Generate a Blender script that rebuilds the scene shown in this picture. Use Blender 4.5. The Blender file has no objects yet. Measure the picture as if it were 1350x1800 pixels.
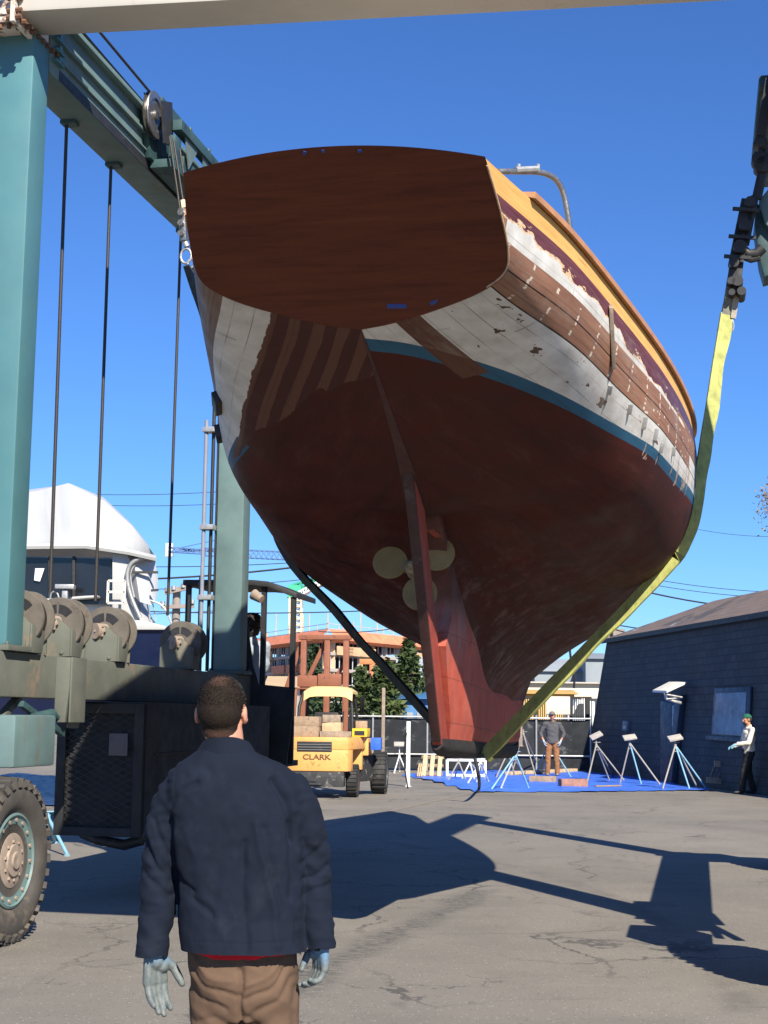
import bpy, bmesh, math, random
from mathutils import Vector, Matrix, noise
random.seed(7)
SC = bpy.context.scene
COL = SC.collection
R = math.radians
# ---------------------------------------------------------------- camera
FPX, CX, CY, CH = 2600.0, 675.0, 900.0, 1.67
TH = math.atan(362/2600.0)
RC = Matrix.Rotation(math.pi/2+TH, 4, 'X') @ Matrix.Rotation(0.012, 4, 'Z')
cam_data = bpy.data.cameras.new("camera")
cam = bpy.data.objects.new("camera", cam_data); COL.objects.link(cam)
cam.matrix_world = Matrix.Translation((0, 0, CH)) @ RC
cam_data.sensor_fit = 'VERTICAL'; cam_data.sensor_height = 36.0
cam_data.lens = FPX/1800*36.0
cam_data.clip_start = 0.1; cam_data.clip_end = 6000
SC.camera = cam
# ---------------------------------------------------------------- world, sun, exposure
SUN_AZ, SUN_EL = R(20.5), R(38.5)        # sun stands behind the camera, to the right
world = bpy.data.worlds.new("World"); SC.world = world; world.use_nodes = True
wn = world.node_tree
for n in list(wn.nodes): wn.nodes.remove(n)
wo = wn.nodes.new('ShaderNodeOutputWorld'); wb = wn.nodes.new('ShaderNodeBackground')
sky = wn.nodes.new('ShaderNodeTexSky'); sky.sky_type = 'NISHITA'
sky.sun_disc = False; sky.sun_elevation = SUN_EL; sky.sun_rotation = math.pi - SUN_AZ
sky.altitude = 0; sky.air_density = 1.0; sky.dust_density = 0.0; sky.ozone_density = 4.0
wb.inputs['Strength'].default_value = 0.057
tint = wn.nodes.new('ShaderNodeMix'); tint.data_type = 'RGBA'; tint.blend_type = 'MULTIPLY'; tint.inputs[0].default_value = 1.0
tint.inputs[7].default_value = (0.56, 0.90, 1.42, 1)
wn.links.new(sky.outputs[0], tint.inputs[6]); wn.links.new(tint.outputs[2], wb.inputs[0]); wn.links.new(wb.outputs[0], wo.inputs[0])
sd = bpy.data.lights.new("sun", 'SUN'); sun = bpy.data.objects.new("sun", sd); COL.objects.link(sun)
sd.energy = 4.6; sd.angle = R(0.5); sd.color = (1.0, 0.93, 0.80)
sdir = Vector((math.sin(SUN_AZ)*math.cos(SUN_EL), -math.cos(SUN_AZ)*math.cos(SUN_EL), math.sin(SUN_EL)))
sun.rotation_euler = sdir.to_track_quat('Z', 'Y').to_euler()
sun.location = (10, -20, 30)
SC.view_settings.view_transform = 'Standard'; SC.view_settings.look = 'None'
SC.view_settings.exposure = 0.98; SC.view_settings.gamma = 1.0
# ---------------------------------------------------------------- measuring helpers
R3 = RC.to_3x3(); CAM = Vector((0, 0, CH))
def ray(x, y): return R3 @ Vector(((x-CX)/FPX, -(y-CY)/FPX, -1.0))
def at(x, y, Y):
    d = ray(x, y); return CAM + d*(Y/d.y)
def gnd(x, y, z=0.0):
    d = ray(x, y); return CAM + d*((z-CH)/d.z)
# ---------------------------------------------------------------- object helpers
WM = {}
def link(o, parent=None, wm=None):
    COL.objects.link(o)
    if parent is not None: o.parent = parent
    WM[o.name] = wm if wm is not None else (WM[parent.name] if parent is not None else Matrix.Identity(4))
    return o
def tag(o, label=None, cat=None, group=None, kind=None):
    if label: o['label'] = label
    if cat: o['category'] = cat
    if group: o['group'] = group
    if kind: o['kind'] = kind
    return o
def empty(name, loc=(0, 0, 0), rz=0.0, label=None, cat=None, group=None, parent=None):
    o = bpy.data.objects.new(name, None); o.empty_display_size = 0.2
    m = Matrix.Translation(Vector(loc)) @ Matrix.Rotation(rz, 4, 'Z')
    o.matrix_basis = m
    link(o, parent, m)
    return tag(o, label, cat, group)
def copy_tree(o, parent=None):
    c = o.copy(); COL.objects.link(c); WM[c.name] = WM[o.name]
    if parent is not None: c.parent = parent
    for ch in list(o.children): copy_tree(ch, c)
    return c
class MB:
    """collects geometry, then links it as one mesh object"""
    def __init__(s): s.v = []; s.f = []; s.uv = None; s.M = Matrix.Identity(4)
    def add(s, vs, fs):
        n = len(s.v); s.v += [s.M @ Vector(p) for p in vs]; s.f += [tuple(i+n for i in f) for f in fs]
    def box(s, c, d, rot=None):
        x, y, z = d[0]/2, d[1]/2, d[2]/2
        vs = [Vector((sx*x, sy*y, sz*z)) for sx in (-1, 1) for sy in (-1, 1) for sz in (-1, 1)]
        if rot is not None: vs = [rot @ p for p in vs]
        c = Vector(c); s.add([p+c for p in vs], [(0,1,3,2),(4,6,7,5),(0,4,5,1),(2,3,7,6),(0,2,6,4),(1,5,7,3)]); return s
    def bb(s, x0, x1, y0, y1, z0, z1):
        return s.box(((x0+x1)/2, (y0+y1)/2, (z0+z1)/2), (abs(x1-x0), abs(y1-y0), abs(z1-z0)))
    def bar(s, p0, p1, w, h=None, up=(0, 0, 1)):
        p0, p1 = Vector(p0), Vector(p1); d = p1-p0; L = d.length
        if L < 1e-6: return s
        d.normalize(); up = Vector(up)
        if abs(d.dot(up)) > .99: up = Vector((1, 0, 0)) if abs(d.x) < .9 else Vector((0, 1, 0))
        x = d.cross(up).normalized(); y = x.cross(d)
        return s.box((p0+p1)/2, (w, L, h or w), Matrix((x, d, y)).transposed())
    def frame(s, d):
        d = Vector(d).normalized(); up = Vector((0, 0, 1)) if abs(d.z) < .95 else Vector((1, 0, 0))
        x = d.cross(up).normalized(); return x, x.cross(d)
    def cyl(s, p0, p1, r, r1=None, n=14, caps=True):
        p0, p1 = Vector(p0), Vector(p1); r1 = r if r1 is None else r1
        x, y = s.frame(p1-p0); vs = []
        for p, q in ((p0, r), (p1, r1)):
            for i in range(n):
                a = 2*math.pi*i/n; vs.append(p + x*(q*math.cos(a)) + y*(q*math.sin(a)))
        fs = [(i, (i+1) % n, n+(i+1) % n, n+i) for i in range(n)]
        if caps: fs += [tuple(range(n-1, -1, -1)), tuple(range(n, 2*n))]
        s.add(vs, fs); return s
    def tube(s, pts, r, n=8, caps=True, rs=None, flat=None):
        pts = [Vector(p) for p in pts]; m = len(pts); vs = []
        x = None
        for k, p in enumerate(pts):
            t = (pts[min(k+1, m-1)]-pts[max(k-1, 0)])
            if t.length < 1e-9: t = Vector((0, 0, 1))
            t.normalize()
            if x is None: x, y = s.frame(t)
            else:
                x = (x - t*x.dot(t)).normalized(); 
            y = t.cross(x)
            q = rs[k] if rs else r
            for i in range(n):
                a = 2*math.pi*i/n; vs.append(p + x*(q*math.cos(a)) + y*(q*math.sin(a)*(flat or 1)))
        fs = [(k*n+i, k*n+(i+1) % n, (k+1)*n+(i+1) % n, (k+1)*n+i) for k in range(m-1) for i in range(n)]
        if caps: fs += [tuple(range(n-1, -1, -1)), tuple((m-1)*n+i for i in range(n))]
        s.add(vs, fs); return s
    def lathe(s, c, axis, prof, n=28, close=False):
        """prof: (offset along the axis, radius)"""
        c = Vector(c); d = Vector(axis).normalized(); x, y = s.frame(d); vs = []
        for (o, r) in prof:
            for i in range(n):
                a = 2*math.pi*i/n; vs.append(c + d*o + x*(r*math.cos(a)) + y*(r*math.sin(a)))
        m = len(prof)
        fs = [(k*n+i, k*n+(i+1) % n, (k+1)*n+(i+1) % n, (k+1)*n+i) for k in range(m-1) for i in range(n)]
        if close: fs += [((m-1)*n+i, (m-1)*n+(i+1) % n, (i+1) % n, i) for i in range(n)]
        else: fs += [tuple(range(n-1, -1, -1)), tuple((m-1)*n+i for i in range(n))]
        s.add(vs, fs); return s
    def prism(s, poly, d):
        """poly: 3-D points of a flat polygon, d: extrusion vector"""
        d = Vector(d); n = len(poly); poly = [Vector(p) for p in poly]
        vs = poly + [p+d for p in poly]
        s.add(vs, [tuple(range(n-1, -1, -1)), tuple(range(n, 2*n))] + [(i, (i+1) % n, n+(i+1) % n, n+i) for i in range(n)]); return s
    def quad(s, *p): s.add(p, [tuple(range(len(p)))]); return s
    def loft(s, rings, caps=True, closed=True):
        n = len(rings[0]); vs = [p for r in rings for p in r]
        fs = []
        for k in range(len(rings)-1):
            for i in range(n if closed else n-1):
                fs.append((k*n+i, k*n+(i+1) % n, (k+1)*n+(i+1) % n, (k+1)*n+i))
        if caps: fs += [tuple(range(n-1, -1, -1)), tuple((len(rings)-1)*n+i for i in range(n))]
        s.add(vs, fs); return s
    def build_each(s, name, mat, parent=None, **kw):
        """one object for every loose piece"""
        par = list(range(len(s.v)))
        def find(i):
            while par[i] != i: par[i] = par[par[i]]; i = par[i]
            return i
        for f in s.f:
            a = find(f[0])
            for q in f[1:]: par[find(q)] = a
        groups = {}
        for f in s.f: groups.setdefault(find(f[0]), []).append(f)
        out = []
        for k, fs in groups.items():
            ids = sorted({i for f in fs for i in f}); mp = {i: j for j, i in enumerate(ids)}
            m = MB(); m.v = [s.v[i] for i in ids]; m.f = [tuple(mp[i] for i in f) for f in fs]; out.append(m.build(name, mat, parent, **kw))
        return out
    def build(s, name, mat, parent=None, smooth=None, bevel=0, label=None, cat=None, group=None, kind=None, world=True, uvs=None, origin=False, keep=False):
        """vertices are in world space unless world=False (then in the parent's space)"""
        me = bpy.data.meshes.new(name)
        if world and parent is not None:
            inv = WM[parent.name].inverted(); vs = [inv @ p for p in s.v]
        else: vs = s.v
        loc = None
        if origin and parent is None:
            lo = [min(p[i] for p in vs) for i in range(3)]; hi = [max(p[i] for p in vs) for i in range(3)]
            loc = Vector(((lo[0]+hi[0])/2, (lo[1]+hi[1])/2, lo[2])); vs = [p-loc for p in vs]
        me.from_pydata([tuple(p) for p in vs], [], s.f)
        if not keep:
            bm = bmesh.new(); bm.from_mesh(me); bmesh.ops.recalc_face_normals(bm, faces=bm.faces)
            if bevel:
                es = [e for e in bm.edges if len(e.link_faces) == 2 and e.calc_face_angle(0) > R(28) and e.calc_length() > bevel*2.2]
                bmesh.ops.bevel(bm, geom=es, offset=bevel, segments=2, affect='EDGES', profile=.6, clamp_overlap=True)
            bm.to_mesh(me); bm.free()
        if smooth is not None:
            for p in me.polygons: p.use_smooth = True
            me.set_sharp_from_angle(angle=R(smooth))
        if mat is not None: me.materials.append(mat)
        if uvs:
            lay = me.uv_layers.new(name="UVMap")
            for l in me.loops: lay.data[l.index].uv = uvs[l.vertex_index]
        o = bpy.data.objects.new(name, me)
        link(o, parent, Matrix.Translation(loc) if loc is not None else None)
        if loc is not None: o.location = loc
        return tag(o, label, cat, group, kind)
# ---------------------------------------------------------------- materials
def nodes(name):
    m = bpy.data.materials.new(name); m.use_nodes = True; t = m.node_tree
    for n in list(t.nodes): t.nodes.remove(n)
    out = t.nodes.new('ShaderNodeOutputMaterial'); b = t.nodes.new('ShaderNodeBsdfPrincipled')
    t.links.new(b.outputs[0], out.inputs[0]); return m, t, b
class NT:
    """tiny node-tree writer"""
    def __init__(s, t): s.t = t
    def n(s, ty, **kw):
        x = s.t.nodes.new(ty)
        for k, v in kw.items(): setattr(x, k, v)
        return x
    def l(s, a, b): s.t.links.new(a, b)
    def val(s, v):
        x = s.n('ShaderNodeValue'); x.outputs[0].default_value = v; return x.outputs[0]
    def math(s, op, a, b=None, c=None, clamp=False):
        x = s.n('ShaderNodeMath', operation=op, use_clamp=clamp)
        for i, q in enumerate((a, b, c)):
            if q is None: continue
            if isinstance(q, (int, float)): x.inputs[i].default_value = q
            else: s.l(q, x.inputs[i])
        return x.outputs[0]
    def mapr(s, v, a, b, c=0.0, d=1.0):
        x = s.n('ShaderNodeMapRange'); s.l(v, x.inputs[0])
        for i, q in enumerate((a, b, c, d)): x.inputs[i+1].default_value = q
        return x.outputs[0]
    def mix(s, f, a, b, mode='MIX'):
        x = s.n('ShaderNodeMix', data_type='RGBA', blend_type=mode)
        if isinstance(f, (int, float)): x.inputs[0].default_value = f
        else: s.l(f, x.inputs[0])
        for i, q in ((6, a), (7, b)):
            if isinstance(q, tuple): x.inputs[i].default_value = (q+(1,))[:4]
            else: s.l(q, x.inputs[i])
        return x.outputs[2]
    def noise(s, vec, scale, detail=4, rough=.55, dist=0.0, out=0):
        x = s.n('ShaderNodeTexNoise'); s.l(vec, x.inputs['Vector'])
        x.inputs['Scale'].default_value = scale; x.inputs['Detail'].default_value = detail
        x.inputs['Roughness'].default_value = rough; x.inputs['Distortion'].default_value = dist
        return x.outputs[out]
    def vor(s, vec, scale, feature='F1', out=0, rnd=1.0):
        x = s.n('ShaderNodeTexVoronoi', feature=feature); s.l(vec, x.inputs['Vector']); x.inputs['Scale'].default_value = scale
        x.inputs['Randomness'].default_value = rnd
        return x.outputs[out]
    def coord(s, k='Object'): return s.n('ShaderNodeTexCoord').outputs[k]
    def mapping(s, vec, sc=(1, 1, 1), rot=(0, 0, 0), loc=(0, 0, 0)):
        x = s.n('ShaderNodeMapping'); s.l(vec, x.inputs[0]); x.inputs['Scale'].default_value = sc
        x.inputs['Rotation'].default_value = rot; x.inputs['Location'].default_value = loc; return x.outputs[0]
    def bump(s, h, strength, dist=.02, b=None):
        x = s.n('ShaderNodeBump'); s.l(h, x.inputs['Height']); x.inputs['Strength'].default_value = strength
        x.inputs['Distance'].default_value = dist
        if b is not None: s.l(x.outputs[0], b.inputs['Normal'])
        return x.outputs[0]
def mat(name, col, rough=.6, metal=0.0, var=.25, scale=5.0, bump=.15, bscale=45.0, dirt=None, damt=.5, dscale=3.0, streak=False, spec=None, stretch=None, dist=.01):
    """painted / worn surface: mottled base colour, optional dirt or rust in patches (streak: running down)"""
    m, t, b = nodes(name); k = NT(t); P = k.coord()
    if stretch: P = k.mapping(P, stretch)
    n1 = k.noise(P, scale, 5, .6)
    dark = tuple(c*(1-var) for c in col); lite = tuple(min(1, c*(1+var)) for c in col)
    c = k.mix(k.mapr(n1, .3, .7), dark, lite)
    if dirt:
        Q = k.mapping(P, (1, 1, .12)) if streak else P
        n2 = k.noise(Q, dscale, 6, .65, .3)
        n3 = k.noise(P, dscale*7, 4, .6)
        f = k.mapr(k.math('ADD', n2, k.math('MULTIPLY', n3, .25)), .62+.18*(1-damt), .74+.18*(1-damt))
        c = k.mix(f, c, dirt)
    k.l(c, b.inputs['Base Color'])
    b.inputs['Metallic'].default_value = metal
    r = k.mapr(k.noise(P, scale*2.3, 4), .3, .7, max(.05, rough-.12), min(1, rough+.12)); k.l(r, b.inputs['Roughness'])
    if spec is not None: b.inputs['Specular IOR Level'].default_value = spec
    if bump: k.bump(k.noise(P, bscale, 4, .6), bump, dist, b)
    return m
# ---------------------------------------------------------------- shared materials
M = {}
M['teal'] = mat('teal_paint', (.070,.180,.200), .5, 0, .10, 1.2, .05, 30, dirt=(.13,.13,.11), damt=.35, dscale=1.6, streak=True)
M['teal_pale'] = mat('faded_teal_paint', (.115,.18,.175), .6, 0, .14, 2.5, .08, 30, dirt=(.15,.12,.09), damt=.5, dscale=2.2, streak=True)
M['teal_dusty'] = mat('dusty_teal_paint', (.115,.122,.10), .75, 0, .16, 3, .1, 40, dirt=(.19,.145,.10), damt=.7, dscale=2.5)
M['teal_dark'] = mat('dark_teal_paint', (.03,.07,.075), .6, 0, .3, 4, .1, 40, dirt=(.02,.02,.02), damt=.5)
M['white_steel'] = mat('white_steel_paint', (.50,.465,.405), .5, 0, .05, 2, .04, 30, dirt=(.45,.30,.17), damt=.18, dscale=2.0, streak=True)
M['rusty_white'] = mat('rusty_white_paint', (.62,.56,.48), .7, 0, .15, 6, .2, 60, dirt=(.16,.07,.035), damt=.85, dscale=7)
M['rust'] = mat('rust', (.15,.07,.04), .85, 0, .35, 14, .25, 70)
M['black_iron'] = mat('black_iron', (.018,.018,.02), .6, 0, .3, 8, .1, 60, dirt=(.06,.045,.035), damt=.4)
M['soot_panel'] = mat('dark_panel_paint', (.017,.018,.019), .7, 0, .25, 3, .08, 40, dirt=(.035,.03,.026), damt=.5)
M['wire'] = mat('steel_wire', (.045,.038,.034), .5, .3, .2, 60, .2, 300)
M['galv'] = mat('galvanised_steel', (.42,.42,.41), .45, .6, .15, 20, .05, 80, dirt=(.2,.12,.07), damt=.3)
M['steel'] = mat('bare_steel', (.33,.31,.29), .35, .85, .2, 20, .05, 90, dirt=(.12,.06,.03), damt=.3)
M['rubber'] = mat('dusty_rubber', (.062,.055,.048), .85, 0, .3, 5, .2, 50, dirt=(.13,.105,.08), damt=.75, dscale=3)
M['rubber_dark'] = mat('black_rubber', (.022,.022,.022), .75, 0, .3, 8, .1, 60, dirt=(.07,.06,.05), damt=.4)
M['drum'] = mat('dusty_brown_drum', (.115,.10,.083), .8, 0, .25, 6, .15, 50, dirt=(.07,.05,.04), damt=.6)
M['hub_dust'] = mat('dusty_hub_metal', (.27,.21,.165), .8, 0, .2, 10, .25, 70)
M['plastic_white'] = mat('white_plastic', (.75,.76,.75), .4, 0, .04, 4, 0)
# asphalt
def make_asphalt():
    m, t, b = nodes('asphalt'); k = NT(t); P = k.coord()
    fine = k.noise(P, 90, 3, .7); mid = k.noise(P, 6, 6, .65); big = k.noise(P, .35, 4, .6, .4)
    c = k.mix(k.mapr(fine, .25, .75), (.138,.121,.098), (.272,.243,.200))
    c = k.mix(k.mapr(mid, .35, .7, 0, .45), c, (.22,.195,.16))
    c = k.mix(k.mapr(big, .35, .65, 0, .5), c, (.115,.105,.09))
    spk = k.vor(P, 55, 'F1', 1); sv = k.n('ShaderNodeSeparateColor'); k.l(spk, sv.inputs[0])
    dd = k.vor(P, 55)
    chip = k.math('MULTIPLY', k.math('GREATER_THAN', sv.outputs[0], .93), k.math('LESS_THAN', dd, .33))
    c = k.mix(k.math('MULTIPLY', chip, .75), c, (.42,.39,.34))
    dk = k.math('MULTIPLY', k.math('LESS_THAN', sv.outputs[1], .10), k.math('LESS_THAN', dd, .38))
    c = k.mix(k.math('MULTIPLY', dk, .6), c, (.04,.038,.036))
    # worn dark track running away to the right and scattered cracks
    W = k.n('ShaderNodeVectorMath', operation='ADD'); k.l(P, W.inputs[0])
    nz = k.n('ShaderNodeVectorMath', operation='SCALE'); k.l(k.noise(P, 1.3, 5, .6, 0, 1), nz.inputs[0]); nz.inputs[3].default_value = .9; k.l(nz.outputs[0], W.inputs[1])
    cr = k.vor(W.outputs[0], .55, 'DISTANCE_TO_EDGE'); msk = k.mapr(k.noise(P, .5, 3), .44, .6)
    crack = k.math('MULTIPLY', k.math('LESS_THAN', cr, .010), msk)
    cr2 = k.vor(W.outputs[0], 1.7, 'DISTANCE_TO_EDGE'); msk2 = k.mapr(k.noise(P, .8, 3), .56, .62)
    crack2 = k.math('MULTIPLY', k.math('LESS_THAN', cr2, .009), msk2)
    allc = k.math('MAXIMUM', crack, crack2)
    c = k.mix(k.math('MULTIPLY', allc, .7), c, (.035,.033,.03))
    wear = k.mapr(k.noise(k.mapping(P, (.8, .8, 1), loc=(5, 9, 0)), 1.0, 8, .72), .48, .66, 0, .28); c = k.mix(wear, c, (.088,.079,.068))
    ring = k.n('ShaderNodeVectorMath', operation='DISTANCE'); k.l(P, ring.inputs[0]); ring.inputs[1].default_value = (-14.5, 12.0, 0); rd = k.math('ABSOLUTE', k.math('SUBTRACT', ring.outputs['Value'], 16.9))
    tyre = k.math('MULTIPLY', k.mapr(rd, .16, .05), k.mapr(k.noise(P, 1.1, 5, .7), .42, .62)); c = k.mix(k.math('MULTIPLY', tyre, .35), c, (.05,.047,.043))
    # broken band of dark stain: a worn seam
    sp = k.n('ShaderNodeSeparateXYZ'); k.l(P, sp.inputs[0])
    xl = k.math('SUBTRACT', sp.outputs[0], k.math('MULTIPLY_ADD', sp.outputs[1], .30, -3.45))
    wob = k.math('MULTIPLY_ADD', k.noise(P, .9, 4), .5, -.25)
    band = k.mapr(k.math('ABSOLUTE', k.math('ADD', xl, wob)), .24, .06)
    tex = k.mapr(k.noise(k.mapping(P, (9, 26, 1)), 1.0, 5, .75), .44, .56)
    yok = k.math('MULTIPLY', k.math('LESS_THAN', sp.outputs[1], 15), k.math('GREATER_THAN', sp.outputs[1], 5))
    c = k.mix(k.math('MULTIPLY', k.math('MULTIPLY', band, tex), k.math('MULTIPLY', yok, .75)), c, (.045,.043,.042))
    # pale scuffs far away and rusty tint
    sc_ = k.mapr(k.noise(k.mapping(P, (.35, 1.6, 1)), 1.0, 6, .7), .62, .7)
    c = k.mix(k.math('MULTIPLY', sc_, .25), c, (.26,.24,.21))
    oi = k.mapr(k.noise(P, .9, 5, .6, .8), .66, .74)
    c = k.mix(k.math('MULTIPLY', oi, .5), c, (.05,.047,.043))
    k.l(c, b.inputs['Base Color']); b.inputs['Roughness'].default_value = .88
    h = k.math('ADD', k.math('MULTIPLY', fine, .6), k.math('MULTIPLY', k.noise(P, 30, 5, .7), .7))
    h = k.math('SUBTRACT', h, k.math('MULTIPLY', allc, 1.5))
    k.bump(h, .55, .008, b)
    return m
M['asphalt'] = make_asphalt()
g = MB(); n = 60
g.add([(-2500, -200, 0), (2500, -200, 0), (2500, 4500, 0), (-2500, 4500, 0)], [(0, 1, 2, 3)])
g.build('ground', M['asphalt'], kind='structure')
# faint painted line across the yard
l = MB(); l.add([gnd(560,1452,.004), gnd(720,1416,.004), gnd(840,1390,.004), gnd(845,1391,.004), gnd(722,1419,.004), gnd(560,1456,.004)], [(0,1,2,3,4,5)])
l.build('painted_line', mat('worn_line_paint', (.2,.17,.13), .9, 0, .3, 30, 0), kind='structure', keep=True)
# ================================================================ BOAT HOIST
HD = R(12.0)
HU = Vector((math.sin(HD), math.cos(HD), 0)); HV = Vector((math.cos(HD), -math.sin(HD), 0))
HP = at(34, 640, 11.75); HP.z = 0
MH = Matrix(((HV.x, HU.x, 0, HP.x), (HV.y, HU.y, 0, HP.y), (0, 0, 1, 0), (0, 0, 0, 1)))   # local x = across (b), y = along (a)
def hz(b, a, z): return MH @ Vector((b, a, z))
def hsolve(x, y, b):
    d = ray(x, y); t = (b + (HP-CAM).dot(HV))/d.dot(HV); Q = CAM + d*t; return (Q-HP).dot(HU), Q.z
def asolve(x, y, a):
    d = ray(x, y); t = (a + (HP-CAM).dot(HU))/d.dot(HU); Q = CAM + d*t; return (Q-HP).dot(HV), Q.z
hoist = empty('boat_hoist', HP, 0, 'huge teal travelling boat hoist with white cross beam carrying the wooden yacht', 'boat hoist')
def HMB(): m = MB(); m.M = MH; return m
for b0 in (-.34, 6.33):
    for a0, a1, zt in ((0, .3, 7.375), (6.15, 6.43, 7.12)):
        m = HMB(); m.bb(b0, b0+.34, a0, a1, 2.21, zt); m.build('leg', M['teal'] if a0 == 0 else M['teal_pale'], hoist, 40, .022)
        m = HMB(); m.bb(b0-.05, b0+.39, a0-.06, a1+.06, 2.165, 2.21)
        for bx in (b0-.02, b0+.36):
            for ax in (a0-.03, a1+.03): m.cyl((bx, ax, 2.21), (bx, ax, 2.235), .014, n=6)
        m.build('base_plate', M['teal_dusty'], hoist, 30, .004)
    # side beams with their running rails
    s = 1 if b0 < 0 else -1; bi = 0.0 if b0 < 0 else 6.33
    m = HMB(); m.bb(b0, b0+.34, .31, 7.3, 7.125, 7.66); m.build('side_beam', M['teal_pale'], hoist, 30, .012)
    m = HMB()
    m.bb(min(bi, bi+s*.07), max(bi, bi+s*.07), .5, 7.3, 7.645, 7.69); m.bb(min(bi, bi+s*.045), max(bi, bi+s*.045), .5, 7.3, 7.44, 7.47)
    m.bb(min(bi, bi+s*.03), max(bi, bi+s*.03), .5, 7.3, 7.285, 7.305)
    m.bb(b0+.02, b0+.30, .5, 7.3, 7.663, 7.80)
    m.build('running_rail', M['teal_pale'], hoist, 30, .004)
    m = HMB(); m.bb(min(bi, bi+s*.004), max(bi, bi+s*.004), .5, 7.25, 7.13, 7.225); m.build('grease_band', M['black_iron'], hoist)
    m = HMB(); m.bb(b0, b0+.34, -.25, 6.75, 1.80, 2.16); m.build('sill_beam', M['teal_dusty'], hoist, 30, .015)
# bolts and vents at the near end of the left beam
m = HMB()
for i in range(3):
    m.cyl((.0, .42, 7.28+.1*i), (.05, .42, 7.28+.1*i), .03, n=6); m.bb(-.02, .05, .33, .5, 7.24+.1*i, 7.255+.1*i)
m.build_each('bolt', M['teal'], hoist)
# cross beam
m = HMB(); m.bb(-.02, 6.75, -.29, .17, 7.38, 8.1); m.v = [p+HU*(.075*max(0, (p-HP).dot(HV))) for p in m.v]; m.build('cross_beam', M['white_steel'], hoist, 30, .03)
m = HMB(); m.bb(-3.2, -.06, -.27, .15, 7.38, 8.06); m.build('beam_end', M['rusty_white'], hoist, 30, .02)
m = HMB(); m.bb(-.062, -.022, -.34, .45, 7.28, 8.2)
m.build('joint_flange', M['rusty_white'], hoist, 30, .004)
m = HMB()
for i in range(9):
    m.cyl((-.10, -.315+.09*i, 7.32), (.03, -.315+.09*i, 7.32), .022, n=6)
for i in range(6):
    m.cyl((-.10, -.315, 7.38+.11*i), (.03, -.315, 7.38+.11*i), .022, n=6)
m.build_each('bolt', M['rust'], hoist)
m = HMB(); m.bb(-.55, -.10, -.25, .12, 7.323, 7.38); m.build('mounting_plate', M['rusty_white'], hoist, 30, .004)
m = HMB()
for i in range(6): m.cyl((-.50+.075*i, -.22, 7.28), (-.50+.075*i, -.22, 7.325), .02, n=8)
m.build_each('bolt', M['rust'], hoist)
# yoke housings above the wheels, gusset plates, struts
for b0, sg in ((-.34, 1), (6.33, -1)):
    by = .24 if sg > 0 else 6.14
    m = HMB(); m.bb(by-.26, by+.16, -.60, .12, 1.27, 1.66); m.build('wheel_yoke', M['teal_pale'], hoist, 30, .025)
    m = HMB(); m.bb(b0-.04, b0+.38, 6.4, 7.2, 1.27, 1.66); m.build('wheel_yoke', M['teal_dusty'], hoist, 30, .025)
    m = HMB()
    bi = b0+.34 if sg > 0 else b0
    for aa in (.95,):
        m.prism([(bi, aa, 2.15), (bi+sg*.13, aa, 2.15), (bi+sg*.13, aa, 1.9), (bi+sg*.10, aa, 1.6), (bi, aa, 1.6)], (0, .05, 0))
        m.prism([(bi, aa+.26, 2.15), (bi+sg*.13, aa+.26, 2.15), (bi+sg*.13, aa+.26, 1.9), (bi+sg*.10, aa+.26, 1.55), (bi, aa+.26, 1.55)], (0, .05, 0))
        m.bb(min(bi+sg*.13, bi+sg*.15), max(bi+sg*.13, bi+sg*.15), aa, aa+.31, 1.6, 2.152)
    m.build_each('gusset_plate', M['teal_dusty'], hoist, smooth=30, bevel=.008)
    m = HMB()
    m.bar((b0+.1, -.05, 1.72), (b0+.1, .7, 1.42), .07, .05); m.bar((b0+.27, -.3, 1.42), (b0+.2, .55, 1.80), .07, .05)
    m.cyl((b0+.17, -.3, 1.5), (b0+.17, .55, 1.62), .035, n=10); m.cyl((b0+.17, .5, 1.5), (b0+.17, 1.1, 1.62), .05, n=10)
    m.build('steering_strut', M['teal_dusty'], hoist, 40, .006)
m = HMB(); m.bar((-.02, .35, 1.75), (.02, 1.1, 1.50), .05, .05); m.cyl((.0, .5, 1.62), (.03, .85, 1.66), .055, n=12); m.cyl((.02, .85, 1.655), (.03, 1.0, 1.64), .03, n=10)
m.build('hydraulic_ram', M['teal_dark'], hoist, 40, .004)
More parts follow.
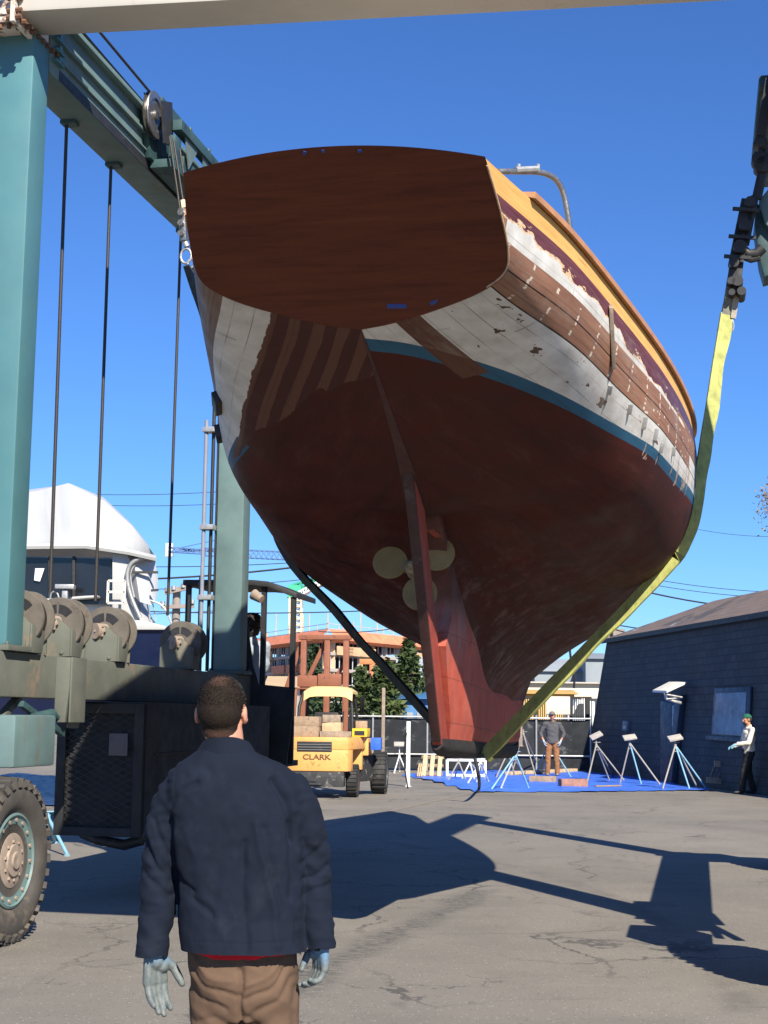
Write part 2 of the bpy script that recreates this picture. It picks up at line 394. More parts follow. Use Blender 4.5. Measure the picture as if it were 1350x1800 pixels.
# travelling wheels
def wheel(b, a, sg, rad=.60, wid=.40):
    c = hz(b, a, rad); ax = HV*sg
    m = MB(); w = wid/2; q = rad
    prof = [(-w*.8, q*.60), (-w, q*.70), (-w, q*.86), (-w*.86, q*.95), (-w*.5, q*.965), (w*.5, q*.965), (w*.86, q*.95), (w, q*.86), (w*1.04, q*.72), (w*.92, q*.62), (w*.78, q*.575)]
    m.lathe(c, ax, prof, 48)
    t = m.build('tyre', M['rubber'], hoist, 50)
    m = MB(); x, y = m.frame(ax)
    for i in range(34):
        an = 2*math.pi*i/34
        for sd_, off in ((1, 0), (-1, .5)):
            an2 = an + off*2*math.pi/34
            rr = x*math.cos(an2)+y*math.sin(an2); tt = -x*math.sin(an2)+y*math.cos(an2)
            p0 = c+rr*(q*.975)+ax*(sd_*w*.12); p1 = c+rr*(q*.955)+ax*(sd_*w*.93)+tt*.03
            m.bar(p0, p1, .052, .05, rr)
            m.bar(p1, c+rr*(q*.885)+ax*(sd_*w*1.02)+tt*.035, .05, .03, ax)
    m.build('tread', M['rubber'], t)
    m = MB(); m.lathe(c, ax, [(w*.4, q*.575), (w*.86, q*.575), (w*.90, q*.545), (w*.82, q*.53), (w*.78, q*.44), (w*.70, q*.43), (w*.1, q*.42)], 48)
    r = m.build('rim', M['teal_pale'], t, 35)
    m = MB()
    m.lathe(c, ax, [(-w*.5, q*.40), (w*.55, q*.385), (w*.62, q*.375), (w*.62, q*.335), (w*.80, q*.33), (w*.84, q*.27), (w*.84, q*.20), (w*.92, q*.19), (w*.93, q*.11), (w*1.0, q*.10), (w*1.0, q*.04), (w*.97, q*.01)], 40)
    for i in range(24):
        an = 2*math.pi*i/24; rr = x*math.cos(an)+y*math.sin(an)
        m.cyl(c+rr*(q*.355)+ax*(w*.60), c+rr*(q*.355)+ax*(w*.72), .014, n=6)
    for i in range(10):
        an = 2*math.pi*i/10+.2; rr = x*math.cos(an)+y*math.sin(an); tt = -x*math.sin(an)+y*math.cos(an)
        m.box(c+rr*(q*.235)+ax*(w*.86), (.02, .02, .02))
    m.build('hub', M['hub_dust'], r, 35)
    m = MB()
    for i in range(16):
        an = 2*math.pi*i/16+.1; rr = x*math.cos(an)+y*math.sin(an)
        m.cyl(c+rr*(q*.487)+ax*(w*.76), c+rr*(q*.487)+ax*(w*.86), .016, n=6)
    m.build_each('rim_bolt', M['hub_dust'], r)
    return t
wheel(.24, -.55, 1); wheel(-.2, 7.05, 1); wheel(6.09, -.55, -1); wheel(6.55, 7.05, -1)
# hoist drums standing on the left sill, cables running up to the beam
drum_px = ((57, 1076), (114, 1099), (204, 1112), (322, 1132))
for i, (dx, dy) in enumerate(drum_px):
    a = (.40, 1.2, 2.27, 4.37)[i]; z = 2.45
    m = HMB(); m.lathe((-.14, a+.05, z), (0, 1, 0), [(0, .235), (.02, .24), (.03, .235), (.035, .18), (.20, .18), (.205, .235), (.215, .24), (.235, .235)], 40)
    d = m.build('winch_drum', M['drum'], hoist, 35)
    m = HMB(); m.lathe((-.14, a+.085, z), (0, 1, 0), [(.0, .19), (.015, .205), (.04, .20), (.06, .206), (.085, .20), (.105, .206), (.12, .19)], 30)
    m.build('wound_cable', M['wire'], d, 50)
    m = HMB(); m.cyl((-.20, a-.05, z), (-.14, a+.05, z), .075, n=24); 
    for q in range(6):
        an = q*math.pi/3; m.cyl((-.14+.05*math.cos(an), a-.065, z+.05*math.sin(an)), (-.14+.05*math.cos(an), a-.05, z+.05*math.sin(an)), .01, n=6)
    m.cyl((-.14, a-.062, z), (-.14, a-.05, z), .02, n=10)
    m.build('drum_hub', M['hub_dust'], d, 35)
    # opening of the flange, spokes
    m = HMB()
    for a0, a1 in ((38, 86), (94, 142)):
        pts = [( -.14+.175*math.cos(R(t)), a+.046, z+.175*math.sin(R(t))) for t in range(a0, a1+1, 6)]
        pts += [( -.14+.10*math.cos(R(t)), a+.046, z+.10*math.sin(R(t))) for t in range(a1, a0-1, -6)]
        m.quad(*pts)
    m.build('flange_opening', M['black_iron'], d, keep=True)
    m = HMB()
    m.prism([(-.34, a-.03, 2.165), (-.34, a-.03, 2.4), (-.22, a-.03, 2.50), (-.10, a-.03, 2.50), (.02, a-.03, 2.40), (.02, a-.03, 2.165)], (0, .03, 0))
    m.prism([(.02, a-.03, 2.165), (.02, a-.03, 2.40), (.02, a+.22, 2.38), (.02, a+.22, 2.28), (.02, a+.17, 2.165)], (.02, 0, 0))
    m.bb(-.34, .02, a+.295, a+.315, 2.165, 2.5)
    m.cyl((-.05, a-.045, 2.20), (-.05, a-.03, 2.20), .018, n=8)
    m.build('drum_bracket', M['teal_dusty'], hoist, 30, .006)
for (x0, y0), (x1, y1) in (((117, 222), (88, 1045)), ((195, 295), (168, 1050)), ((317, 440), (294, 1095))):
    a0, _ = hsolve(x0, y0, -.30); a1, _ = hsolve(x1, y1, -.30)
    m = HMB(); m.cyl((-.30, a0, 7.13), (-.30, a1, 2.75), .017, n=8); m.build('hoist_cable', M['wire'], hoist, 60)
    m = HMB(); m.bb(-.34, -.20, a0-.06, a0+.06, 7.09, 7.125); m.build('cable_guide', M['teal_dark'], hoist)
# sling trolleys on both side beams: sheaves, rails, falls and the hook block
SA = 2.55
def trolley(b, sg):
    m = HMB()
    bi = b
    m.prism([(bi+sg*.005, 2.35, 7.70), (bi+sg*.005, 3.05, 7.86), (bi+sg*.005, 3.05, 7.22), (bi+sg*.005, 2.55, 7.22)], (sg*.06, 0, 0))
    m.bb(min(bi+sg*.02, bi+sg*.27), max(bi+sg*.02, bi+sg*.27), 2.65, 4.3, 7.15, 7.24)
    m.bb(min(bi+sg*.2, bi+sg*.27), max(bi+sg*.2, bi+sg*.27), 2.68, 2.86, 7.24, 7.5)
    m.bb(min(bi+sg*.02, bi+sg*.25), max(bi+sg*.02, bi+sg*.25), 3.0, 4.3, 7.242, 7.40)
    t = m.build('trolley', M['teal_dark'], hoist, 30, .008)
    m = HMB(); m.bar((bi+sg*.06, 2.7, 7.86), (bi+sg*.06, 4.7, 7.86), .10, .13); m.bar((bi+sg*.27, 2.72, 7.62), (bi+sg*.27, 4.7, 7.62), .10, .11)
    for q in (3.0, 3.6, 4.2):
        m.bar((bi+sg*.06, q, 7.84), (bi+sg*.27, q, 7.62), .03, .03); m.cyl((bi+sg*.27, q+.1, 7.66), (bi+sg*.27, q+.1, 7.74), .025, n=8)
    m.build('trolley_rail', M['teal_dark'], t, 30, .006)
    m = HMB(); m.prism([(bi+sg*.28, 2.9, 7.60), (bi+sg*.28, 3.3, 7.56), (bi+sg*.28, 3.05, 7.27)], (sg*.012, 0, 0))
    m.prism([(bi+sg*.28, 3.45, 7.58), (bi+sg*.28, 3.8, 7.54), (bi+sg*.28, 3.6, 7.26)], (sg*.012, 0, 0)); m.prism([(bi+sg*.06, 2.3, 7.80), (bi+sg*.06, 2.72, 7.80), (bi+sg*.06, 2.72, 7.50)], (sg*.012, 0, 0))
    m.build_each('stiffener_plate', M['teal_pale'], t)
    c = (bi+sg*.10, 2.50, 7.64)
    m = HMB(); m.lathe((c[0]-.05, c[1], c[2]), (1, 0, 0), [(.02, .235), (.03, .24), (.038, .20), (.062, .20), (.07, .24), (.08, .235), (.08, .17), (.065, .15), (.065, .05), (.09, .045), (.09, .01)], 36)
    s_ = m.build('sheave', M['steel'], t, 30)
    m = HMB(); m.prism([(c[0]+.09*sg, 2.44, 7.76), (c[0]+.09*sg, 2.72, 7.86), (c[0]+.09*sg, 2.80, 7.42), (c[0]+.09*sg, 2.55, 7.36)], (sg*.02, 0, 0)); m.build('sheave_cheek', M['black_iron'], t)
    return t
tl = trolley(0.0, 1); tr = trolley(6.33, -1)
# cables lying along the beams, from over the cross beam
for (x0, y0), (x1, y1), bb_ in (((120, 0), (272, 172), .10), ((140, 57), (258, 188), .02)):
    a1, z1 = hsolve(x1, y1, bb_); a0, z0 = hsolve(x0, y0, bb_)
    m = HMB(); m.cyl((bb_, -3.0, z1+.10), (bb_, a1, z1), .014, n=8); m.build('hoist_cable', M['wire'], hoist, 60)
# falls
def fall(pts, r, name='hoist_cable', mt='wire'):
    m = HMB(); m.tube(pts, r, 8); return m.build(name, M[mt], hoist, 60)
def P_a(x, y, a=SA):
    b, z = asolve(x, y, a); return (b, a, z)
for pa in (((298, 240), (324, 420)), ((305, 245), (329, 400)), ((316, 262), (330, 352))):
    fall([P_a(*q) for q in pa], .011)
# left hook block
def block(pts, wd, nm, mt, par=None, bev=.01):
    """flat plates strung along pixel-measured points in the sling plane"""
    m = HMB()
    for i in range(len(pts)-1): m.bar(P_a(*pts[i]), P_a(*pts[i+1]), wd[i], .09, up=(0, 1, 0))
    return m.build(nm, M[mt], par or hoist, 30, bev)
hb = block([(321, 368), (324, 425)], [.07], 'hook_block', 'steel')
m = HMB()
for y in (378, 396, 414): m.cyl(Vector(P_a(322, y))+Vector((0, -.09, 0)), Vector(P_a(322, y))+Vector((0, .09, 0)), .03, n=12)
m.build_each('block_pin', M['steel'], hb, smooth=40)
m = HMB(); cc = Vector(P_a(327, 450)); m.tube([cc+Vector((.055*math.cos(t), 0, .075*math.sin(t))) for t in [i*math.pi/7-1.2 for i in range(15)]], .013, 8); m.tube([P_a(325, 425), P_a(329, 434)], .03, 8)
cc = Vector(P_a(336, 463)); m.tube([cc+Vector((.035*math.cos(t), 0, .045*math.sin(t))) for t in [i*math.pi/7 for i in range(15)]], .012, 8)
m.build('shackle', M['galv'], hb, 50)
m = HMB(); m.bar(P_a(322, 352), P_a(324, 366), .05, .04); m.build('rope_clamp', mat('cream_clamp', (.75,.6,.4), .6, 0, .1, 10, 0), hb, 30, .004)
# right hand falls and hook block, just inside the right beam
rb = block([(1316, 352), (1292, 470)], [.13], 'hook_block', 'black_iron')
block([(1301, 395), (1283, 505)], [.07], 'block_plate', 'black_iron', rb)
block([(1327, 346), (1310, 430)], [.07], 'block_plate', 'black_iron', rb)
block([(1301, 455), (1293, 520)], [.07], 'block_plate', 'black_iron', rb)
m = HMB()
for (x, y, r) in ((1318, 362, .05), (1309, 402, .055), (1300, 440, .06), (1290, 468, .045), (1285, 500, .035), (1296, 500, .05), (1303, 518, .04), (1286, 520, .03)):
    p = Vector(P_a(x, y)); m.cyl(p+Vector((0, -.13, 0)), p+Vector((0, .13, 0)), r, n=14)
for (x, y) in ((1311, 372), (1304, 420), (1296, 455)):
    p = Vector(P_a(x, y)); m.bar(p+Vector((-.12, -.1, .0)), p+Vector((.12, -.1, -.03)), .03, .03)
m.build_each('block_pin', M['black_iron'], rb, smooth=40)
m = HMB(); m.bar(P_a(1354, 140), P_a(1337, 242), .09, .10, up=(0, 1, 0)); m.bar(P_a(1340, 250), P_a(1334, 262), .13, .12, up=(0, 1, 0))
for (x, y, r) in ((1338, 254, .055), (1334, 283, .07), (1342, 292, .08), (1334, 296, .05)):
    p = Vector(P_a(x, y)); m.cyl(p+Vector((0, -.08, 0)), p+Vector((0, .08, 0)), r, n=12)
m.build('tension_link', M['black_iron'], hoist, 30, .01)
fall([P_a(1347, 258), P_a(1339, 300), P_a(1328, 350)], .035, 'tension_rod', 'black_iron')
fall([P_a(1352, 270), P_a(1344, 300), P_a(1333, 350)], .03, 'tension_rod', 'black_iron')
m = HMB()
p = [P_a(1334, 352, 2.62), P_a(1362, 318, 2.62), P_a(1372, 420, 2.62), P_a(1345, 392, 2.62)]
m.prism(p, (0, .3, 0)); m.build('trolley_plate', M['teal_pale'], hoist, 20, .01)
m = HMB(); m.prism([P_a(1330, 356, 2.70), P_a(1368, 392, 2.70), P_a(1368, 478, 2.70), P_a(1344, 486, 2.70), P_a(1336, 458, 2.70), P_a(1326, 392, 2.70)], (0, .35, 0)); m.build('trolley_plate', M['teal_dark'], hoist, 20, .01)
m = HMB(); m.tube([P_a(1306, 440), P_a(1316, 448), P_a(1330, 446), P_a(1340, 436)], .05, 10); m.tube([P_a(1308, 452), P_a(1320, 457), P_a(1336, 453)], .03, 8); m.build('guide_arm', M['black_iron'], rb, 40)
# machinery cabinet hung under the left sill, its front closed with expanded mesh
cb0, cb1, ca0, ca1 = -.46, .385, 2.05, 6.1
m = HMB(); m.bb(cb0, cb1, ca0+.06, ca1, .64, 1.79); m.build('engine_cabinet', M['soot_panel'], hoist, 30, .01)
m = HMB()
for (x0, x1, z0, z1) in ((cb0, cb0+.09, .57, 1.77), (cb1-.09, cb1, .57, 1.77), (cb0+.09, cb1-.09, .57, .65), (cb0+.09, cb1-.09, 1.68, 1.77)):
    m.bb(x0, x1, ca0, ca0+.055, z0, z1)
m.build('cage_frame', M['soot_panel'], hoist, 30, .006)
m = HMB(); X0, X1, Z0, Z1 = cb0+.09, cb1-.09, .65, 1.68; dz = .062; kx = .125
i = -40
while i < 60:
    for sg in (1, -1):
        # line z = z0 + sg*(x-X0)*slope + i*dz clipped to the opening
        sl = sg*dz/kx; za = Z0+i*dz*2*.5; x0, x1 = X0, X1; f0, f1 = za, za+(X1-X0)*sl
        def clip(x0, z0, x1, z1):
            if z0 > z1: x0, z0, x1, z1 = x1, z1, x0, z0
            if z1 <= Z0 or z0 >= Z1: return None
            if z0 < Z0: t = (Z0-z0)/(z1-z0); x0 += (x1-x0)*t; z0 = Z0
            if z1 > Z1: t = (Z1-z0)/(z1-z0); x1 = x0+(x1-x0)*t; z1 = Z1
            return x0, z0, x1, z1
        c = clip(x0, f0, x1, f1)
        if c and abs(c[3]-c[1]) > .01: m.bar((c[0], ca0+.02+.006*(sg > 0), c[1]), (c[2], ca0+.02+.006*(sg > 0), c[3]), .007, .004, up=(0, 1, 0))
    i += 1
m.build('expanded_mesh', M['black_iron'], hoist)
m = HMB(); m.bb(.06, .24, ca0-.012, ca0-.002, 1.30, 1.50); m.bb(.08, .21, ca0-.016, ca0-.012, 1.33, 1.48)
m.build('placard', mat('grey_placard', (.12,.105,.11), .6, 0, .15, 8, 0, dirt=(.06,.05,.05)), hoist, 30, .002)
m = HMB(); m.prism([(cb1+.002, 2.1, .6), (cb1+.002, 6.1, .6), (cb1+.002, 6.1, 1.79), (cb1+.002, 2.1, 1.79)], (.012, 0, 0)); m.cyl((cb1+.014, 4.0, 1.5), (cb1+.03, 4.0, 1.5), .03, n=10)
m.bb(cb1+.012, cb1+.03, 2.3, 5.9, 1.30, 1.32); m.build('side_panel', M['soot_panel'], hoist, 30)
m = HMB(); m.tube([(.30, 2.4, .62), (.28, 2.35, .52), (.1, 2.4, .47), (-.2, 2.5, .50), (-.4, 2.6, .55)], .05, 10); m.build('hose', M['black_iron'], hoist, 60)
# hydraulic lines up the back of the far left leg
for bx, ax, r, mt, z0, z1 in ((-.47, 6.05, .024, 'plastic_white', 2.2, 5.25), (-.40, 6.12, .022, 'black_iron', 2.2, 5.6), (-.365, 6.2, .014, 'black_iron', 2.2, 6.2), (-.53, 6.2, .03, 'black_iron', 2.2, 3.35)):
    m = HMB(); m.cyl((bx, ax, z0), (bx, ax, z1), r, n=10); m.build('hydraulic_line', M[mt] if mt != 'plastic_white' else mat('pale_conduit', (.22,.23,.28), .45, 0, .1, 5, 0), hoist, 50)
m = HMB()
for z in (3.05, 3.9, 5.1): m.bb(-.51, -.34, 6.0, 6.16, z, z+.06)
m.build_each('pipe_clamp', M['galv'], hoist, smooth=30, bevel=.005)
# operator's cab: canopy on posts behind the far left leg
m = HMB(); 
m.loft([[(.52, 6.75, 3.12), (.52, 7.7, 3.12), (.52, 7.7, 3.19), (.52, 6.75, 3.19)], [(.16, 6.7, 3.26), (.16, 7.75, 3.26), (.16, 7.75, 3.33), (.16, 6.7, 3.33)], [(-.04, 6.7, 3.28), (-.04, 7.75, 3.28), (-.04, 7.75, 3.35), (-.04, 6.7, 3.35)], [(-.95, 6.7, 3.29), (-.95, 7.75, 3.29), (-.95, 7.75, 3.36), (-.95, 6.7, 3.36)]])
m.build('cab_roof', M['soot_panel'], hoist, 30, .012)
for bx, ax, z1 in ((.09, 6.80, 3.28), (.47, 6.80, 3.14), (-.9, 6.80, 3.29)):
    m = HMB(); m.bb(bx-.03, bx+.03, ax-.03, ax+.03, 1.1, z1); m.build('cab_post', M['soot_panel'], hoist)
m = HMB(); m.bb(-.95, .28, 6.66, 7.85, 1.05, 1.12); m.build('cab_floor', M['soot_panel'], hoist)
m = HMB(); m.prism([(-.5, 6.60, .55), (.40, 6.60, .55), (.51, 6.60, 1.4), (.56, 6.60, 2.02), (.10, 6.60, 2.06), (.02, 6.60, 2.3), (-.05, 6.60, 2.75), (-.5, 6.60, 2.75)], (0, .03, 0)); m.build('cab_apron', M['soot_panel'], hoist, 30, .004)
m = HMB(); m.cyl((-.02, 6.7, 3.17), (.10, 6.66, 3.10), .07, .05, n=14); m.build('work_lamp', M['hub_dust'], hoist, 40)
# ================================================================ YACHT
RB = at(768, 1310, 11.0); RB.z = 0
YO = RB - HU*3.68
yacht = empty('sailing_yacht', YO, 0, 'wooden sailing yacht hanging in the hoist, broad varnished transom and half stripped peeling hull', 'sailing yacht')
HT = [
(0,[(.83,4.57),(.88,4.38),(.905,4.20),(.865,4.105),(.70,4.03),(.45,3.965),(.2,3.915),(0,3.89)]),
(1.1,[(1.15,4.52),(1.20,4.28),(1.19,4.02),(1.08,3.84),(.86,3.70),(.55,3.58),(.26,3.48),(0.03,3.43)]),
(2.2,[(1.42,4.41),(1.46,4.14),(1.42,3.82),(1.26,3.56),(.98,3.36),(.6,3.24),(.28,3.16),(.08,3.1)]),
(3.25,[(1.62,4.33),(1.66,4.02),(1.62,3.64),(1.42,3.30),(1.05,3.13),(.6,3.09),(.25,3.07),(.07,3.05)]),
(4.3,[(1.77,4.28),(1.81,3.95),(1.76,3.5),(1.54,3.16),(1.1,2.92),(.58,2.74),(.22,2.56),(.10,2.38)]),
(5.4,[(1.86,4.26),(1.90,3.9),(1.85,3.38),(1.60,2.96),(1.12,2.71),(.50,2.43),(.15,2.02),(.095,1.60)]),
(6.5,[(1.87,4.30),(1.90,3.9),(1.82,3.32),(1.54,2.89),(1.12,2.56),(.54,2.27),(.15,1.95),(.09,1.55)]),
(7.6,[(1.75,4.38),(1.74,3.95),(1.62,3.36),(1.32,2.95),(.96,2.60),(.47,2.23),(.13,1.90),(.07,1.55)]),
(9.2,[(1.46,4.55),(1.38,4.1),(1.2,3.52),(.9,3.13),(.55,2.8),(.28,2.5),(.12,2.2),(.05,2.02)]),
(10.9,[(1.0,4.82),(.86,4.27),(.67,3.8),(.47,3.42),(.28,3.1),(.14,2.86),(.06,2.7),(.03,2.6)]),
(12.6,[(.42,5.12),(.29,4.6),(.18,4.28),(.1,4.0),(.05,3.8),(.03,3.63),(.02,3.53),(.01,3.44)]),
(13.8,[(.02,5.34),(.02,4.9),(.02,4.8),(.02,4.7),(.01,4.62),(.01,4.55),(.01,4.5),(.01,4.45)])]
def spl(xs, ys, x):
    n = len(xs); i = 0
    while i < n-2 and x > xs[i+1]: i += 1
    def m(k):
        if k == 0: return (ys[1]-ys[0])/(xs[1]-xs[0])
        if k == n-1: return (ys[-1]-ys[-2])/(xs[-1]-xs[-2])
        return .5*((ys[k]-ys[k-1])/(xs[k]-xs[k-1]) + (ys[k+1]-ys[k])/(xs[k+1]-xs[k]))
    h = xs[i+1]-xs[i]; t = (x-xs[i])/h; t2, t3 = t*t, t*t*t
    return (2*t3-3*t2+1)*ys[i]+(t3-2*t2+t)*h*m(i)+(-2*t3+3*t2)*ys[i+1]+(t3-t2)*h*m(i+1)
XS = [r[0] for r in HT]; TS = [k/7 for k in range(8)]
def hullp(S, t):
    bs = [spl(XS, [r[1][k][0] for r in HT], S) for k in range(8)]
    zs = [spl(XS, [r[1][k][1] for r in HT], S) for k in range(8)]
    b = max(0, spl(TS, bs, t)); z = spl(TS, zs, t); w = max(0, 1-S/3.3)
    return S+w*(4.64-z)*1.16, b, z
KL = .0135
def yw(s, b, z):
    """boat frame -> world (the hull hangs with a very slight list)"""
    b *= .982
    return YO + HU*s + HV*(b+(z-1.7)*KL) + Vector((0, 0, z-KL*b-.02*max(0, 1-s/4)))
NS, NTT = 120, 56
rows = []
for i in range(NS+1):
    S = 13.8*(i/NS)
    col = [hullp(S, k/NTT) for k in range(NTT+1)]; g_ = [0.0]
    for k in range(NTT): g_.append(g_[-1]+math.hypot(col[k+1][1]-col[k][1], col[k+1][2]-col[k][2]))
    rows.append((col, g_))
def girth_point(S, g, side=1, out=0.0):
    """point on the hull skin at station S and distance g below the sheer"""
    col = [hullp(S, k/NTT) for k in range(NTT+1)]; acc = 0
    for k in range(NTT):
        d = math.hypot(col[k+1][1]-col[k][1], col[k+1][2]-col[k][2])
        if acc+d >= g:
            t = (g-acc)/d; a, b = Vector(col[k]), Vector(col[k+1]); p = a.lerp(b, t); e = (b-a).normalized()
            nrm = Vector((0, -e.z, e.y)); nrm = nrm if nrm.y*1 >= 0 or nrm.z < 0 else -nrm
            p = p + nrm*out; return yw(p.x, p.y*side, p.z), (HV*nrm.y*side+Vector((0, 0, nrm.z))).normalized()
        acc += d
    return yw(*col[-1]), Vector((0, 0, -1))
def hull_material(side):
    m, t, b = nodes('hull_planking'); k = NT(t)
    uv = k.n('ShaderNodeUVMap', uv_map='UVMap').outputs[0]; sp = k.n('ShaderNodeSeparateXYZ'); k.l(uv, sp.inputs[0])
    s = k.math('MULTIPLY', sp.outputs[0], 15.0); g = k.math('MULTIPLY', sp.outputs[1], 4.0)
    P = k.coord(); pz = k.n('ShaderNodeSeparateXYZ'); k.l(P, pz.inputs[0]); z = pz.outputs[2]
    uvm = k.n('ShaderNodeCombineXYZ'); k.l(s, uvm.inputs[0]); k.l(g, uvm.inputs[1]); U = uvm.outputs[0]
    lt = lambda a, c: k.math('LESS_THAN', a, c)
    gt = lambda a, c: k.math('GREATER_THAN', a, c)
    AND = lambda *a: a[0] if len(a) == 1 else k.math('MULTIPLY', a[0], AND(*a[1:]))
    OR = lambda a, c: k.math('MAXIMUM', a, c)
    grain = k.noise(k.mapping(U, (2.5, 40, 1)), 1.0, 5, .65)
    blot = k.noise(U, 3.0, 5, .6)
    # bottom paint: red oxide darkened for the shade under the hull, patchy
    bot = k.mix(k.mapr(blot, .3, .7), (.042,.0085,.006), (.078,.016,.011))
    wear = k.mapr(k.noise(k.mapping(P, (7, 7, 1.2)), 1.0, 6, .7), .50, .72)
    wz = k.mapr(z, 1.7, 3.1, 1, 0)
    bot = k.mix(AND(wear, wz, k.val(.75)), bot, (.30,.25,.23))
    white = k.mix(k.mapr(k.noise(U, 5, 5, .6), .35, .7), (.64,.62,.58), (.46,.435,.395))
    blue = k.mix(k.mapr(blot, .3, .7), (.018,.075,.135), (.035,.115,.19))
    brown = k.mix(k.mapr(grain, .3, .7), (.20,.095,.058), (.34,.175,.11))
    tone = k.noise(k.mapping(U, (.9, 7, 1)), 1.0, 2)
    brown = k.mix(k.mapr(tone, .35, .65, 0, .5), brown, (.16,.075,.05))
    gold = k.mix(k.mapr(grain, .3, .75), (.52,.27,.075), (.70,.42,.14))
    maroon = k.mix(k.mapr(grain, .35, .7), (.085,.022,.030), (.15,.055,.065))
    maroon = k.mix(k.mapr(s, 3.2, 4.4), maroon, (.085,.05,.10))
    rag = k.noise(k.mapping(U, (3.2, 9, 1)), 1.0, 6, .62)
    ragA = k.math('MULTIPLY_ADD', rag, .28, -.14)
    rag2 = k.math('MULTIPLY_ADD', k.noise(k.mapping(U, (1.2, 9, 1), loc=(4, 2, 0)), 1.0, 6, .65), .10, -.05)
    sq = k.math('POWER', k.math('MAXIMUM', k.math('SUBTRACT', 4.6, s), 0.0), 2.0); zb = k.math('MULTIPLY_ADD', sq, .0225, 3.545)          # top of the boot stripe
    zw = k.math('SUBTRACT', z, zb)
    bot = k.mix(k.mapr(k.math('ADD', z, k.math('MULTIPLY', k.noise(P, 3, 5), .5)), 2.35, 1.85), bot, k.mix(k.mapr(k.noise(P, 4, 6, .65), .3, .7), (.16,.032,.022), (.26,.055,.035)))  # redder low down by the keel, where the painted-in shade ends
    c = bot
    if side > 0:
        above = gt(zw, 0.0)
        c = k.mix(gt(zw, k.math('MAXIMUM', k.math('MULTIPLY_ADD', s, -.018, -.004), -.08)), c, blue)
        c = k.mix(above, c, white)
        # bare plank running aft under the counter
        pl = AND(gt(g, 1.02), lt(g, 1.17), lt(s, 1.50)); c = k.mix(pl, c, k.mix(.75, brown, (.06,.022,.015)))
        aft = AND(gt(g, 1.17), gt(k.math('ADD', zw, rag2), .0), lt(g, 9)); 
        low = AND(gt(k.math('ADD', g, ragA), .83), gt(s, 3.55), lt(s, 3.9)); 
        # bare brown planks
        c = k.mix(AND(gt(g, .335), lt(g, .575), k.math('SUBTRACT', 1.0, AND(gt(g, .455), gt(s, 4.75)))), c, brown)
        # white primer remains with a torn upper edge
        edge = k.math('MULTIPLY_ADD', k.math('SUBTRACT', s, .4), .030, .215)
        c = k.mix(lt(g, .335), c, brown)
        wz_ = AND(gt(k.math('ADD', g, ragA), edge), lt(g, .335), gt(s, .42), lt(s, 4.35)); c = k.mix(wz_, c, white)
        torn = AND(gt(k.math('ADD', g, ragA), k.math('SUBTRACT', edge, .014)), lt(k.math('ADD', g, ragA), edge), lt(g, .33), lt(s, 4.4)); 
        c = k.mix(AND(lt(k.math('ADD', g, ragA), edge), lt(g, .335), lt(s, 4.0)), c, maroon)
        c = k.mix(AND(gt(s, 4.0), lt(g, .27)), c, maroon)
        c = k.mix(torn, c, (.62,.42,.24))
        c = k.mix(AND(lt(g, .335), lt(s, .10)), c, maroon)
        # beyond the sling: bluish and dark
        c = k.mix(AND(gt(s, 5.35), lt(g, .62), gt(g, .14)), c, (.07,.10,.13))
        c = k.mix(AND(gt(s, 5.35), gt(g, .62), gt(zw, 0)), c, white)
        c = k.mix(lt(g, .135), c, k.mix(k.mapr(k.noise(k.mapping(U, (1.5, 20, 1)), 1.0, 4), .62, .72), gold, (.27,.12,.05)))
        # fastening plugs and drips in the bare planks
        fs = k.math('FRACT', k.math('MULTIPLY', s, 2.9)); wv = k.noise(k.mapping(U, (1, 28, 1)), 1.0, 3, .7)
        dots = AND(lt(k.math('ABSOLUTE', k.math('SUBTRACT', fs, k.math('MULTIPLY_ADD', wv, .22, .34))), k.math('MULTIPLY', k.noise(U, 6, 2), .07)), gt(k.noise(k.mapping(U, (3, 34, 1)), 1.0, 2), .52), gt(g, .34), lt(g, .575), gt(s, .3))
        c = k.mix(dots, c, (.62,.52,.42))
        vv = k.vor(k.mapping(U, (7, 13, 1)), 1.0); dots2 = AND(lt(vv, .12), gt(g, .20), lt(g, .575), gt(s, 2.6)); c = k.mix(dots2, c, (.66,.55,.46))
        # chips in the white
        ch = AND(gt(k.noise(k.mapping(U, (5, 9, 1)), 1.0, 4, .6), .635), gt(g, .6), gt(zw, .03)); c = k.mix(ch, c, (.10,.06,.045))
        # rub marks
        rb_ = AND(gt(k.noise(k.mapping(U, (7, 2.2, 1), loc=(1, 7, 0)), 1.0, 3, .6), .63), gt(g, .58), gt(zw, -.1), gt(s, 2.3)); c = k.mix(AND(rb_, k.val(.8)), c, (.36,.26,.2))
    else:
        brn = k.mix(k.mapr(grain, .3, .7), (.13,.085,.07), (.24,.16,.12))
        c = k.mix(gt(k.math('ADD', zw, rag2), -.02), c, white)
        c = k.mix(AND(gt(zw, -.10), lt(zw, -.02), gt(s, 2.6)), c, blue)
        # scraped planks under the counter, bare between old red paint
        st = k.math('FRACT', k.math('MULTIPLY', g, 7.2)); nz = k.noise(k.mapping(U, (1.6, 5, 1)), 1.0, 4)
        stripe = k.mix(gt(k.math('ADD', st, k.math('MULTIPLY', nz, .5)), .70), (.115,.050,.034), (.062,.020,.016))
        reg = AND(gt(k.math('ADD', g, k.math('MULTIPLY', ragA, .35)), .86), gt(k.math('SUBTRACT', zw, k.math('MULTIPLY', nz, .10)), -.13), lt(s, 3.2)); c = k.mix(reg, c, stripe)
        c = k.mix(lt(g, .58), c, brn)
        c = k.mix(lt(g, .135), c, gold)
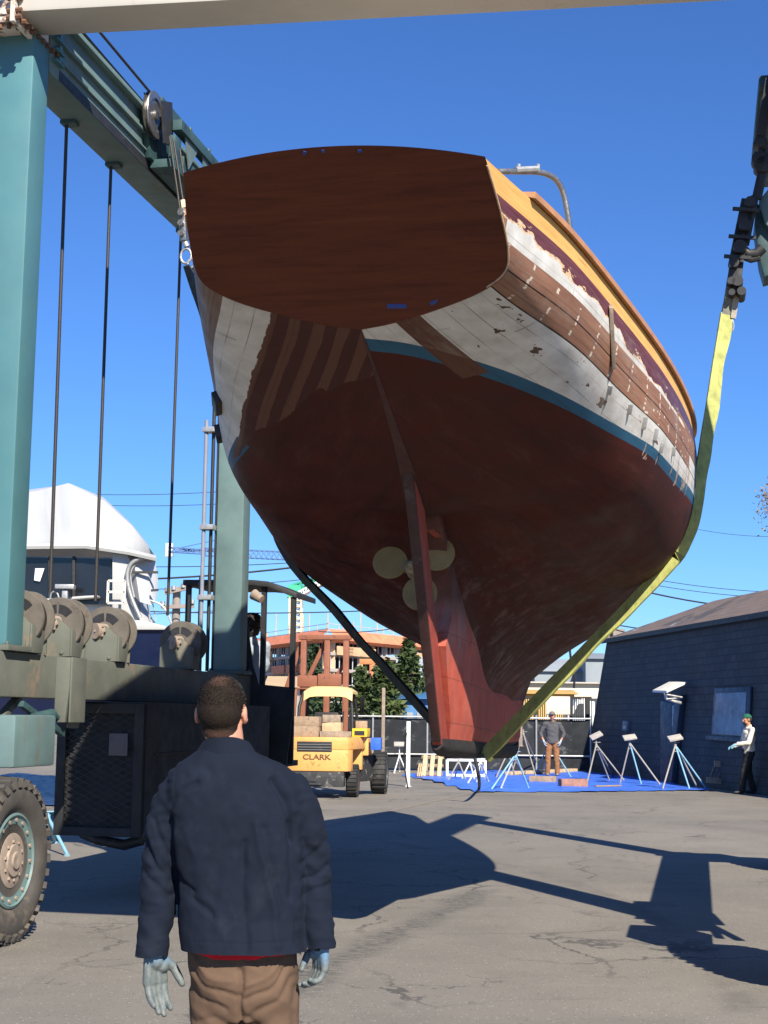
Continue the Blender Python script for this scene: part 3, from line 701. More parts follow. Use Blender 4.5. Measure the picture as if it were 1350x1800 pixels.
    if side > 0:
        lap = k.math('MINIMUM', k.math('ABSOLUTE', k.math('SUBTRACT', g, .455)), k.math('ABSOLUTE', k.math('SUBTRACT', g, .577)))
        c = k.mix(AND(lt(lap, .0045), gt(s, .1)), c, (.02,.012,.01))
        dirtm = k.mapr(k.noise(k.mapping(U, (2.2, 5, 1), loc=(9, 1, 0)), 1.0, 6, .7), .5, .75, 0, .55); c = k.mix(AND(dirtm, gt(g, .20), gt(zw, .0)), c, (.30,.25,.20))
    pt = k.mapr(k.noise(k.mapping(U, (1.3, 3.5, 1), loc=(2, 5, 0)), 1.0, 7, .75), .52, .72, 0, .5); c = k.mix(AND(pt, lt(zw, -.1), lt(g, 9)), c, (.11,.045,.035))
    pt2 = k.mapr(k.noise(k.mapping(U, (.8, 9, 1), loc=(7, 3, 0)), 1.0, 6, .7), .5, .7, 0, .5); c = k.mix(AND(pt2, lt(zw, -.1)), c, (.020,.007,.007))
    # plank seams all over
    gs = k.math('FRACT', k.math('DIVIDE', g, .118)); seam = lt(k.math('ABSOLUTE', k.math('SUBTRACT', gs, .5)), .022)
    butt = k.math('FRACT', k.math('MULTIPLY_ADD', s, .55, k.math('MULTIPLY', k.math('FLOOR', k.math('DIVIDE', g, .118)), .37)))
    bj = lt(k.math('ABSOLUTE', k.math('SUBTRACT', butt, .5)), .0022)
    seams = AND(OR(seam, bj), gt(g, .14))
    c = k.mix(AND(seams, k.mapr(k.noise(U, 2, 4), .4, .65, .08, .6)), c, (.03,.018,.015))
    k.l(c, b.inputs['Base Color']); k.l(k.mapr(blot, .3, .7, .48, .75), b.inputs['Roughness']); b.inputs['Specular IOR Level'].default_value = .2
    hgt = k.math('SUBTRACT', k.math('MULTIPLY', k.noise(P, 14, 6, .65), .5), k.math('MULTIPLY', seams, .9))
    k.bump(hgt, .35, .006, b)
    return m
for side in (1, -1):
    m = MB(); uv = []
    for i, (col, g_) in enumerate(rows):
        for k_, (s, b, z) in enumerate(col):
            m.v.append(yw(s, b*side, z)); uv.append((s/15, g_[k_]/4))
    n = NTT+1
    for i in range(NS):
        for k_ in range(NTT):
            q = (i*n+k_, i*n+k_+1, (i+1)*n+k_+1, (i+1)*n+k_); m.f.append(q if side < 0 else q[::-1])
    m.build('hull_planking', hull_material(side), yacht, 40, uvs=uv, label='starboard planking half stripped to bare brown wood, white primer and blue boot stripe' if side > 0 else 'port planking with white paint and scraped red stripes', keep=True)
# transom board
def transom_mat():
    m, t, b = nodes('transom_mahogany'); k = NT(t); P = k.coord(); Q = k.mapping(P, (1, 1, 16))
    gr = k.noise(Q, 1.6, 6, .7, .6); fi = k.noise(k.mapping(P, (1.5, 1.5, 40)), 3.0, 4, .7)
    c = k.mix(k.mapr(gr, .3, .7), (.075,.016,.007), (.135,.033,.013)); c = k.mix(k.mapr(fi, .4, .7, 0, .22), c, (.055,.014,.007))
    k.l(c, b.inputs['Base Color']); b.inputs['Roughness'].default_value = .42; b.inputs['Specular IOR Level'].default_value = .25; b.inputs['Coat Roughness'].default_value = .3
    k.bump(fi, .12, .004, b); return m
M['mahogany'] = transom_mat()
prof = [hullp(0, k_/40) for k_ in range(41)]
def crown(bb, b0=.83): q = bb/b0; return 4.64-.07*q*q   # deck crown of the transom top
top = []
for i in range(1, 24):
    bb = .83*(1-2*i/24); z = crown(bb); top.append((.0+(4.64-z)*1.16, bb, z))
outl = [(s, b, z) for (s, b, z) in prof] + [(s, -b, z) for (s, b, z) in prof[::-1][1:]] + [(s, b, z) for (s, b, z) in top[::-1]]
m = MB(); pts = [yw(s-.004, b*1.004, z-.003 if z < 4.3 else z+.003) for s, b, z in outl]
ctr = yw(.35, 0, 4.34)
n = len(pts); d = HU*.035
m.add([p for p in pts]+[p+d for p in pts]+[ctr, ctr+d], [(i, (i+1) % n, n+(i+1) % n, n+i) for i in range(n)]+[((i+1) % n, i, 2*n) for i in range(n)]+[(n+i, n+(i+1) % n, 2*n+1) for i in range(n)])
m.build('transom', M['mahogany'], yacht, 30)
# deck (cambered), seen only as the top edge
m = MB(); rr = []
for i in range(NS+1):
    s, b, z = rows[i][0][0]; hgt = .07+.03*min(1, i/30)
    rr.append([yw(s, b*(1-2*j/12), z+hgt*(1-(1-2*j/12)**2)) for j in range(13)])
m.loft(rr, caps=False, closed=False); m.build('deck', mat('deck_teak', (.30,.20,.12), .7, 0, .15, 10, .1), yacht, 40)
# cap rail along the sheer, starting a little forward of the transom, plus sheer moulding
for side in (1, -1):
    m = MB(); rings = []; rings2 = []
    for i in range(5, NS+1):
        s, b, z = rows[i][0][0]
        rings.append([yw(s, side*(b+.035), z-.002), yw(s, side*(b+.035), z+.035), yw(s, side*(b-.06), z+.04), yw(s, side*(b-.06), z-.01+.03)])
    m.loft(rings); m.build('cap_rail', mat('varnished_rail', (.42,.20,.085), .45, 0, .2, 8, .05), yacht, 30)
# sling keeps this side tidy: wooden batten nailed over the starboard planks
def batten(S0, g0, S1, g1, w, th, name, mt, side=1, par=yacht, out=.018):
    p0, n0 = girth_point(S0, g0, side, out); p1, n1 = girth_point(S1, g1, side, out)
    m = MB(); m.bar(p0, p1, w, th, up=n0); return m.build(name, mt, par, 30, .003)
M['grey_wood'] = mat('weathered_wood', (.26,.20,.15), .8, 0, .3, 12, .25, 60, dirt=(.10,.07,.05), damt=.4)
batten(1.80, .17, 1.86, .50, .075, .025, 'wooden_batten', M['grey_wood'])
# unseen cover added over the deck to shadow the hoist's left, higher to port
m = MB(); rg = []
for i in range(13):
    S = 1.9+i*.40; zt = 4.94+.28*(S-2.1); dk = 4.55
    rg.append([yw(S, -1.36, dk-.2), yw(S, -1.39, zt), yw(S, -1.1, zt+.02), yw(S, 0, dk+(zt-dk)*.55), yw(S, .95, dk+.2), yw(S, 1.0, dk)])
m.loft(rg); m.build('unseen_shadow_cover', mat('shadow_cover_tan', (.30,.27,.22), .9, 0, .1, 4, .1), yacht, 40)
m = MB(); m.tube([yw(s-.01, b*1.002, z) for s, b, z in prof[1:22]], .006, 6); m.build('transom_edge', mat('bare_plank_edge', (.42,.27,.15), .8, 0, .3, 30, .1), yacht, 60)
# rudder
def TE(z): return 3.68-(z-1.476)*.728
M['red_bottom'] = mat('red_bottom_paint', (.30,.05,.03), .6, 0, .18, 3.5, .25, 40, dirt=(.17,.06,.05), damt=.55, dscale=2.2, streak=True)
m = MB(); rg = []
zs = [1.44, 1.50, 1.7, 2.0, 2.3, 2.6, 2.9, 3.2, 3.42]
for z in zs:
    te = TE(z) + (.06 if z < 1.46 else 0); ch = .29
    t1, t2 = .034, .042
    rg.append([yw(te, -t1, z), yw(te, t1, z), yw(te+ch*.5, t2, z), yw(te+ch, t2, z), yw(te+ch, -t2, z), yw(te+ch*.5, -t2, z)])
m.loft(rg); rud = m.build('rudder', M['red_bottom'], yacht, 40, .004)
m = MB(); m.loft([[yw(TE(z)-.012, -.034, z), yw(TE(z)-.012, .034, z), yw(TE(z)+.02, .0365, z), yw(TE(z)+.02, -.0365, z)] for z in (1.5, 2.0, 2.6, 3.2, 3.40)]); m.build('trailing_edge', mat('dark_edge', (.045,.016,.014), .6, 0, .3, 6, .2, dirt=(.10,.07,.065), damt=.5, dscale=5), rud, 40, .004)  # separate darker strip along the rudder's aft edge
m = MB()
for z in (2.98,):
    te = TE(z)+.43; pass
    m.bar(yw(te-.10, .056, z), yw(te+.16, .072, z-.02), .006, .05, up=HV); m.bar(yw(te-.10, -.056, z), yw(te+.16, -.072, z-.02), .006, .05, up=HV)
m.build('gudgeon', M['red_bottom'], yacht)
# keel and deadwood
def keel_half(s, z):
    f = min(1, max(0, (z-1.3)/.9)); w = .085+.06*f; fr = max(0, (s-6.6)/2.0); w *= (1-.45*min(1, fr)**2); af = max(0, (4.6-s)/.9); w *= (1-.35*min(1, af)); return w
def bottom(s):
    return 1.455-.028*(s-3.9) + (.10*max(0, (s-7.7))**2*1.2)
m = MB(); KR = []
ks = [i/60 for i in range(61)]; kz = [j/16 for j in range(17)]
def keel_s(u_, z):
    a = TE(z)+.30; a += .0
    if 2.28 < z < 3.12: a += .52*math.sin(math.pi*(z-2.28)/.84)**.4
    e = 8.42 + max(0, z-2.0)*.15
    return a+(e-a)*u_
grid = {}
vs = []; fs = []
for sd in (1, -1):
    off = len(vs)
    for i, u_ in enumerate(ks):
        sb = keel_s(u_, 1.5); zb_ = bottom(sb); zt = 3.15 if u_ < .12 else 3.15-.9*min(1, (u_-.12)/.2)
        for j, w_ in enumerate(kz):
            z = zb_+(zt-zb_)*w_; s = keel_s(u_, z); h_ = keel_half(s, z)
            if w_ < .07: h_ *= .72
            vs.append(yw(s, sd*h_, z))
    n = len(kz)
    for i in range(len(ks)-1):
        for j in range(n-1):
            q = (off+i*n+j, off+(i+1)*n+j, off+(i+1)*n+j+1, off+i*n+j+1); fs.append(q if sd < 0 else q[::-1])
N2 = len(ks)*len(kz); n = len(kz)
for i in range(len(ks)-1): fs.append((i*n, (i+1)*n, N2+(i+1)*n, N2+i*n))
for j in range(n-1): fs.append((j, j+1, N2+j+1, N2+j)); fs.append(((len(ks)-1)*n+j, (len(ks)-1)*n+j+1, N2+(len(ks)-1)*n+j+1, N2+(len(ks)-1)*n+j))
m.add(vs, fs)
def keel_mat():
    mm, t, b = nodes('keel_paint'); k = NT(t); P = k.coord(); sp = k.n('ShaderNodeSeparateXYZ'); k.l(P, sp.inputs[0]); z = sp.outputs[2]
    c = k.mix(k.mapr(k.noise(P, 4, 6, .65), .3, .7), (.38,.060,.034), (.54,.105,.060))
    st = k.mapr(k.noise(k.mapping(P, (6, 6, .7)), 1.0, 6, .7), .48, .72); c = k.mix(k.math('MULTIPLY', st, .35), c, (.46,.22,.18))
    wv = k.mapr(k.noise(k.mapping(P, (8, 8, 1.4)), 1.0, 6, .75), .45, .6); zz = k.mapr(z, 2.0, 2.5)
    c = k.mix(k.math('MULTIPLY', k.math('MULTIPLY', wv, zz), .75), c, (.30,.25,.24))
    c = k.mix(k.mapr(k.math('ADD', z, k.math('MULTIPLY', k.noise(P, 3, 4), .3)), 2.45, 2.75), c, k.mix(k.mapr(k.noise(P, 5, 5), .35, .7), (.07,.016,.012), (.13,.05,.04)))  # shade of the hull painted into the upper keel and deadwood
    seam = k.math('LESS_THAN', k.math('ABSOLUTE', k.math('SUBTRACT', k.math('FRACT', k.math('MULTIPLY_ADD', z, 3.1, k.math('MULTIPLY', sp.outputs[1], .11))), .5)), .012)
    c = k.mix(k.math('MULTIPLY', seam, .45), c, (.07,.03,.025))
    zr = k.math('ADD', z, k.math('MULTIPLY', k.noise(P, 9, 4), .06)); c = k.mix(k.math('LESS_THAN', zr, 1.475), c, (.028,.022,.02))
    k.l(c, b.inputs['Base Color']); b.inputs['Roughness'].default_value = .62
    k.bump(k.noise(P, 22, 6, .7), .4, .006, b); return mm
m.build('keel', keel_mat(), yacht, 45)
# strip closing the bottom between the two sides
m = MB(); rg = []
for i in range(NS+1):
    s, b, z = rows[i][0][-1]; b += .004; rg.append([yw(s, b, z+.01), yw(s, -b, z+.01), yw(s, -b, z-.004), yw(s, b, z-.004)])
m.loft(rg); m.build('keelson', M['red_bottom'] if False else mat('shaded_bottom_paint', (.05,.013,.010), .6, 0, .2, 5, .1), yacht)  # same bottom paint, darkened to stand for shade under the hull
# dark worn shoe along the bottom of the keel
m = MB(); rg = []
for i in range(41):
    s = 3.70+(8.40-3.70)*i/40; e_ = min(1, (s-3.66)/.25, (8.46-s)/.35); zb_ = bottom(s)+.02; w_ = .085*(.45+.55*e_); d_ = .085*e_**.5; ring = []
    for j in range(12):
        a = math.pi*(1+j/11); ring.append(yw(s, w_*math.cos(a), zb_+d_*math.sin(a)+.008*noise.noise(Vector((s*3, j*.3, 0)))))
    rg.append(ring+[yw(s, w_*.98, zb_+.045), yw(s, -w_*.98, zb_+.045)])
m.loft(rg); m.build('keel_shoe', mat('black_keel_shoe', (.022,.018,.017), .8, 0, .35, 7, .5, 30, dirt=(.10,.05,.04), damt=.35, dscale=5), yacht, 50)
# propeller, a little to port of the centre line
PB = at(728, 1002, 10.74); pc = (PB-YO)
axis = (HU*.97+Vector((0, 0, -.24))-HV*.03).normalized()
pr = MB(); pr.lathe(PB-axis*.10, axis, [(-.06, .012), (-.03, .03), (.0, .035), (.02, .055), (.14, .06), (.16, .05), (.9, .03)], 20)
prop = pr.build('propeller', mat('dull_bronze_hub', (.30,.24,.15), .5, .4, .3, 20, .1), yacht, 40)
M['bronze'] = mat('propeller_yellow_primer', (.26,.17,.055), .6, 0, .15, 9, .12, 60, dirt=(.27,.20,.12), damt=.35, dscale=6)
def blade(ctr_px, rx, ry):
    c = at(ctr_px[0], ctr_px[1], 10.74); rad = (c-PB); rad -= axis*rad.dot(axis); L = rad.length; rad.normalize(); tan = axis.cross(rad)
    m = MB(); ring = []; NN = 26
    front, back = [], []
    for i in range(NN):
        a = 2*math.pi*i/NN; lr = rx*math.cos(a); lt_ = ry*math.sin(a)
        tw = lt_*.05; p = PB+rad*(L+lr)+tan*lt_+axis*(tw); front.append(p-axis*.006); back.append(p+axis*.006)
    c0 = PB+rad*L
    m.add(front+back+[c0-axis*.02, c0+axis*.015], [(i, (i+1) % NN, NN+(i+1) % NN, NN+i) for i in range(NN)]+[((i+1) % NN, i, 2*NN) for i in range(NN)]+[(NN+i, NN+(i+1) % NN, 2*NN+1) for i in range(NN)])
    m.bar(PB+rad*.03, PB+rad*(L-rx*.5), .07, .03, up=axis)
    m.build('blade', M['bronze'], prop, 50)
blade((684, 985), .13, .125); blade((769, 974), .13, .125); blade((740, 1047), .13, .128)
# stern pulpit of bent tube
m = MB()
pp = [yw(1.30, 1.10, 4.50), yw(1.28, 1.10, 4.66), yw(1.24, 1.10, 4.80), yw(1.16, 1.08, 4.87), yw(1.02, 1.03, 4.895), yw(.85, .97, 4.895), yw(.60, .88, 4.88), yw(.45, .6, 4.86), yw(.40, 0, 4.85), yw(.45, -.6, 4.86), yw(.60, -.85, 4.88)]
P_ = MB()
def smooth_path(pts, it=2):
    for _ in range(it):
        q = [pts[0]]
        for i in range(len(pts)-1): q += [pts[i].lerp(pts[i+1], .25), pts[i].lerp(pts[i+1], .75)]
        pts = q+[pts[-1]]
    return pts
gl = [at(1004, 418, 8.75), at(998, 375, 8.72), at(990, 335, 8.70), at(976, 312, 8.66), at(950, 302, 8.6), at(915, 302, 8.5), at(870, 301, 8.4), at(820, 300, 8.3), at(700, 300, 8.5), at(560, 300, 8.75)]
m.tube(smooth_path(gl), .018, 12)
pul = m.build('stern_rail', M['steel'], yacht, 60)
m = MB(); m.tube([at(906, 299, 8.47), at(944, 297, 8.56)], .02, 8)
for x in (911, 945): m.cyl(at(x, 303, 8.5+.1*(x > 930)), at(x+1, 289, 8.5+.1*(x > 930)), .012, n=8)
m.build('rail_bracket', M['galv'], pul, 40)
# blue masking tape left on the transom
tape = mat('blue_masking_tape', (.02,.055,.24), .6, 0, .15, 10, 0)
def tpatch(x0, y0, x1, y1, w):
    # find the transom plane point: s = (4.64-z)*1.16
    def hit(x, y):
        d = ray(x, y)
        A = (CAM-YO).dot(HU); B = d.dot(HU)
        t = (1.16*(4.64-.01-CAM.z)-A)/(B+1.16*d.z); return CAM+d*t
    p0, p1 = hit(x0, y0), hit(x1, y1); nn = -(HU+Vector((0, 0, 1.16))).normalized()
    m = MB(); m.bar(p0+nn*.012, p1+nn*.012, w, .004, up=nn); return m.build('tape_strip', tape, yacht)
tpatch(681, 536, 715, 536, .028); tpatch(757, 532, 771, 526, .022); tpatch(811, 500, 829, 497, .03); tpatch(854, 463, 864, 462, .03)
tpatch(533, 266, 539, 268, .02); tpatch(566, 264, 571, 264, .015); tpatch(630, 264, 636, 263, .015)
# blocks of wood clamped on the port sheer
batten(1.9, .62, 2.25, .62, .09, .05, 'wood_block', M['black_iron'], -1); 
batten(3.0, .60, 3.3, .60, .09, .05, 'wood_block', M['black_iron'], -1)
# small splinters, clamps and hardware on the starboard side
for S0, g0, dg in ((1.9, .60, .05), (2.4, .60, .06), (2.8, .60, .08), (3.15, .61, .08), (3.4, .66, .07), (3.8, .60, .06)):
    batten(S0, g0, S0+.03, g0+dg, .022, .03, 'hull_clip', M['galv'], 1, yacht, .012)
# stair-stepped plank ends along the lower edge of the brown planks (the lap stands proud)
m = MB(); rg = []
for i in range(0, 31):
    S = .35+i*.145
    p, n_ = girth_point(S, .575, 1, 0.0); q, _ = girth_point(S, .335, 1, 0.0); r_, n2 = girth_point(S, .455, 1, 0.0)
    rg.append([p+n_*.002, p+n_*.014, r_+n2*.014, q+n_*.012, q+n_*.002])
# ================================================================ LIFTING SLING (wide webbing strap under the hull)
def world_to_boat(P):
    q = P-YO; return q.dot(HU), q.dot(HV), q.z
SB = 5.50
sling = empty('lifting_sling', hz(3.17, SA, 1.3), 0, 'long green and yellow webbing sling passing under the keel of the wooden yacht', 'sling')
sec = [hullp(SB, k_/60) for k_ in range(61)]
def sec_pts(side):
    out = []
    for s, b, z in sec:
        out.append(yw(SB, b*side, z))
    return out
def convex_chain(side, top):
    """strap path from the upper block over the bilge to the keel: upper hull of the section"""
    pts = [(abs((p-YO).dot(HV)-(.0)), p.z) for p in sec_pts(side)]
    kb = bottom(SB)-.035
    pts = pts + [(.10, kb+.03), (.07, kb)]
    # convex hull, outer side
    P2 = [top]+pts
    hullc = [P2[0]]; i = 0
    while i < len(P2)-1:
        best = None
        for j in range(i+1, len(P2)):
            dx, dz = P2[j][0]-P2[i][0], P2[j][1]-P2[i][1]
            ang = math.atan2(dx, -dz)       # 0 = straight down, larger = further out
            if best is None or ang > best[0]+1e-9: best = (ang, j)
        i = best[1]; hullc.append(P2[i])
    return hullc
SUNV = sdir.copy()
def strap(path3, w, th, name, mt, par, wob=0.0, seed=0, turn=None):
    m = MB(); rg = []
    pts = []
    for i in range(len(path3)-1):
        L = (path3[i+1]-path3[i]).length; nn = max(1, int(L/.09))
        for k_ in range(nn): pts.append(path3[i].lerp(path3[i+1], k_/nn))
    pts.append(path3[-1])
    for i, p in enumerate(pts):
        t = (pts[min(i+1, len(pts)-1)]-pts[max(0, i-1)]).normalized(); nrm = t.cross(HU).normalized()
        q = noise.noise(Vector((i*.23, seed, 0)))*wob; w2 = w*(1+q*.8); p = p+nrm*(q*.05)+HU*(q*.10)
        tw = noise.noise(Vector((i*.13, seed+5, 0)))*wob*.6 + (turn(p.z) if turn else 0); ax = (HU*math.cos(tw)+nrm*math.sin(tw))
        if turn:
            best = None
            for sg_ in (1, -1):
                a2 = HU*math.cos(tw*sg_)+nrm*math.sin(tw*sg_); nv = a2.cross(t)
                if nv.dot(CAM-p) < 0: nv = -nv
                sc_ = nv.dot(SUNV)
                if best is None or sc_ > best[0]: best = (sc_, a2)
            if best[1].dot(HU) < 0: best = (0, -best[1])
            ax = best[1]
        nr2 = ax.cross(t).normalized()
        rg.append([p-ax*w2/2-nr2*th/2, p+ax*w2/2-nr2*th/2, p+ax*w2/2+nr2*th/2, p-ax*w2/2+nr2*th/2])
    m.loft(rg); return m.build(name, mt, par, 35)
def sling_mat(nm, a, b_):
    mm, t, b = nodes(nm); k = NT(t); P = k.coord()
    c = k.mix(k.mapr(k.noise(P, 7, 5, .7), .35, .65), a, b_); c = k.mix(k.mapr(k.noise(k.mapping(P, (30, 30, 4)), 1.0, 5, .7), .5, .75, 0, .6), c, (.10,.105,.04))
    k.l(c, b.inputs['Base Color']); b.inputs['Roughness'].default_value = .8; k.bump(k.noise(P, 120, 3), .4, .004, b); return mm
M['sling_y'] = sling_mat('yellow_webbing', (.54,.52,.12), (.30,.31,.075))
M['sling_g'] = sling_mat('green_webbing', (.26,.27,.08), (.42,.42,.12))
M['sling_shade'] = sling_mat('shaded_webbing', (.03,.032,.03), (.055,.055,.045))  # same webbing with the hull's shade in its colour, port and keel runs
cx0 = 0.0
topR = Vector(hz(*P_a(1277, 552))); bR = (topR-YO).dot(HV)
chainR = convex_chain(1, (bR, topR.z))
pathR = [YO+HU*SB+HV*(b+.02)+Vector((0, 0, z-.012)) for b, z in chainR]
pathR[0] = topR
for i in range(len(pathR)-1, -1, -1): pass
strap(pathR, .115, .025, 'strap', M['sling_g'], sling, .25, 1, lambda z: -1.15)
# brighter protective sleeve over the lower run
low = [p for p in pathR if p.z < 3.1]
if len(low) >= 2:
    e = low[0].lerp(low[-1], .0)
strap([p+HV*.02-Vector((0, 0, .02)) for p in pathR if p.z < 2.8], .09, .035, 'sleeve', M['sling_y'], sling, .3, 3, lambda z: -1.15)
strap([Vector(P_w) for P_w in (hz(*P_a(1289, 492)), hz(*P_a(1283, 530)), hz(*P_a(1271, 585)))], .11, .03, 'webbing_tail', mat('grey_webbing', (.16,.16,.13), .85, 0, .3, 20, .3), sling, .2, 21, lambda z: -1.2)
strap([Vector(P_w) for P_w in (hz(*P_a(1297, 500)), hz(*P_a(1288, 560)))], .05, .03, 'webbing_tail', mat('grey_webbing', (.30,.27,.22), .85, 0, .3, 20, .3), sling, .2, 22, lambda z: -1.2)
m = MB(); m.tube(smooth_path([hz(*P_a(1279, 558)), hz(*P_a(1288, 562)), hz(*P_a(1290, 575)), hz(*P_a(1287, 582))]), .008, 6); m.build('loose_cord', M['galv'], sling, 50)
topL = Vector(hz(*P_a(331, 470))); bL = -(topL-YO).dot(HV)
chainL = convex_chain(-1, (bL, topL.z))
pathL = [YO+HU*SB-HV*(b+.02)+Vector((0, 0, z-.012)) for b, z in chainL]; pathL[0] = topL
strap(pathL, .15, .06, 'strap', M['sling_shade'], sling, .2, 9)
strap([p+HU*.16-Vector((0, 0, .0)) for p in pathL[-2:]], .09, .04, 'strap', M['sling_shade'], sling, .5, 12)
strap([pathR[-1], pathL[-1]], .19, .035, 'strap', M['sling_shade'], sling, 0, 2)
# ================================================================ PEOPLE
def ell(m, c, r, rot=None, n=16):
    c = Vector(c); vs = []; fs = []
    for i in range(1, n):
        th = math.pi*i/n
        for j in range(2*n):
            ph = math.pi*j/n; p = Vector((r[0]*math.sin(th)*math.cos(ph), r[1]*math.sin(th)*math.sin(ph), r[2]*math.cos(th)))
            vs.append(c+(rot @ p if rot else p))
    k = 2*n
    for i in range(n-2):
        for j in range(k): fs.append((i*k+j, (i+1)*k+j, (i+1)*k+(j+1) % k, i*k+(j+1) % k))
    t = Vector((0, 0, r[2])); vs += [c+(rot @ t if rot else t), c-(rot @ t if rot else t)]
    a, b = len(vs)-2, len(vs)-1
    for j in range(k): fs.append((a, j, (j+1) % k)); fs.append((b, (n-2)*k+(j+1) % k, (n-2)*k+j))
    m.add(vs, fs)
def limb(m, pts, rs, n=16, fl=1.0):
    """tapered limb with rounded joints"""
    pts = [Vector(p) for p in pts]
    P, Q = [], []
    for i in range(len(pts)-1):
        for k in range(6):
            t = k/6; P.append(pts[i].lerp(pts[i+1], t)); Q.append(rs[i]+(rs[i+1]-rs[i])*t)
    P.append(pts[-1]); Q.append(rs[-1])
    m.tube(P, 0, n, rs=Q, flat=fl)
    for p, r in zip(pts, rs): ell(m, p, (r*.99, r*.99, r*.99), n=8)
def remesh(m, name, mt, parent, voxel, smooth=3, disp=None, keepf=None, label=None):
    me = bpy.data.meshes.new(name+'_src'); inv = WM[parent.name].inverted()
    me.from_pydata([tuple(inv @ p) for p in m.v], [], m.f)
    bm = bmesh.new(); bm.from_mesh(me); bmesh.ops.recalc_face_normals(bm, faces=bm.faces); bm.to_mesh(me); bm.free()
    o = bpy.data.objects.new(name+'_src', me); COL.objects.link(o)
    md = o.modifiers.new('r', 'REMESH'); md.mode = 'VOXEL'; md.voxel_size = voxel
    dg = bpy.context.evaluated_depsgraph_get(); ev = o.evaluated_get(dg)
    me2 = bpy.data.meshes.new_from_object(ev); bpy.data.objects.remove(o); bpy.data.meshes.remove(me)
    me2.name = name
    bm = bmesh.new(); bm.from_mesh(me2)
    for _ in range(smooth): bmesh.ops.smooth_vert(bm, verts=bm.verts, factor=.5, use_axis_x=True, use_axis_y=True, use_axis_z=True)
    bm.normal_update()
    if disp:
        for v in bm.verts:
            w = WM[parent.name] @ v.co; v.co = v.co + v.normal*disp(w, v.normal)
    if keepf:
        bmesh.ops.delete(bm, geom=[f for f in bm.faces if not keepf(WM[parent.name] @ f.calc_center_median(), f.normal)], context='FACES')
    bm.to_mesh(me2); bm.free()
    for p in me2.polygons: p.use_smooth = True
    me2.materials.clear(); me2.materials.append(mt)
    ob = bpy.data.objects.new(name, me2); link(ob, parent); return tag(ob, label)
def cloth_mat(name, col, weave=700, rough=.9, fade=None, var=.15, sheen=.3):
    m, t, b = nodes(name); k = NT(t); P = k.coord()
    c = k.mix(k.mapr(k.noise(P, 9, 5, .6), .3, .7), tuple(q*(1-var) for q in col), tuple(min(1, q*(1+var)) for q in col))
    if fade: c = k.mix(k.mapr(k.noise(P, 4.5, 5, .65, .5), .58, .8, 0, .7), c, fade)
    k.l(c, b.inputs['Base Color']); b.inputs['Roughness'].default_value = rough; b.inputs['Sheen Weight'].default_value = 0; b.inputs['Specular IOR Level'].default_value = .2
    k.bump(k.math('ADD', k.math('MULTIPLY', k.noise(P, weave, 2), .4), k.math('MULTIPLY', k.noise(P, 60, 4, .6), .6)), .25, .003, b); return m
def skin_mat(name, col):
    m, t, b = nodes(name); k = NT(t); P = k.coord()
    c = k.mix(k.mapr(k.noise(P, 30, 4), .35, .65), tuple(q*.88 for q in col), col); k.l(c, b.inputs['Base Color'])
    b.inputs['Roughness'].default_value = .55; b.inputs['Subsurface Weight'].default_value = .12; b.inputs['Subsurface Radius'].default_value = (.012, .005, .003)
    k.bump(k.noise(P, 300, 3), .15, .001, b); return m
M['skin'] = skin_mat('skin', (.50, .235, .155)); M['skin2'] = skin_mat('tanned_skin', (.42, .19, .12))
M['eye'] = mat('eye_white', (.6,.57,.54), .3, 0, .02, 5, 0); M['lip'] = mat('lips', (.36,.13,.10), .5, 0, .1, 30, 0)
def head_shapes(m, c, yaw, s=1.0):
    """c: centre of the head at eye height; yaw: facing direction (0 = +y)"""
    Rz = Matrix.Rotation(yaw, 3, 'Z')
    def T(x, y, z): return Vector(c)+Rz @ Vector((x*s, y*s, z*s))
    ell(m, T(0, -.012, .030), (.076*s, .096*s, .088*s), Rz); ell(m, T(0, -.035, .012), (.072*s, .075*s, .078*s), Rz)
    ell(m, T(0, .030, -.040), (.060*s, .062*s, .078*s), Rz); ell(m, T(0, .055, -.098), (.032*s, .030*s, .024*s), Rz)
    for q in (-1, 1):
        ell(m, T(q*.045, .03, -.070), (.020*s, .045*s, .028*s), Rz); ell(m, T(q*.042, .062, -.018), (.024*s, .022*s, .020*s), Rz)
        ell(m, T(q*.080, -.010, -.008), (.009*s, .021*s, .033*s), Rz @ Matrix.Rotation(q*.25, 3, 'Z'))
        ell(m, T(q*.083, -.004, -.026), (.008*s, .012*s, .013*s), Rz)
    ell(m, T(0, .072, .022), (.05*s, .018*s, .012*s), Rz)
    limb(m, [T(0, .088, .012), T(0, .100, -.012), T(0, .110, -.034)], [.008*s, .010*s, .013*s], 10)
    ell(m, T(0, .100, -.037), (.018*s, .011*s, .009*s), Rz)
    ell(m, T(0, .088, -.066), (.024*s, .010*s, .010*s), Rz)
    return T, Rz
def face_parts(T, Rz, par, s):
    for q in (-1, 1):
        m = MB(); ell(m, T(q*.031, .079, .001), (.013*s, .008*s, .008*s), Rz, 8); e = m.build('eye', M['eye'], par, 60)
        m = MB(); ell(m, T(q*.031, .0865, .001), (.0055*s, .0025*s, .0055*s), Rz, 6); m.build('iris', M['black_iron'], e, 60)
    m = MB(); ell(m, T(0, .0965, -.066), (.022*s, .005*s, .007*s), Rz, 8); m.build('mouth', M['lip'], par, 60)
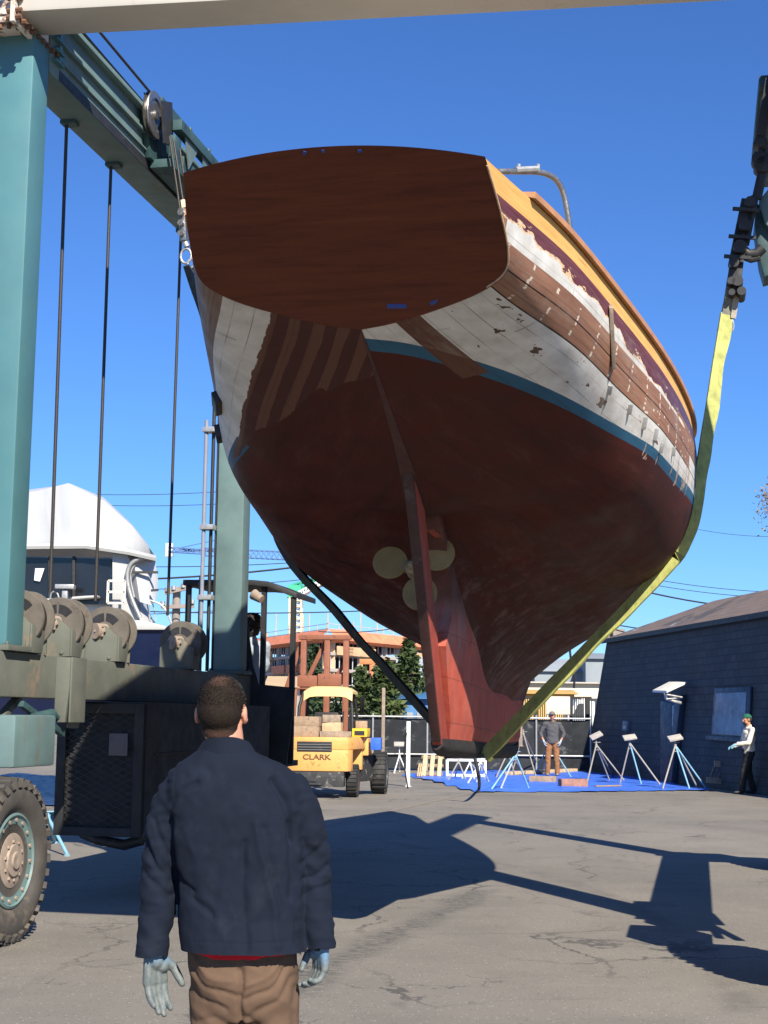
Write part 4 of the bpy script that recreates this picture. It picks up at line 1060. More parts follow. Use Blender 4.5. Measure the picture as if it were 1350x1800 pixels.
def hand_shapes(m, w, d, pn, side, curl, s=1.0, thumb=.5, gl=1.0, spread=.05):
    """w wrist, d pointing direction, pn palm normal, side: +1 thumb to the right of d when looking along the back of the hand"""
    w = Vector(w); d = Vector(d).normalized(); pn = (Vector(pn)-d*Vector(pn).dot(d)).normalized(); x = d.cross(pn).normalized()*side
    P = lambda a, b, c: w + (x*a + d*b + pn*c)*s
    limb(m, [P(0, -.02, 0), P(0, .02, 0)], [.027*s*gl, .028*s*gl], 12, .8)
    for a in (-.028, -.010, .010, .027):
        limb(m, [P(a*.7, .012, 0), P(a, .085, 0)], [.0155*s*gl, .0135*s*gl], 10)
    ell(m, P(.022, .04, .010), (.022*s, .022*s, .022*s), None, 8)
    fl = [(.027, .044, .026, .021), (.0095, .049, .030, .022), (-.010, .045, .028, .021), (-.028, .036, .021, .019)]
    for i, (a, l1, l2, l3) in enumerate(fl):
        cu = curl[i]; p = P(a, .088, 0); dir_ = (d + x*(a*spread*18)).normalized(); pts = [p]; ang = 0
        for l, c_ in ((l1, .8), (l2, 1.1), (l3, .8)):
            ang += cu*c_; v = dir_*math.cos(ang)+pn*math.sin(ang); pts.append(pts[-1]+v*l*s)
        limb(m, pts, [.0105*s*gl, .0098*s*gl, .009*s*gl, .0078*s*gl], 10)
    p = P(.026, .022, .006); t1 = (x*.75+d*.65+pn*.25).normalized(); t2 = (x*(.75-thumb)+d*.8+pn*(.25+thumb*.3)).normalized()
    limb(m, [p, p+t1*.042*s, p+t1*.042*s+t2*.032*s, p+t1*.042*s+t2*.056*s], [.0155*s*gl, .0125*s*gl, .0115*s*gl, .0092*s*gl], 10)
def fuzz(par, name, c, T, test, n, L, mt, s=1.0, rx=.079, ry=.099, rz=.091, seed=1):
    rnd = random.Random(seed); m = MB(); cc = T(0, -.012, .030); Rz = None
    k = 0
    while k < n:
        u = rnd.uniform(-1, 1); ph = rnd.uniform(0, 2*math.pi); q = math.sqrt(1-u*u); dv = Vector((q*math.cos(ph), q*math.sin(ph), u))
        lx = Vector((dv.x*rx, dv.y*ry, dv.z*rz)); 
        if not test(lx): k += 1; continue
        p = T(0+lx.x, -.012+lx.y, .030+lx.z); nn = (p-cc).normalized(); dn = (nn + Vector((rnd.uniform(-.5, .5), rnd.uniform(-.5, .5), rnd.uniform(-.7, .2)))).normalized()
        sd_ = nn.cross(Vector((rnd.random(), rnd.random(), rnd.random()))).normalized()*.0011*s
        e = p+dn*L*s*rnd.uniform(.6, 1.2); m.add([p-sd_, p+sd_, e], [(0, 1, 2)]); k += 1
    return m.build(name, mt, par, keep=True)
# ---------------- the man in the foreground, seen from behind
YM = 5.0
def F(x, y, dy=0.0): return at(x, y, YM+dy)
man_c = F(428, 1500); MX = man_c.x
man = empty('person', (MX, YM, 0), 0, 'man seen from behind in navy work jacket, tan trousers and grey blue work gloves', 'person')
def torso_ring(y, xl, xr, d, dy=0.0, n=40, sq=2.4, up=0.0):
    a = F(xl, y, dy); b = F(xr, y, dy); c = (a+b)/2; hw = (b-a).length/2; out = []
    for i in range(n):
        t = 2*math.pi*i/n; ct, st = math.cos(t), math.sin(t)
        out.append(c+Vector((hw*abs(ct)**(2/sq)*(1 if ct >= 0 else -1), d*abs(st)**(2/sq)*(1 if st >= 0 else -1), up*abs(ct))))
    return out
# body (continuous: head, neck, trunk, arms, legs)
m = MB()
hc = F(390, 1252, .0)
HT_, HRz = head_shapes(m, hc, R(-6), 1.0)
limb(m, [F(394, 1275, .0), F(398, 1335, -.02)], [.060, .064])
m.loft([torso_ring(1325, 345, 452, .06), torso_ring(1350, 325, 495, .08), torso_ring(1420, 318, 520, .10), torso_ring(1560, 330, 515, .10), torso_ring(1665, 335, 510, .11), torso_ring(1720, 345, 505, .11)])
SHL, ELL, WRL = F(322, 1402, .0), F(283, 1525, .02), F(270, 1662, -.03)
SHR, ELR, WRR = F(502, 1400, .0), F(551, 1525, .03), F(560, 1655, -.02)
limb(m, [SHL, ELL, WRL], [.042, .036, .03]); limb(m, [SHR, ELR, WRR], [.042, .036, .03])
kL = F(385, 1990, .02); kR = F(476, 1990, -.02); aL = Vector((kL.x, YM-.02, .09)); aR = Vector((kR.x+.02, YM-.08, .09))
limb(m, [F(388, 1735), kL, aL], [.08, .055, .04]); limb(m, [F(470, 1735), kR, aR], [.08, .055, .04])
body = remesh(m, 'body', M['skin'], man, .0055, 4)
face_parts(HT_, HRz, man, 1.0)
# close cropped hair
hairm, ht, hb_ = nodes('cropped_brown_hair'); k = NT(ht); P = k.coord()
c = k.mix(k.mapr(k.noise(k.mapping(P, (1, 1, .4)), 420, 3, .7), .35, .65), (.007,.005,.004), (.026,.017,.012))
c = k.mix(k.mapr(k.noise(P, 45, 4, .7), .5, .7, 0, .2), c, (.05,.03,.022)); HL = hc-Vector((MX, YM, 0))
def near(px_, py_, pz_, r0, r1):
    v = k.n('ShaderNodeVectorMath', operation='DISTANCE'); k.l(P, v.inputs[0]); v.inputs[1].default_value = (HL.x+px_, HL.y+py_, HL.z+pz_); return k.mapr(v.outputs['Value'], r1, r0, 1, 0)
spz = k.n('ShaderNodeSeparateXYZ'); k.l(P, spz.inputs[0]); zz_ = k.math('SUBTRACT', spz.outputs[2], HL.z)
grainh = k.mapr(k.noise(P, 260, 3, .7), .3, .7, .55, 1.0)
fade_ = k.math('MULTIPLY', k.math('MAXIMUM', k.math('MULTIPLY', near(-.005, -.055, .105, .045, .010), .30), k.mapr(zz_, -.055, -.088, 0, .55)), grainh)
c = k.mix(fade_, c, (.26,.135,.095)); k.l(c, hb_.inputs['Base Color']); hb_.inputs['Roughness'].default_value = .8; hb_.inputs['Specular IOR Level'].default_value = .15
k.bump(k.noise(P, 500, 3), .6, .003, hb_)
m = MB(); ell(m, HT_(0, -.012, .030), (.0785, .0985, .0905), HRz, 30); ell(m, HT_(0, -.036, .004), (.0745, .0775, .078), HRz, 30); ell(m, HT_(0, -.030, -.048), (.062, .056, .058), HRz, 30)
def hair_keep(p, n_):
    l = HRz.inverted() @ (p-hc)
    if l.y > .045: return l.z > .062
    if l.z < -.088+.012*noise.noise(l*60): return False
    if l.z < -.05 and l.y > -.03: return False
    if abs(l.x) > .058 and l.y > -.028: return l.z > .022
    return True
hair = remesh(m, 'hair', hairm, man, .004, 2, disp=lambda w, n_: .0012*noise.noise(w*160), keepf=hair_keep)
M['hair_strand'] = mat('hair_strand', (.012,.008,.006), .7, 0, .4, 200, 0)
def ft(l):
    if l.y+(-.012) > .045: return l.z > .035
    if l.z+.03 < -.05: return False
    if l.z > .078 and abs(l.x) < .035 and l.y < 0: return random.random() < .35
    return True
fuzz(hair, 'stubble', hc, HT_, ft, 5200, .0065, M['hair_strand'])
# jacket
navy = cloth_mat('navy_work_cloth', (.0058,.0092,.019), 900, .9, fade=(.019,.024,.033), var=.18)
m = MB()
m.loft([torso_ring(1317, 352, 440, .060, -.01), torso_ring(1326, 340, 455, .078, -.01), torso_ring(1340, 318, 490, .095, -.005), torso_ring(1357, 300, 518, .112), torso_ring(1385, 290, 536, .128), torso_ring(1430, 293, 540, .142), torso_ring(1490, 303, 536, .145), torso_ring(1550, 311, 534, .142), torso_ring(1610, 315, 535, .142), torso_ring(1650, 317, 540, .165), torso_ring(1668, 319, 543, .176), torso_ring(1680, 319, 544, .18)])
def sleeve(pts, rs):
    limb(m, pts, rs, 20)
sleeve([F(313, 1394), F(287, 1450, .01), F(281, 1528, .02), F(276, 1600, .0), F(268, 1665, -.03), F(266, 1700, -.04)], [.063, .061, .057, .056, .052, .051])
sleeve([F(511, 1391), F(539, 1450, .01), F(549, 1528, .03), F(555, 1600, .01), F(560, 1650, -.02), F(562, 1690, -.03)], [.062, .063, .060, .055, .049, .048])
CREASES = [  # (points in photo pixels, depth, width)
 ([(352, 1372), (330, 1385), (312, 1408), (303, 1435)], -.010, .010), ([(345, 1385), (325, 1398), (318, 1425)], .006, .012),
 ([(482, 1372), (500, 1398), (512, 1435), (514, 1470)], -.014, .010), ([(490, 1360), (508, 1380), (520, 1420)], .009, .014),
 ([(514, 1445), (517, 1520), (516, 1570)], -.012, .013), ([(306, 1440), (309, 1500), (313, 1580)], -.014, .012),
 ([(455, 1440), (468, 1500), (480, 1560), (495, 1650)], .009, .013), ([(436, 1470), (434, 1540), (440, 1655)], -.010, .014), ([(470, 1450), (480, 1520), (500, 1600)], -.006, .012),
 ([(272, 1440), (290, 1480), (302, 1500)], -.008, .008), ([(262, 1480), (280, 1520), (300, 1545)], -.010, .009), ([(258, 1535), (280, 1550), (300, 1570)], -.009, .009), ([(262, 1455), (275, 1500), (285, 1520)], .006, .009),
 ([(345, 1560), (325, 1545), (315, 1530)], -.008, .01), ([(575, 1520), (555, 1535), (535, 1540)], -.007, .008), ([(578, 1555), (555, 1560), (535, 1575)], -.007, .009), ([(570, 1480), (550, 1500), (530, 1510)], -.007, .01),
 ([(380, 1600), (350, 1580), (330, 1560)], -.006, .012), ([(420, 1500), (400, 1560), (395, 1620)], .005, .02)]
CR = [([F(x, y).xz for x, y in pts], dpt, w) for pts, dpt, w in CREASES]
def seg_d(p, a, b):
    ab = b-a; t = max(0, min(1, (p-a).dot(ab)/max(1e-9, ab.length_squared))); return (p-(a+ab*t)).length, t
hem_z = F(430, 1662).z
def jdisp(w, n_):
    d = .0028*noise.noise(Vector((w.x*9, w.y*9, w.z*5)))+.0016*noise.noise(w*34)
    d += .0022*(1-2*abs(noise.noise(Vector((w.x*11+w.z*2, w.y*5, w.z*5)))))+.0018*(1-2*abs(noise.noise(Vector((w.x*18, w.y*9, w.z*13+w.x*7)))))
    if n_.y < .2:
        p = Vector((w.x+.012*noise.noise(w*11), w.z+.014*noise.noise(w*9+Vector((5, 5, 5)))))
        for pts, dp, wd in CR:
            best = 9
            for i in range(len(pts)-1):
                q, t = seg_d(p, pts[i], pts[i+1]); best = min(best, q)
            if best < wd*3.5:
                d += dp*math.exp(-(best/wd)**2)
    else: d += .006*noise.noise(Vector((w.x*7, 3, w.z*4)))
    # arm wrinkles
    if w.x < F(308, 1500).x or w.x > F(522, 1500).x: 
        r1 = 1-2*abs(noise.noise(Vector((w.x*6+w.z*3, w.y*8, w.z*15+w.x*13)))); r2 = 1-2*abs(noise.noise(Vector((w.x*14-w.z*6, w.y*14, w.z*30))))
        d += .0065*r1+.003*r2-.004
    # stitched hem and cuffs
    if abs(w.z-(hem_z+.030)) < .003 and F(318, 1600).x < w.x < F(530, 1600).x: d -= .003
    return d
cutz = hem_z-.006
cl, cr_ = F(270, 1676).z, F(560, 1662).z
def jkeep(p, n_):
    if p.x < F(314, 1640).x: return p.z > cl
    if p.x > F(541, 1640).x: return p.z > cr_+.0
    return p.z > cutz - .010*(p.x-MX) + .004*noise.noise(Vector((p.x*12, 0, 0))) and not (p.z > F(400, 1314).z)
jacket = remesh(m, 'jacket', navy, man, .0065, 3, disp=jdisp, keepf=jkeep)
# turned-down collar
m = MB(); rg = []
for i in range(33):
    t = 2*math.pi*i/33; 
    cx_ = F(398, 1310, -.005)
    ca, sa = math.cos(t), math.sin(t); back = max(0, -sa)
    top_ = cx_+Vector((ca*.064, sa*.060, .012+.018*back)); mid = cx_+Vector((ca*(.078), sa*.076, .009+.017*back)); low_ = cx_+Vector((ca*(.104+.014*abs(ca)), sa*.086, -.034-.002*back-.016*abs(ca))); 
    rg.append([top_, mid, low_, low_+Vector((-ca*.006, -sa*.006, -.001)), cx_+Vector((ca*.060, sa*.056, -.0))])
rg.append(rg[0])
m.loft(rg, caps=False); m.build('collar', navy, jacket, 50)
# red shirt tail
m = MB(); m.loft([torso_ring(1640, 328, 528, .125), torso_ring(1668, 330, 527, .128), torso_ring(1677, 345, 500, .126)], caps=False); m.build('shirt_hem', cloth_mat('red_cotton', (.55,.015,.025), 900, .85), man, 60)
# trousers
khaki = cloth_mat('tan_corduroy', (.11,.069,.046), 500, .95, fade=(.165,.112,.08), var=.14)
m = MB()
m.loft([torso_ring(1640, 333, 519, .115), torso_ring(1672, 331, 521, .122), torso_ring(1715, 334, 524, .135), torso_ring(1750, 338, 524, .125), torso_ring(1790, 342, 521, .10)])
limb(m, [F(386, 1745, .0), F(386, 1830, .0), kL, aL+Vector((0, 0, .0))], [.100, .088, .075, .062], 24)
limb(m, [F(472, 1745, .0), F(474, 1830, .0), kR, aR], [.100, .092, .075, .062], 24)
TC = [([(426, 1690), (428, 1730), (426, 1800), (424, 1900)], -.020, .008), ([(340, 1690), (370, 1720), (400, 1735), (424, 1745)], -.009, .008), ([(336, 1715), (360, 1745), (400, 1765)], -.006, .008),
 ([(515, 1690), (480, 1725), (440, 1750)], -.010, .009), ([(520, 1715), (490, 1750), (445, 1775)], -.008, .009), ([(500, 1680), (470, 1700), (435, 1725)], .006, .008), ([(350, 1675), (375, 1700), (405, 1712)], .006, .008),
 ([(430, 1770), (460, 1790), (470, 1830)], -.008, .01), ([(350, 1790), (380, 1780), (410, 1790)], -.006, .01), ([(520, 1735), (512, 1760), (520, 1800)], -.006, .008)]
TCR = [([F(x, y).xz for x, y in pts], dpt, w) for pts, dpt, w in TC]
def tdisp(w, n_):
    d = .0015*noise.noise(w*30)+.005*(1-2*abs(noise.noise(Vector((w.x*7+3, w.y*7, w.z*11+w.x*9)))))-.002
    if n_.y < .3:
        p = Vector((w.x+.022*noise.noise(w*9), w.z+.03*noise.noise(w*7+Vector((5, 5, 5)))))
        for pts, dp, wd in TCR:
            best = min(seg_d(p, pts[i], pts[i+1])[0] for i in range(len(pts)-1))
            if best < wd*3.5: d += .75*dp*math.exp(-(best/wd)**2)
    return d
remesh(m, 'trousers', khaki, man, .007, 2, disp=tdisp, keepf=lambda p, n_: p.z < F(400, 1655).z)
# gloves
def glove_mat():
    m, t, b = nodes('rubber_coated_glove'); k = NT(t); P = k.coord(); sp = k.n('ShaderNodeSeparateXYZ'); k.l(P, sp.inputs[0])
    c = k.mix(k.mapr(k.noise(P, 45, 5, .7), .35, .7), (.075,.095,.098), (.16,.175,.165))
    c = k.mix(k.mapr(k.math('ADD', sp.outputs[2], k.math('MULTIPLY', k.noise(P, 35, 3), .03)), F(272, 1695).z+.015, F(272, 1670).z+.015), c, (.10,.20,.31)); c = k.mix(k.mapr(k.noise(P, 22, 4, .7), .62, .72, 0, .7), c, (.30,.31,.29))
    k.l(c, b.inputs['Base Color']); b.inputs['Roughness'].default_value = .6; k.bump(k.noise(P, 160, 4, .6), .4, .004, b); return m
glove = glove_mat()
cuffm = mat('knit_glove_cuff', (.20,.36,.50), .9, 0, .2, 60, .3, 400)
m = MB(); hand_shapes(m, F(272, 1676, -.03), Vector((.06, .0, -1)), Vector((.55, -.75, 0)), -1, (.34, .22, .26, .36), 1.04, .50, 1.18, .0)
gl = remesh(m, 'glove', glove, man, .0032, 3)
m = MB(); limb(m, [F(271, 1664, -.03), F(272, 1682, -.03)], [.034, .033], 16, .9); remesh(m, 'glove_cuff', cuffm, gl, .005, 2)
m = MB(); hand_shapes(m, F(564, 1656, -.02), Vector((.0, .05, -1)), Vector((-.8, -.55, 0)), 1, (.62, .66, .70, .74), .96, .9, 1.12, .02)
gl = remesh(m, 'glove', glove, man, .0032, 3)
m = MB(); limb(m, [F(562, 1645, -.02), F(564, 1664, -.02)], [.032, .031], 16, .9); remesh(m, 'glove_cuff', mat('black_glove_cuff', (.02,.02,.022), .9, 0, .2, 60, .3, 400), gl, .005, 2)
# boots
for q in (aL, aR):
    m = MB(); ell(m, q+Vector((0, .0, -.03)), (.045, .05, .06)); ell(m, q+Vector((0, .10, -.055)), (.05, .13, .035)); remesh(m, 'boot', M['black_iron'], man, .012, 2)
# ================================================================ OTHER PEOPLE
def person_at(name_label, base, yaw, H, J, clothes, cap=None, hoodie=False, voxel=.012, hands=None, skin='skin2', hairc=(.03,.02,.015), beard=False, curly=False):
    """J: joints in the person's own frame (x right, y forward, z up, metres for a 1.78 m figure)"""
    s = H/1.78; root = empty('person', base, yaw, name_label, 'person'); Mx = WM[root.name]
    T_ = lambda p: Mx @ (Vector(p)*s)
    m = MB(); hc = T_(J['head']); hy = yaw+J.get('head_yaw', 0)
    HT2, HR2 = head_shapes(m, hc, hy, s)
    limb(m, [T_(Vector(J['head'])+Vector((0, -.02, -.07))), T_(Vector(J['neck']))], [.056*s, .06*s])
    def pelvis_loft(m, e=0.0, top=True):
        pv, ch = Vector(J['pelvis']), Vector(J['chest']); nk = Vector(J['neck'])
        rg = []
        for t, w, d in ((-.25, .150, .105), (0, .160, .115), (.35, .145, .105), (.75, .155, .115), (1.1, .160, .11), (1.3, .12, .09)):
            c = pv.lerp(ch, t); ring = []
            for i in range(24):
                a = 2*math.pi*i/24; ring.append(T_(c+Vector(((w+e)*math.cos(a), (d+e)*math.sin(a), 0))))
            rg.append(ring)
        m.loft(rg)
        limb(m, [T_(J['sl']), T_(J['sr'])], [(.052+e*.8)*s, (.052+e*.8)*s])
    pelvis_loft(m)
    for a, b, c in (('sl', 'el', 'wl'), ('sr', 'er', 'wr')): limb(m, [T_(J[a]), T_(J[b]), T_(J[c])], [.052*s, .040*s, .028*s])
    for a, b, c in (('hl', 'kl', 'al'), ('hr', 'kr', 'ar')): limb(m, [T_(J[a]), T_(J[b]), T_(J[c])], [.085*s, .055*s, .036*s])
    for k_, side in (('wl', -1), ('wr', 1)):
        hd = J.get('h'+k_, ((0, 0, -1), (-side*1.0, 0, 0)))
        hm = MB(); hand_shapes(hm, T_(J[k_]), Mx.to_3x3() @ Vector(hd[0]), Mx.to_3x3() @ Vector(hd[1]), side, (.45, .45, .5, .5), 1.0*s, .7, 1.1)
        if hands: remesh(hm, 'glove', hands, root, .006, 2)
        else: m.v += hm.v and []; 
        if not hands:
            n0 = len(m.v); m.v += hm.v; m.f += [tuple(i+n0 for i in f) for f in hm.f]
    remesh(m, 'body', M[skin], root, voxel*.75, 3)
    face_parts(HT2, HR2, root, s)
    topc, legc, shoec = clothes
    m = MB(); pelvis_loft(m, .028)
    for a, b, c in (('sl', 'el', 'wl'), ('sr', 'er', 'wr')):
        e_ = Vector(J[b]); w_ = Vector(J[c]); w2 = e_.lerp(w_, J.get('sleeve', .92)); limb(m, [T_(J[a]), T_(e_), T_(w2)], [.068*s, .058*s, .047*s])
    if hoodie:
        nk = Vector(J['neck']); ell(m, T_(nk+Vector((0, -.06, .03))), (.11*s, .07*s, .075*s)); ell(m, T_(nk+Vector((0, .02, .0))), (.09*s, .08*s, .04*s))
    else: limb(m, [T_(J['neck']), T_(Vector(J['neck'])+Vector((0, -.01, .03)))], [.075*s, .068*s])
    hz_ = T_(Vector(J['pelvis'])+Vector((0, 0, J.get('hem', -.10)))).z
    remesh(m, 'shirt', topc, root, voxel, 3, disp=lambda w, n_: .010*noise.noise(Vector((w.x*8, w.y*8, w.z*14+w.x*5)))+.004*noise.noise(w*30), keepf=lambda p, n_: p.z > hz_ or (p-T_(J['wl'])).length < .3*s or (p-T_(J['wr'])).length < .3*s)
    m = MB(); pv = Vector(J['pelvis'])
    for a, b, c in (('hl', 'kl', 'al'), ('hr', 'kr', 'ar')): limb(m, [T_(J[a]), T_(J[b]), T_(J[c])], [.105*s, .082*s, .070*s])
    ell(m, T_(pv+Vector((0, 0, -.02))), (.165*s, .12*s, .12*s))
    remesh(m, 'trousers', legc, root, voxel, 3, disp=lambda w, n_: .010*noise.noise(Vector((w.x*9, w.y*9, w.z*13+w.x*6))), keepf=lambda p, n_: p.z > base[2]+.05*s)
    for q in ('al', 'ar'):
        m = MB(); p = Vector(J[q]); yw_ = J.get('foot_'+q, 0); Rf = Matrix.Rotation(yw_, 3, 'Z')
        ell(m, T_(p+Vector((0, 0, -.03))), (.045*s, .05*s, .055*s)); ell(m, T_(p+Rf @ Vector((0, .08, -.045))), (.048*s, .13*s, .038*s), Mx.to_3x3() @ Rf)
        remesh(m, 'boot', shoec, root, .012, 2, disp=lambda w, n_: 0)
    hm_ = mat('hair_'+name_label[4:9].strip(), hairc, .8, 0, .3, 200, .4, 300)
    if curly:
        m = MB(); ell(m, HT2(0, -.03, .045), (.125*s, .14*s, .13*s), HR2); ell(m, HT2(0, -.06, -.02), (.10*s, .085*s, .10*s), HR2)
        remesh(m, 'curly_hair', hm_, root, .007, 1, disp=lambda w, n_: .022*noise.noise(w*28)+.012*noise.noise(w*70), keepf=lambda p, n_: (HR2.inverted() @ (p-hc)).y < .05 or (HR2.inverted() @ (p-hc)).z > .07)
    else:
        m = MB(); ell(m, HT2(0, -.014, .030), (.081*s, .101*s, .093*s), HR2); ell(m, HT2(0, -.036, .004), (.077*s, .080*s, .080*s), HR2)
        remesh(m, 'hair', hm_, root, .006, 1, keepf=lambda p, n_: (lambda l: l.z > .06 if l.y > .045 else (l.z > -.05 and not (abs(l.x) > .06 and l.y > -.02 and l.z < .02)))(HR2.inverted() @ (p-hc)))
    if beard:
        m = MB(); ell(m, HT2(0, .045, -.075), (.060*s, .055*s, .050*s), HR2); remesh(m, 'beard', hm_, root, .006, 1, keepf=lambda p, n_: (lambda l: l.z < -.045 and l.y > .0)(HR2.inverted() @ (p-hc)))
    if cap:
        m = MB(); ell(m, HT2(0, -.010, .048), (.086*s, .106*s, .085*s), HR2)
        c_ = remesh(m, 'cap', cap, root, .006, 1, keepf=lambda p, n_: (HR2.inverted() @ (p-hc)).z > .045)
        m = MB(); pts = []
        for i in range(13):
            a = -1.25+2.5*i/12; pts.append(HT2(math.sin(a)*.078, .075+math.cos(a)*.095, .055-.012*math.cos(a)))
        m.prism(pts, (0, 0, .006)); m.build('cap_peak', cap, c_, 40)
    return root
grey_h = cloth_mat('grey_hoodie_fleece', (.085,.082,.085), 300, .95); rust_p = cloth_mat('rust_brown_canvas', (.27,.125,.055), 300, .9); boots = M['grey_wood']
wglove = mat('pale_work_glove', (.42,.47,.52), .8, 0, .15, 30, .2)
b_ = gnd(971, 1364); 
J1 = dict(head=(0, .02, 1.66), neck=(0, 0, 1.47), chest=(0, 0, 1.32), pelvis=(0, 0, .98), sl=(-.20, 0, 1.43), sr=(.20, 0, 1.43), el=(-.33, -.01, 1.16), er=(.33, -.01, 1.16), wl=(-.235, .10, .96), wr=(.235, .10, .96),
          hl=(-.095, 0, .92), hr=(.095, 0, .92), kl=(-.12, .02, .50), kr=(.12, .02, .50), al=(-.135, 0, .09), ar=(.135, 0, .09), sleeve=.45, hwl=((.25, .1, -1), (.8, -.2, .1)), hwr=((-.25, .1, -1), (-.8, -.2, .1)))
person_at('man in grey hooded sweatshirt, brown trousers and cap standing beyond the keel', (b_.x, b_.y, 0), R(172), 1.92, J1, (grey_h, rust_p, boots), cloth_mat('grey_cap', (.16,.14,.13)), True, .014, wglove)
b_ = gnd(1318, 1396)
J2 = dict(head=(0.0, .03, 1.66), head_yaw=R(6), neck=(0, -.01, 1.47), chest=(0, -.01, 1.32), pelvis=(0, 0, .98), sl=(-.19, -.02, 1.42), sr=(.19, -.02, 1.42), el=(-.24, .10, 1.14), er=(.24, .06, 1.14), wl=(-.15, .34, 1.10), wr=(.12, .30, 1.06),
          hl=(-.09, 0, .92), hr=(.09, 0, .92), kl=(-.10, .16, .50), kr=(.11, -.03, .50), al=(-.10, .22, .09), ar=(.12, -.12, .09), hem=-.16, hwl=((.1, 1, -.2), (.1, .1, -1)), hwr=((-.1, 1, -.15), (-.1, .1, -1)))
person_at('man in cream shirt, dark trousers and green cap standing by the dark block wall', (b_.x, b_.y, 0), R(98), 1.86, J2, (cloth_mat('cream_cotton', (.62,.56,.47)), cloth_mat('charcoal_twill', (.028,.027,.028)), M['black_iron']), cloth_mat('green_cap', (.02,.11,.07)), False, .012, mat('light_blue_glove', (.22,.42,.50), .7, 0, .15, 30, .2), beard=True)
ob = hz(-.17, 7.15, 1.12)
J3 = dict(head=(0, .02, 1.66), neck=(0, 0, 1.47), chest=(0, 0, 1.32), pelvis=(0, 0, .98), sl=(-.20, 0, 1.42), sr=(.20, 0, 1.42), el=(-.25, .08, 1.15), er=(.25, .08, 1.15), wl=(-.16, .28, 1.02), wr=(.16, .28, 1.02),
          hl=(-.095, 0, .92), hr=(.095, 0, .92), kl=(-.10, .02, .50), kr=(.10, .02, .50), al=(-.11, 0, .09), ar=(.11, 0, .09))
person_at('hoist operator with bushy dark curly hair in the cab behind the leg', (ob.x, ob.y, 1.12), R(35), 1.80, J3, (cloth_mat('pale_grey_cotton', (.33,.37,.42)), cloth_mat('dark_denim', (.03,.04,.06)), M['black_iron']), None, False, .014, None, curly=True)
# ================================================================ FORKLIFT
FH = R(-5); fo = Vector((-1.25, 31.95, 0))
fork = empty('forklift_truck', fo, FH, 'worn yellow forklift truck with brown steel mast and timber blocks stacked on its counterweight', 'forklift')
def FM(): m = MB(); m.M = WM[fork.name].copy(); return m
yel = mat('worn_yellow_paint', (.66,.34,.10), .55, 0, .10, 5, .08, 40, dirt=(.28,.14,.05), damt=.45, dscale=5)
yelp = mat('pale_yellow_paint', (.70,.50,.20), .55, 0, .06, 5, .05, 40, dirt=(.35,.25,.12), damt=.25, dscale=5)
blk = mat('scuffed_black_paint', (.03,.03,.032), .6, 0, .3, 6, .1, 40, dirt=(.20,.19,.17), damt=.6, dscale=7)
brn = mat('brown_mast_paint', (.24,.085,.045), .7, 0, .15, 4, .1, 50, dirt=(.10,.045,.03), damt=.5, dscale=4)
m = FM()
prof = [(-.68, -.62), (-.63, -.74), (-.5, -.80), (.5, -.80), (.63, -.74), (.68, -.62), (.70, -.42), (.42, -.42), (.42, .45), (.80, .45), (.80, .9), (-.80, .9), (-.80, .45), (-.42, .45), (-.42, -.42), (-.70, -.42)]
rg = [[(x, y, z) for x, y in prof] for z in (.56, 1.0)]; m.loft(rg)
m.loft([[(x*sc, y+.0, z) for x, y in [(-.68, -.62), (-.63, -.74), (-.5, -.80), (.5, -.80), (.63, -.74), (.68, -.62), (.86, .6), (-.86, .6)]] for z, sc in ((1.003, 1), (1.18, 1), (1.26, .96))])
m.build('counterweight', yel, fork, 30, .015)
m = FM(); m.bb(-.44, .30, -.808, -.70, .95, 1.17); m.build('grille_recess', M['black_iron'], fork, 30, .02)
m = FM()
for z in (.99, 1.045, 1.10): m.bb(-.42, .28, -.822, -.795, z, z+.014)
m.build_each('grille_slat', mat('grille_grey', (.16,.16,.16), .5, 0, .1, 5, 0), fork)
def text(body, name, size, ext, mt, parent, Mx, bold=0.0):
    cu = bpy.data.curves.new(name, 'FONT'); cu.body = body; cu.size = size; cu.extrude = ext; cu.align_x = 'CENTER'; cu.offset = bold
    o = bpy.data.objects.new(name, cu); COL.objects.link(o); dg = bpy.context.evaluated_depsgraph_get()
    me = bpy.data.meshes.new_from_object(o.evaluated_get(dg)); bpy.data.objects.remove(o); me.materials.clear(); me.materials.append(mt)
    me.transform(WM[parent.name].inverted() @ Mx); ob = bpy.data.objects.new(name, me); link(ob, parent); return ob
text('CLARK', 'lettering', .15, .004, mat('brown_letter_paint', (.13,.065,.03), .8, 0, .2, 20, 0), fork, WM[fork.name] @ Matrix.Translation((-.02, -.806, .80)) @ Matrix.Rotation(math.pi/2, 4, 'X') @ Matrix.Scale(1.25, 4, (1, 0, 0)), .003)
m = FM(); m.bb(-.55, .55, -.78, -.45, .24, .557); m.bb(-.18, -.02, -.80, -.78, .34, .40); m.bb(-.25, .1, -.84, -.78, .28, .31); m.build('rear_bumper', blk, fork, 30, .015)
m = FM(); m.prism([(.5, .46, .30), (.72, .46, .30), (.98, 1.1, .30), (.5, 1.1, .30)], (0, 0, .55)); m.prism([(-.5, .46, .30), (-.72, .46, .30), (-.98, 1.1, .30), (-.5, 1.1, .30)], (0, 0, .55)); m.build_each('step_panel', blk, fork, smooth=30, bevel=.01)
m = FM(); m.bb(-.92, .92, .62, 1.60, .86, 1.22); m.build('body_panel', yel, fork, 30, .015)
m = FM(); m.bb(.60, .92, .25, 1.0, 1.262, 1.44); m.build('side_box', mat('bright_yellow_paint', (.80,.50,.03), .5, 0, .05, 5, .05), fork, 30, .01)
m = FM(); m.bb(.65, .87, .247, .25, 1.29, 1.39); m.build('box_plate', M['black_iron'], fork)
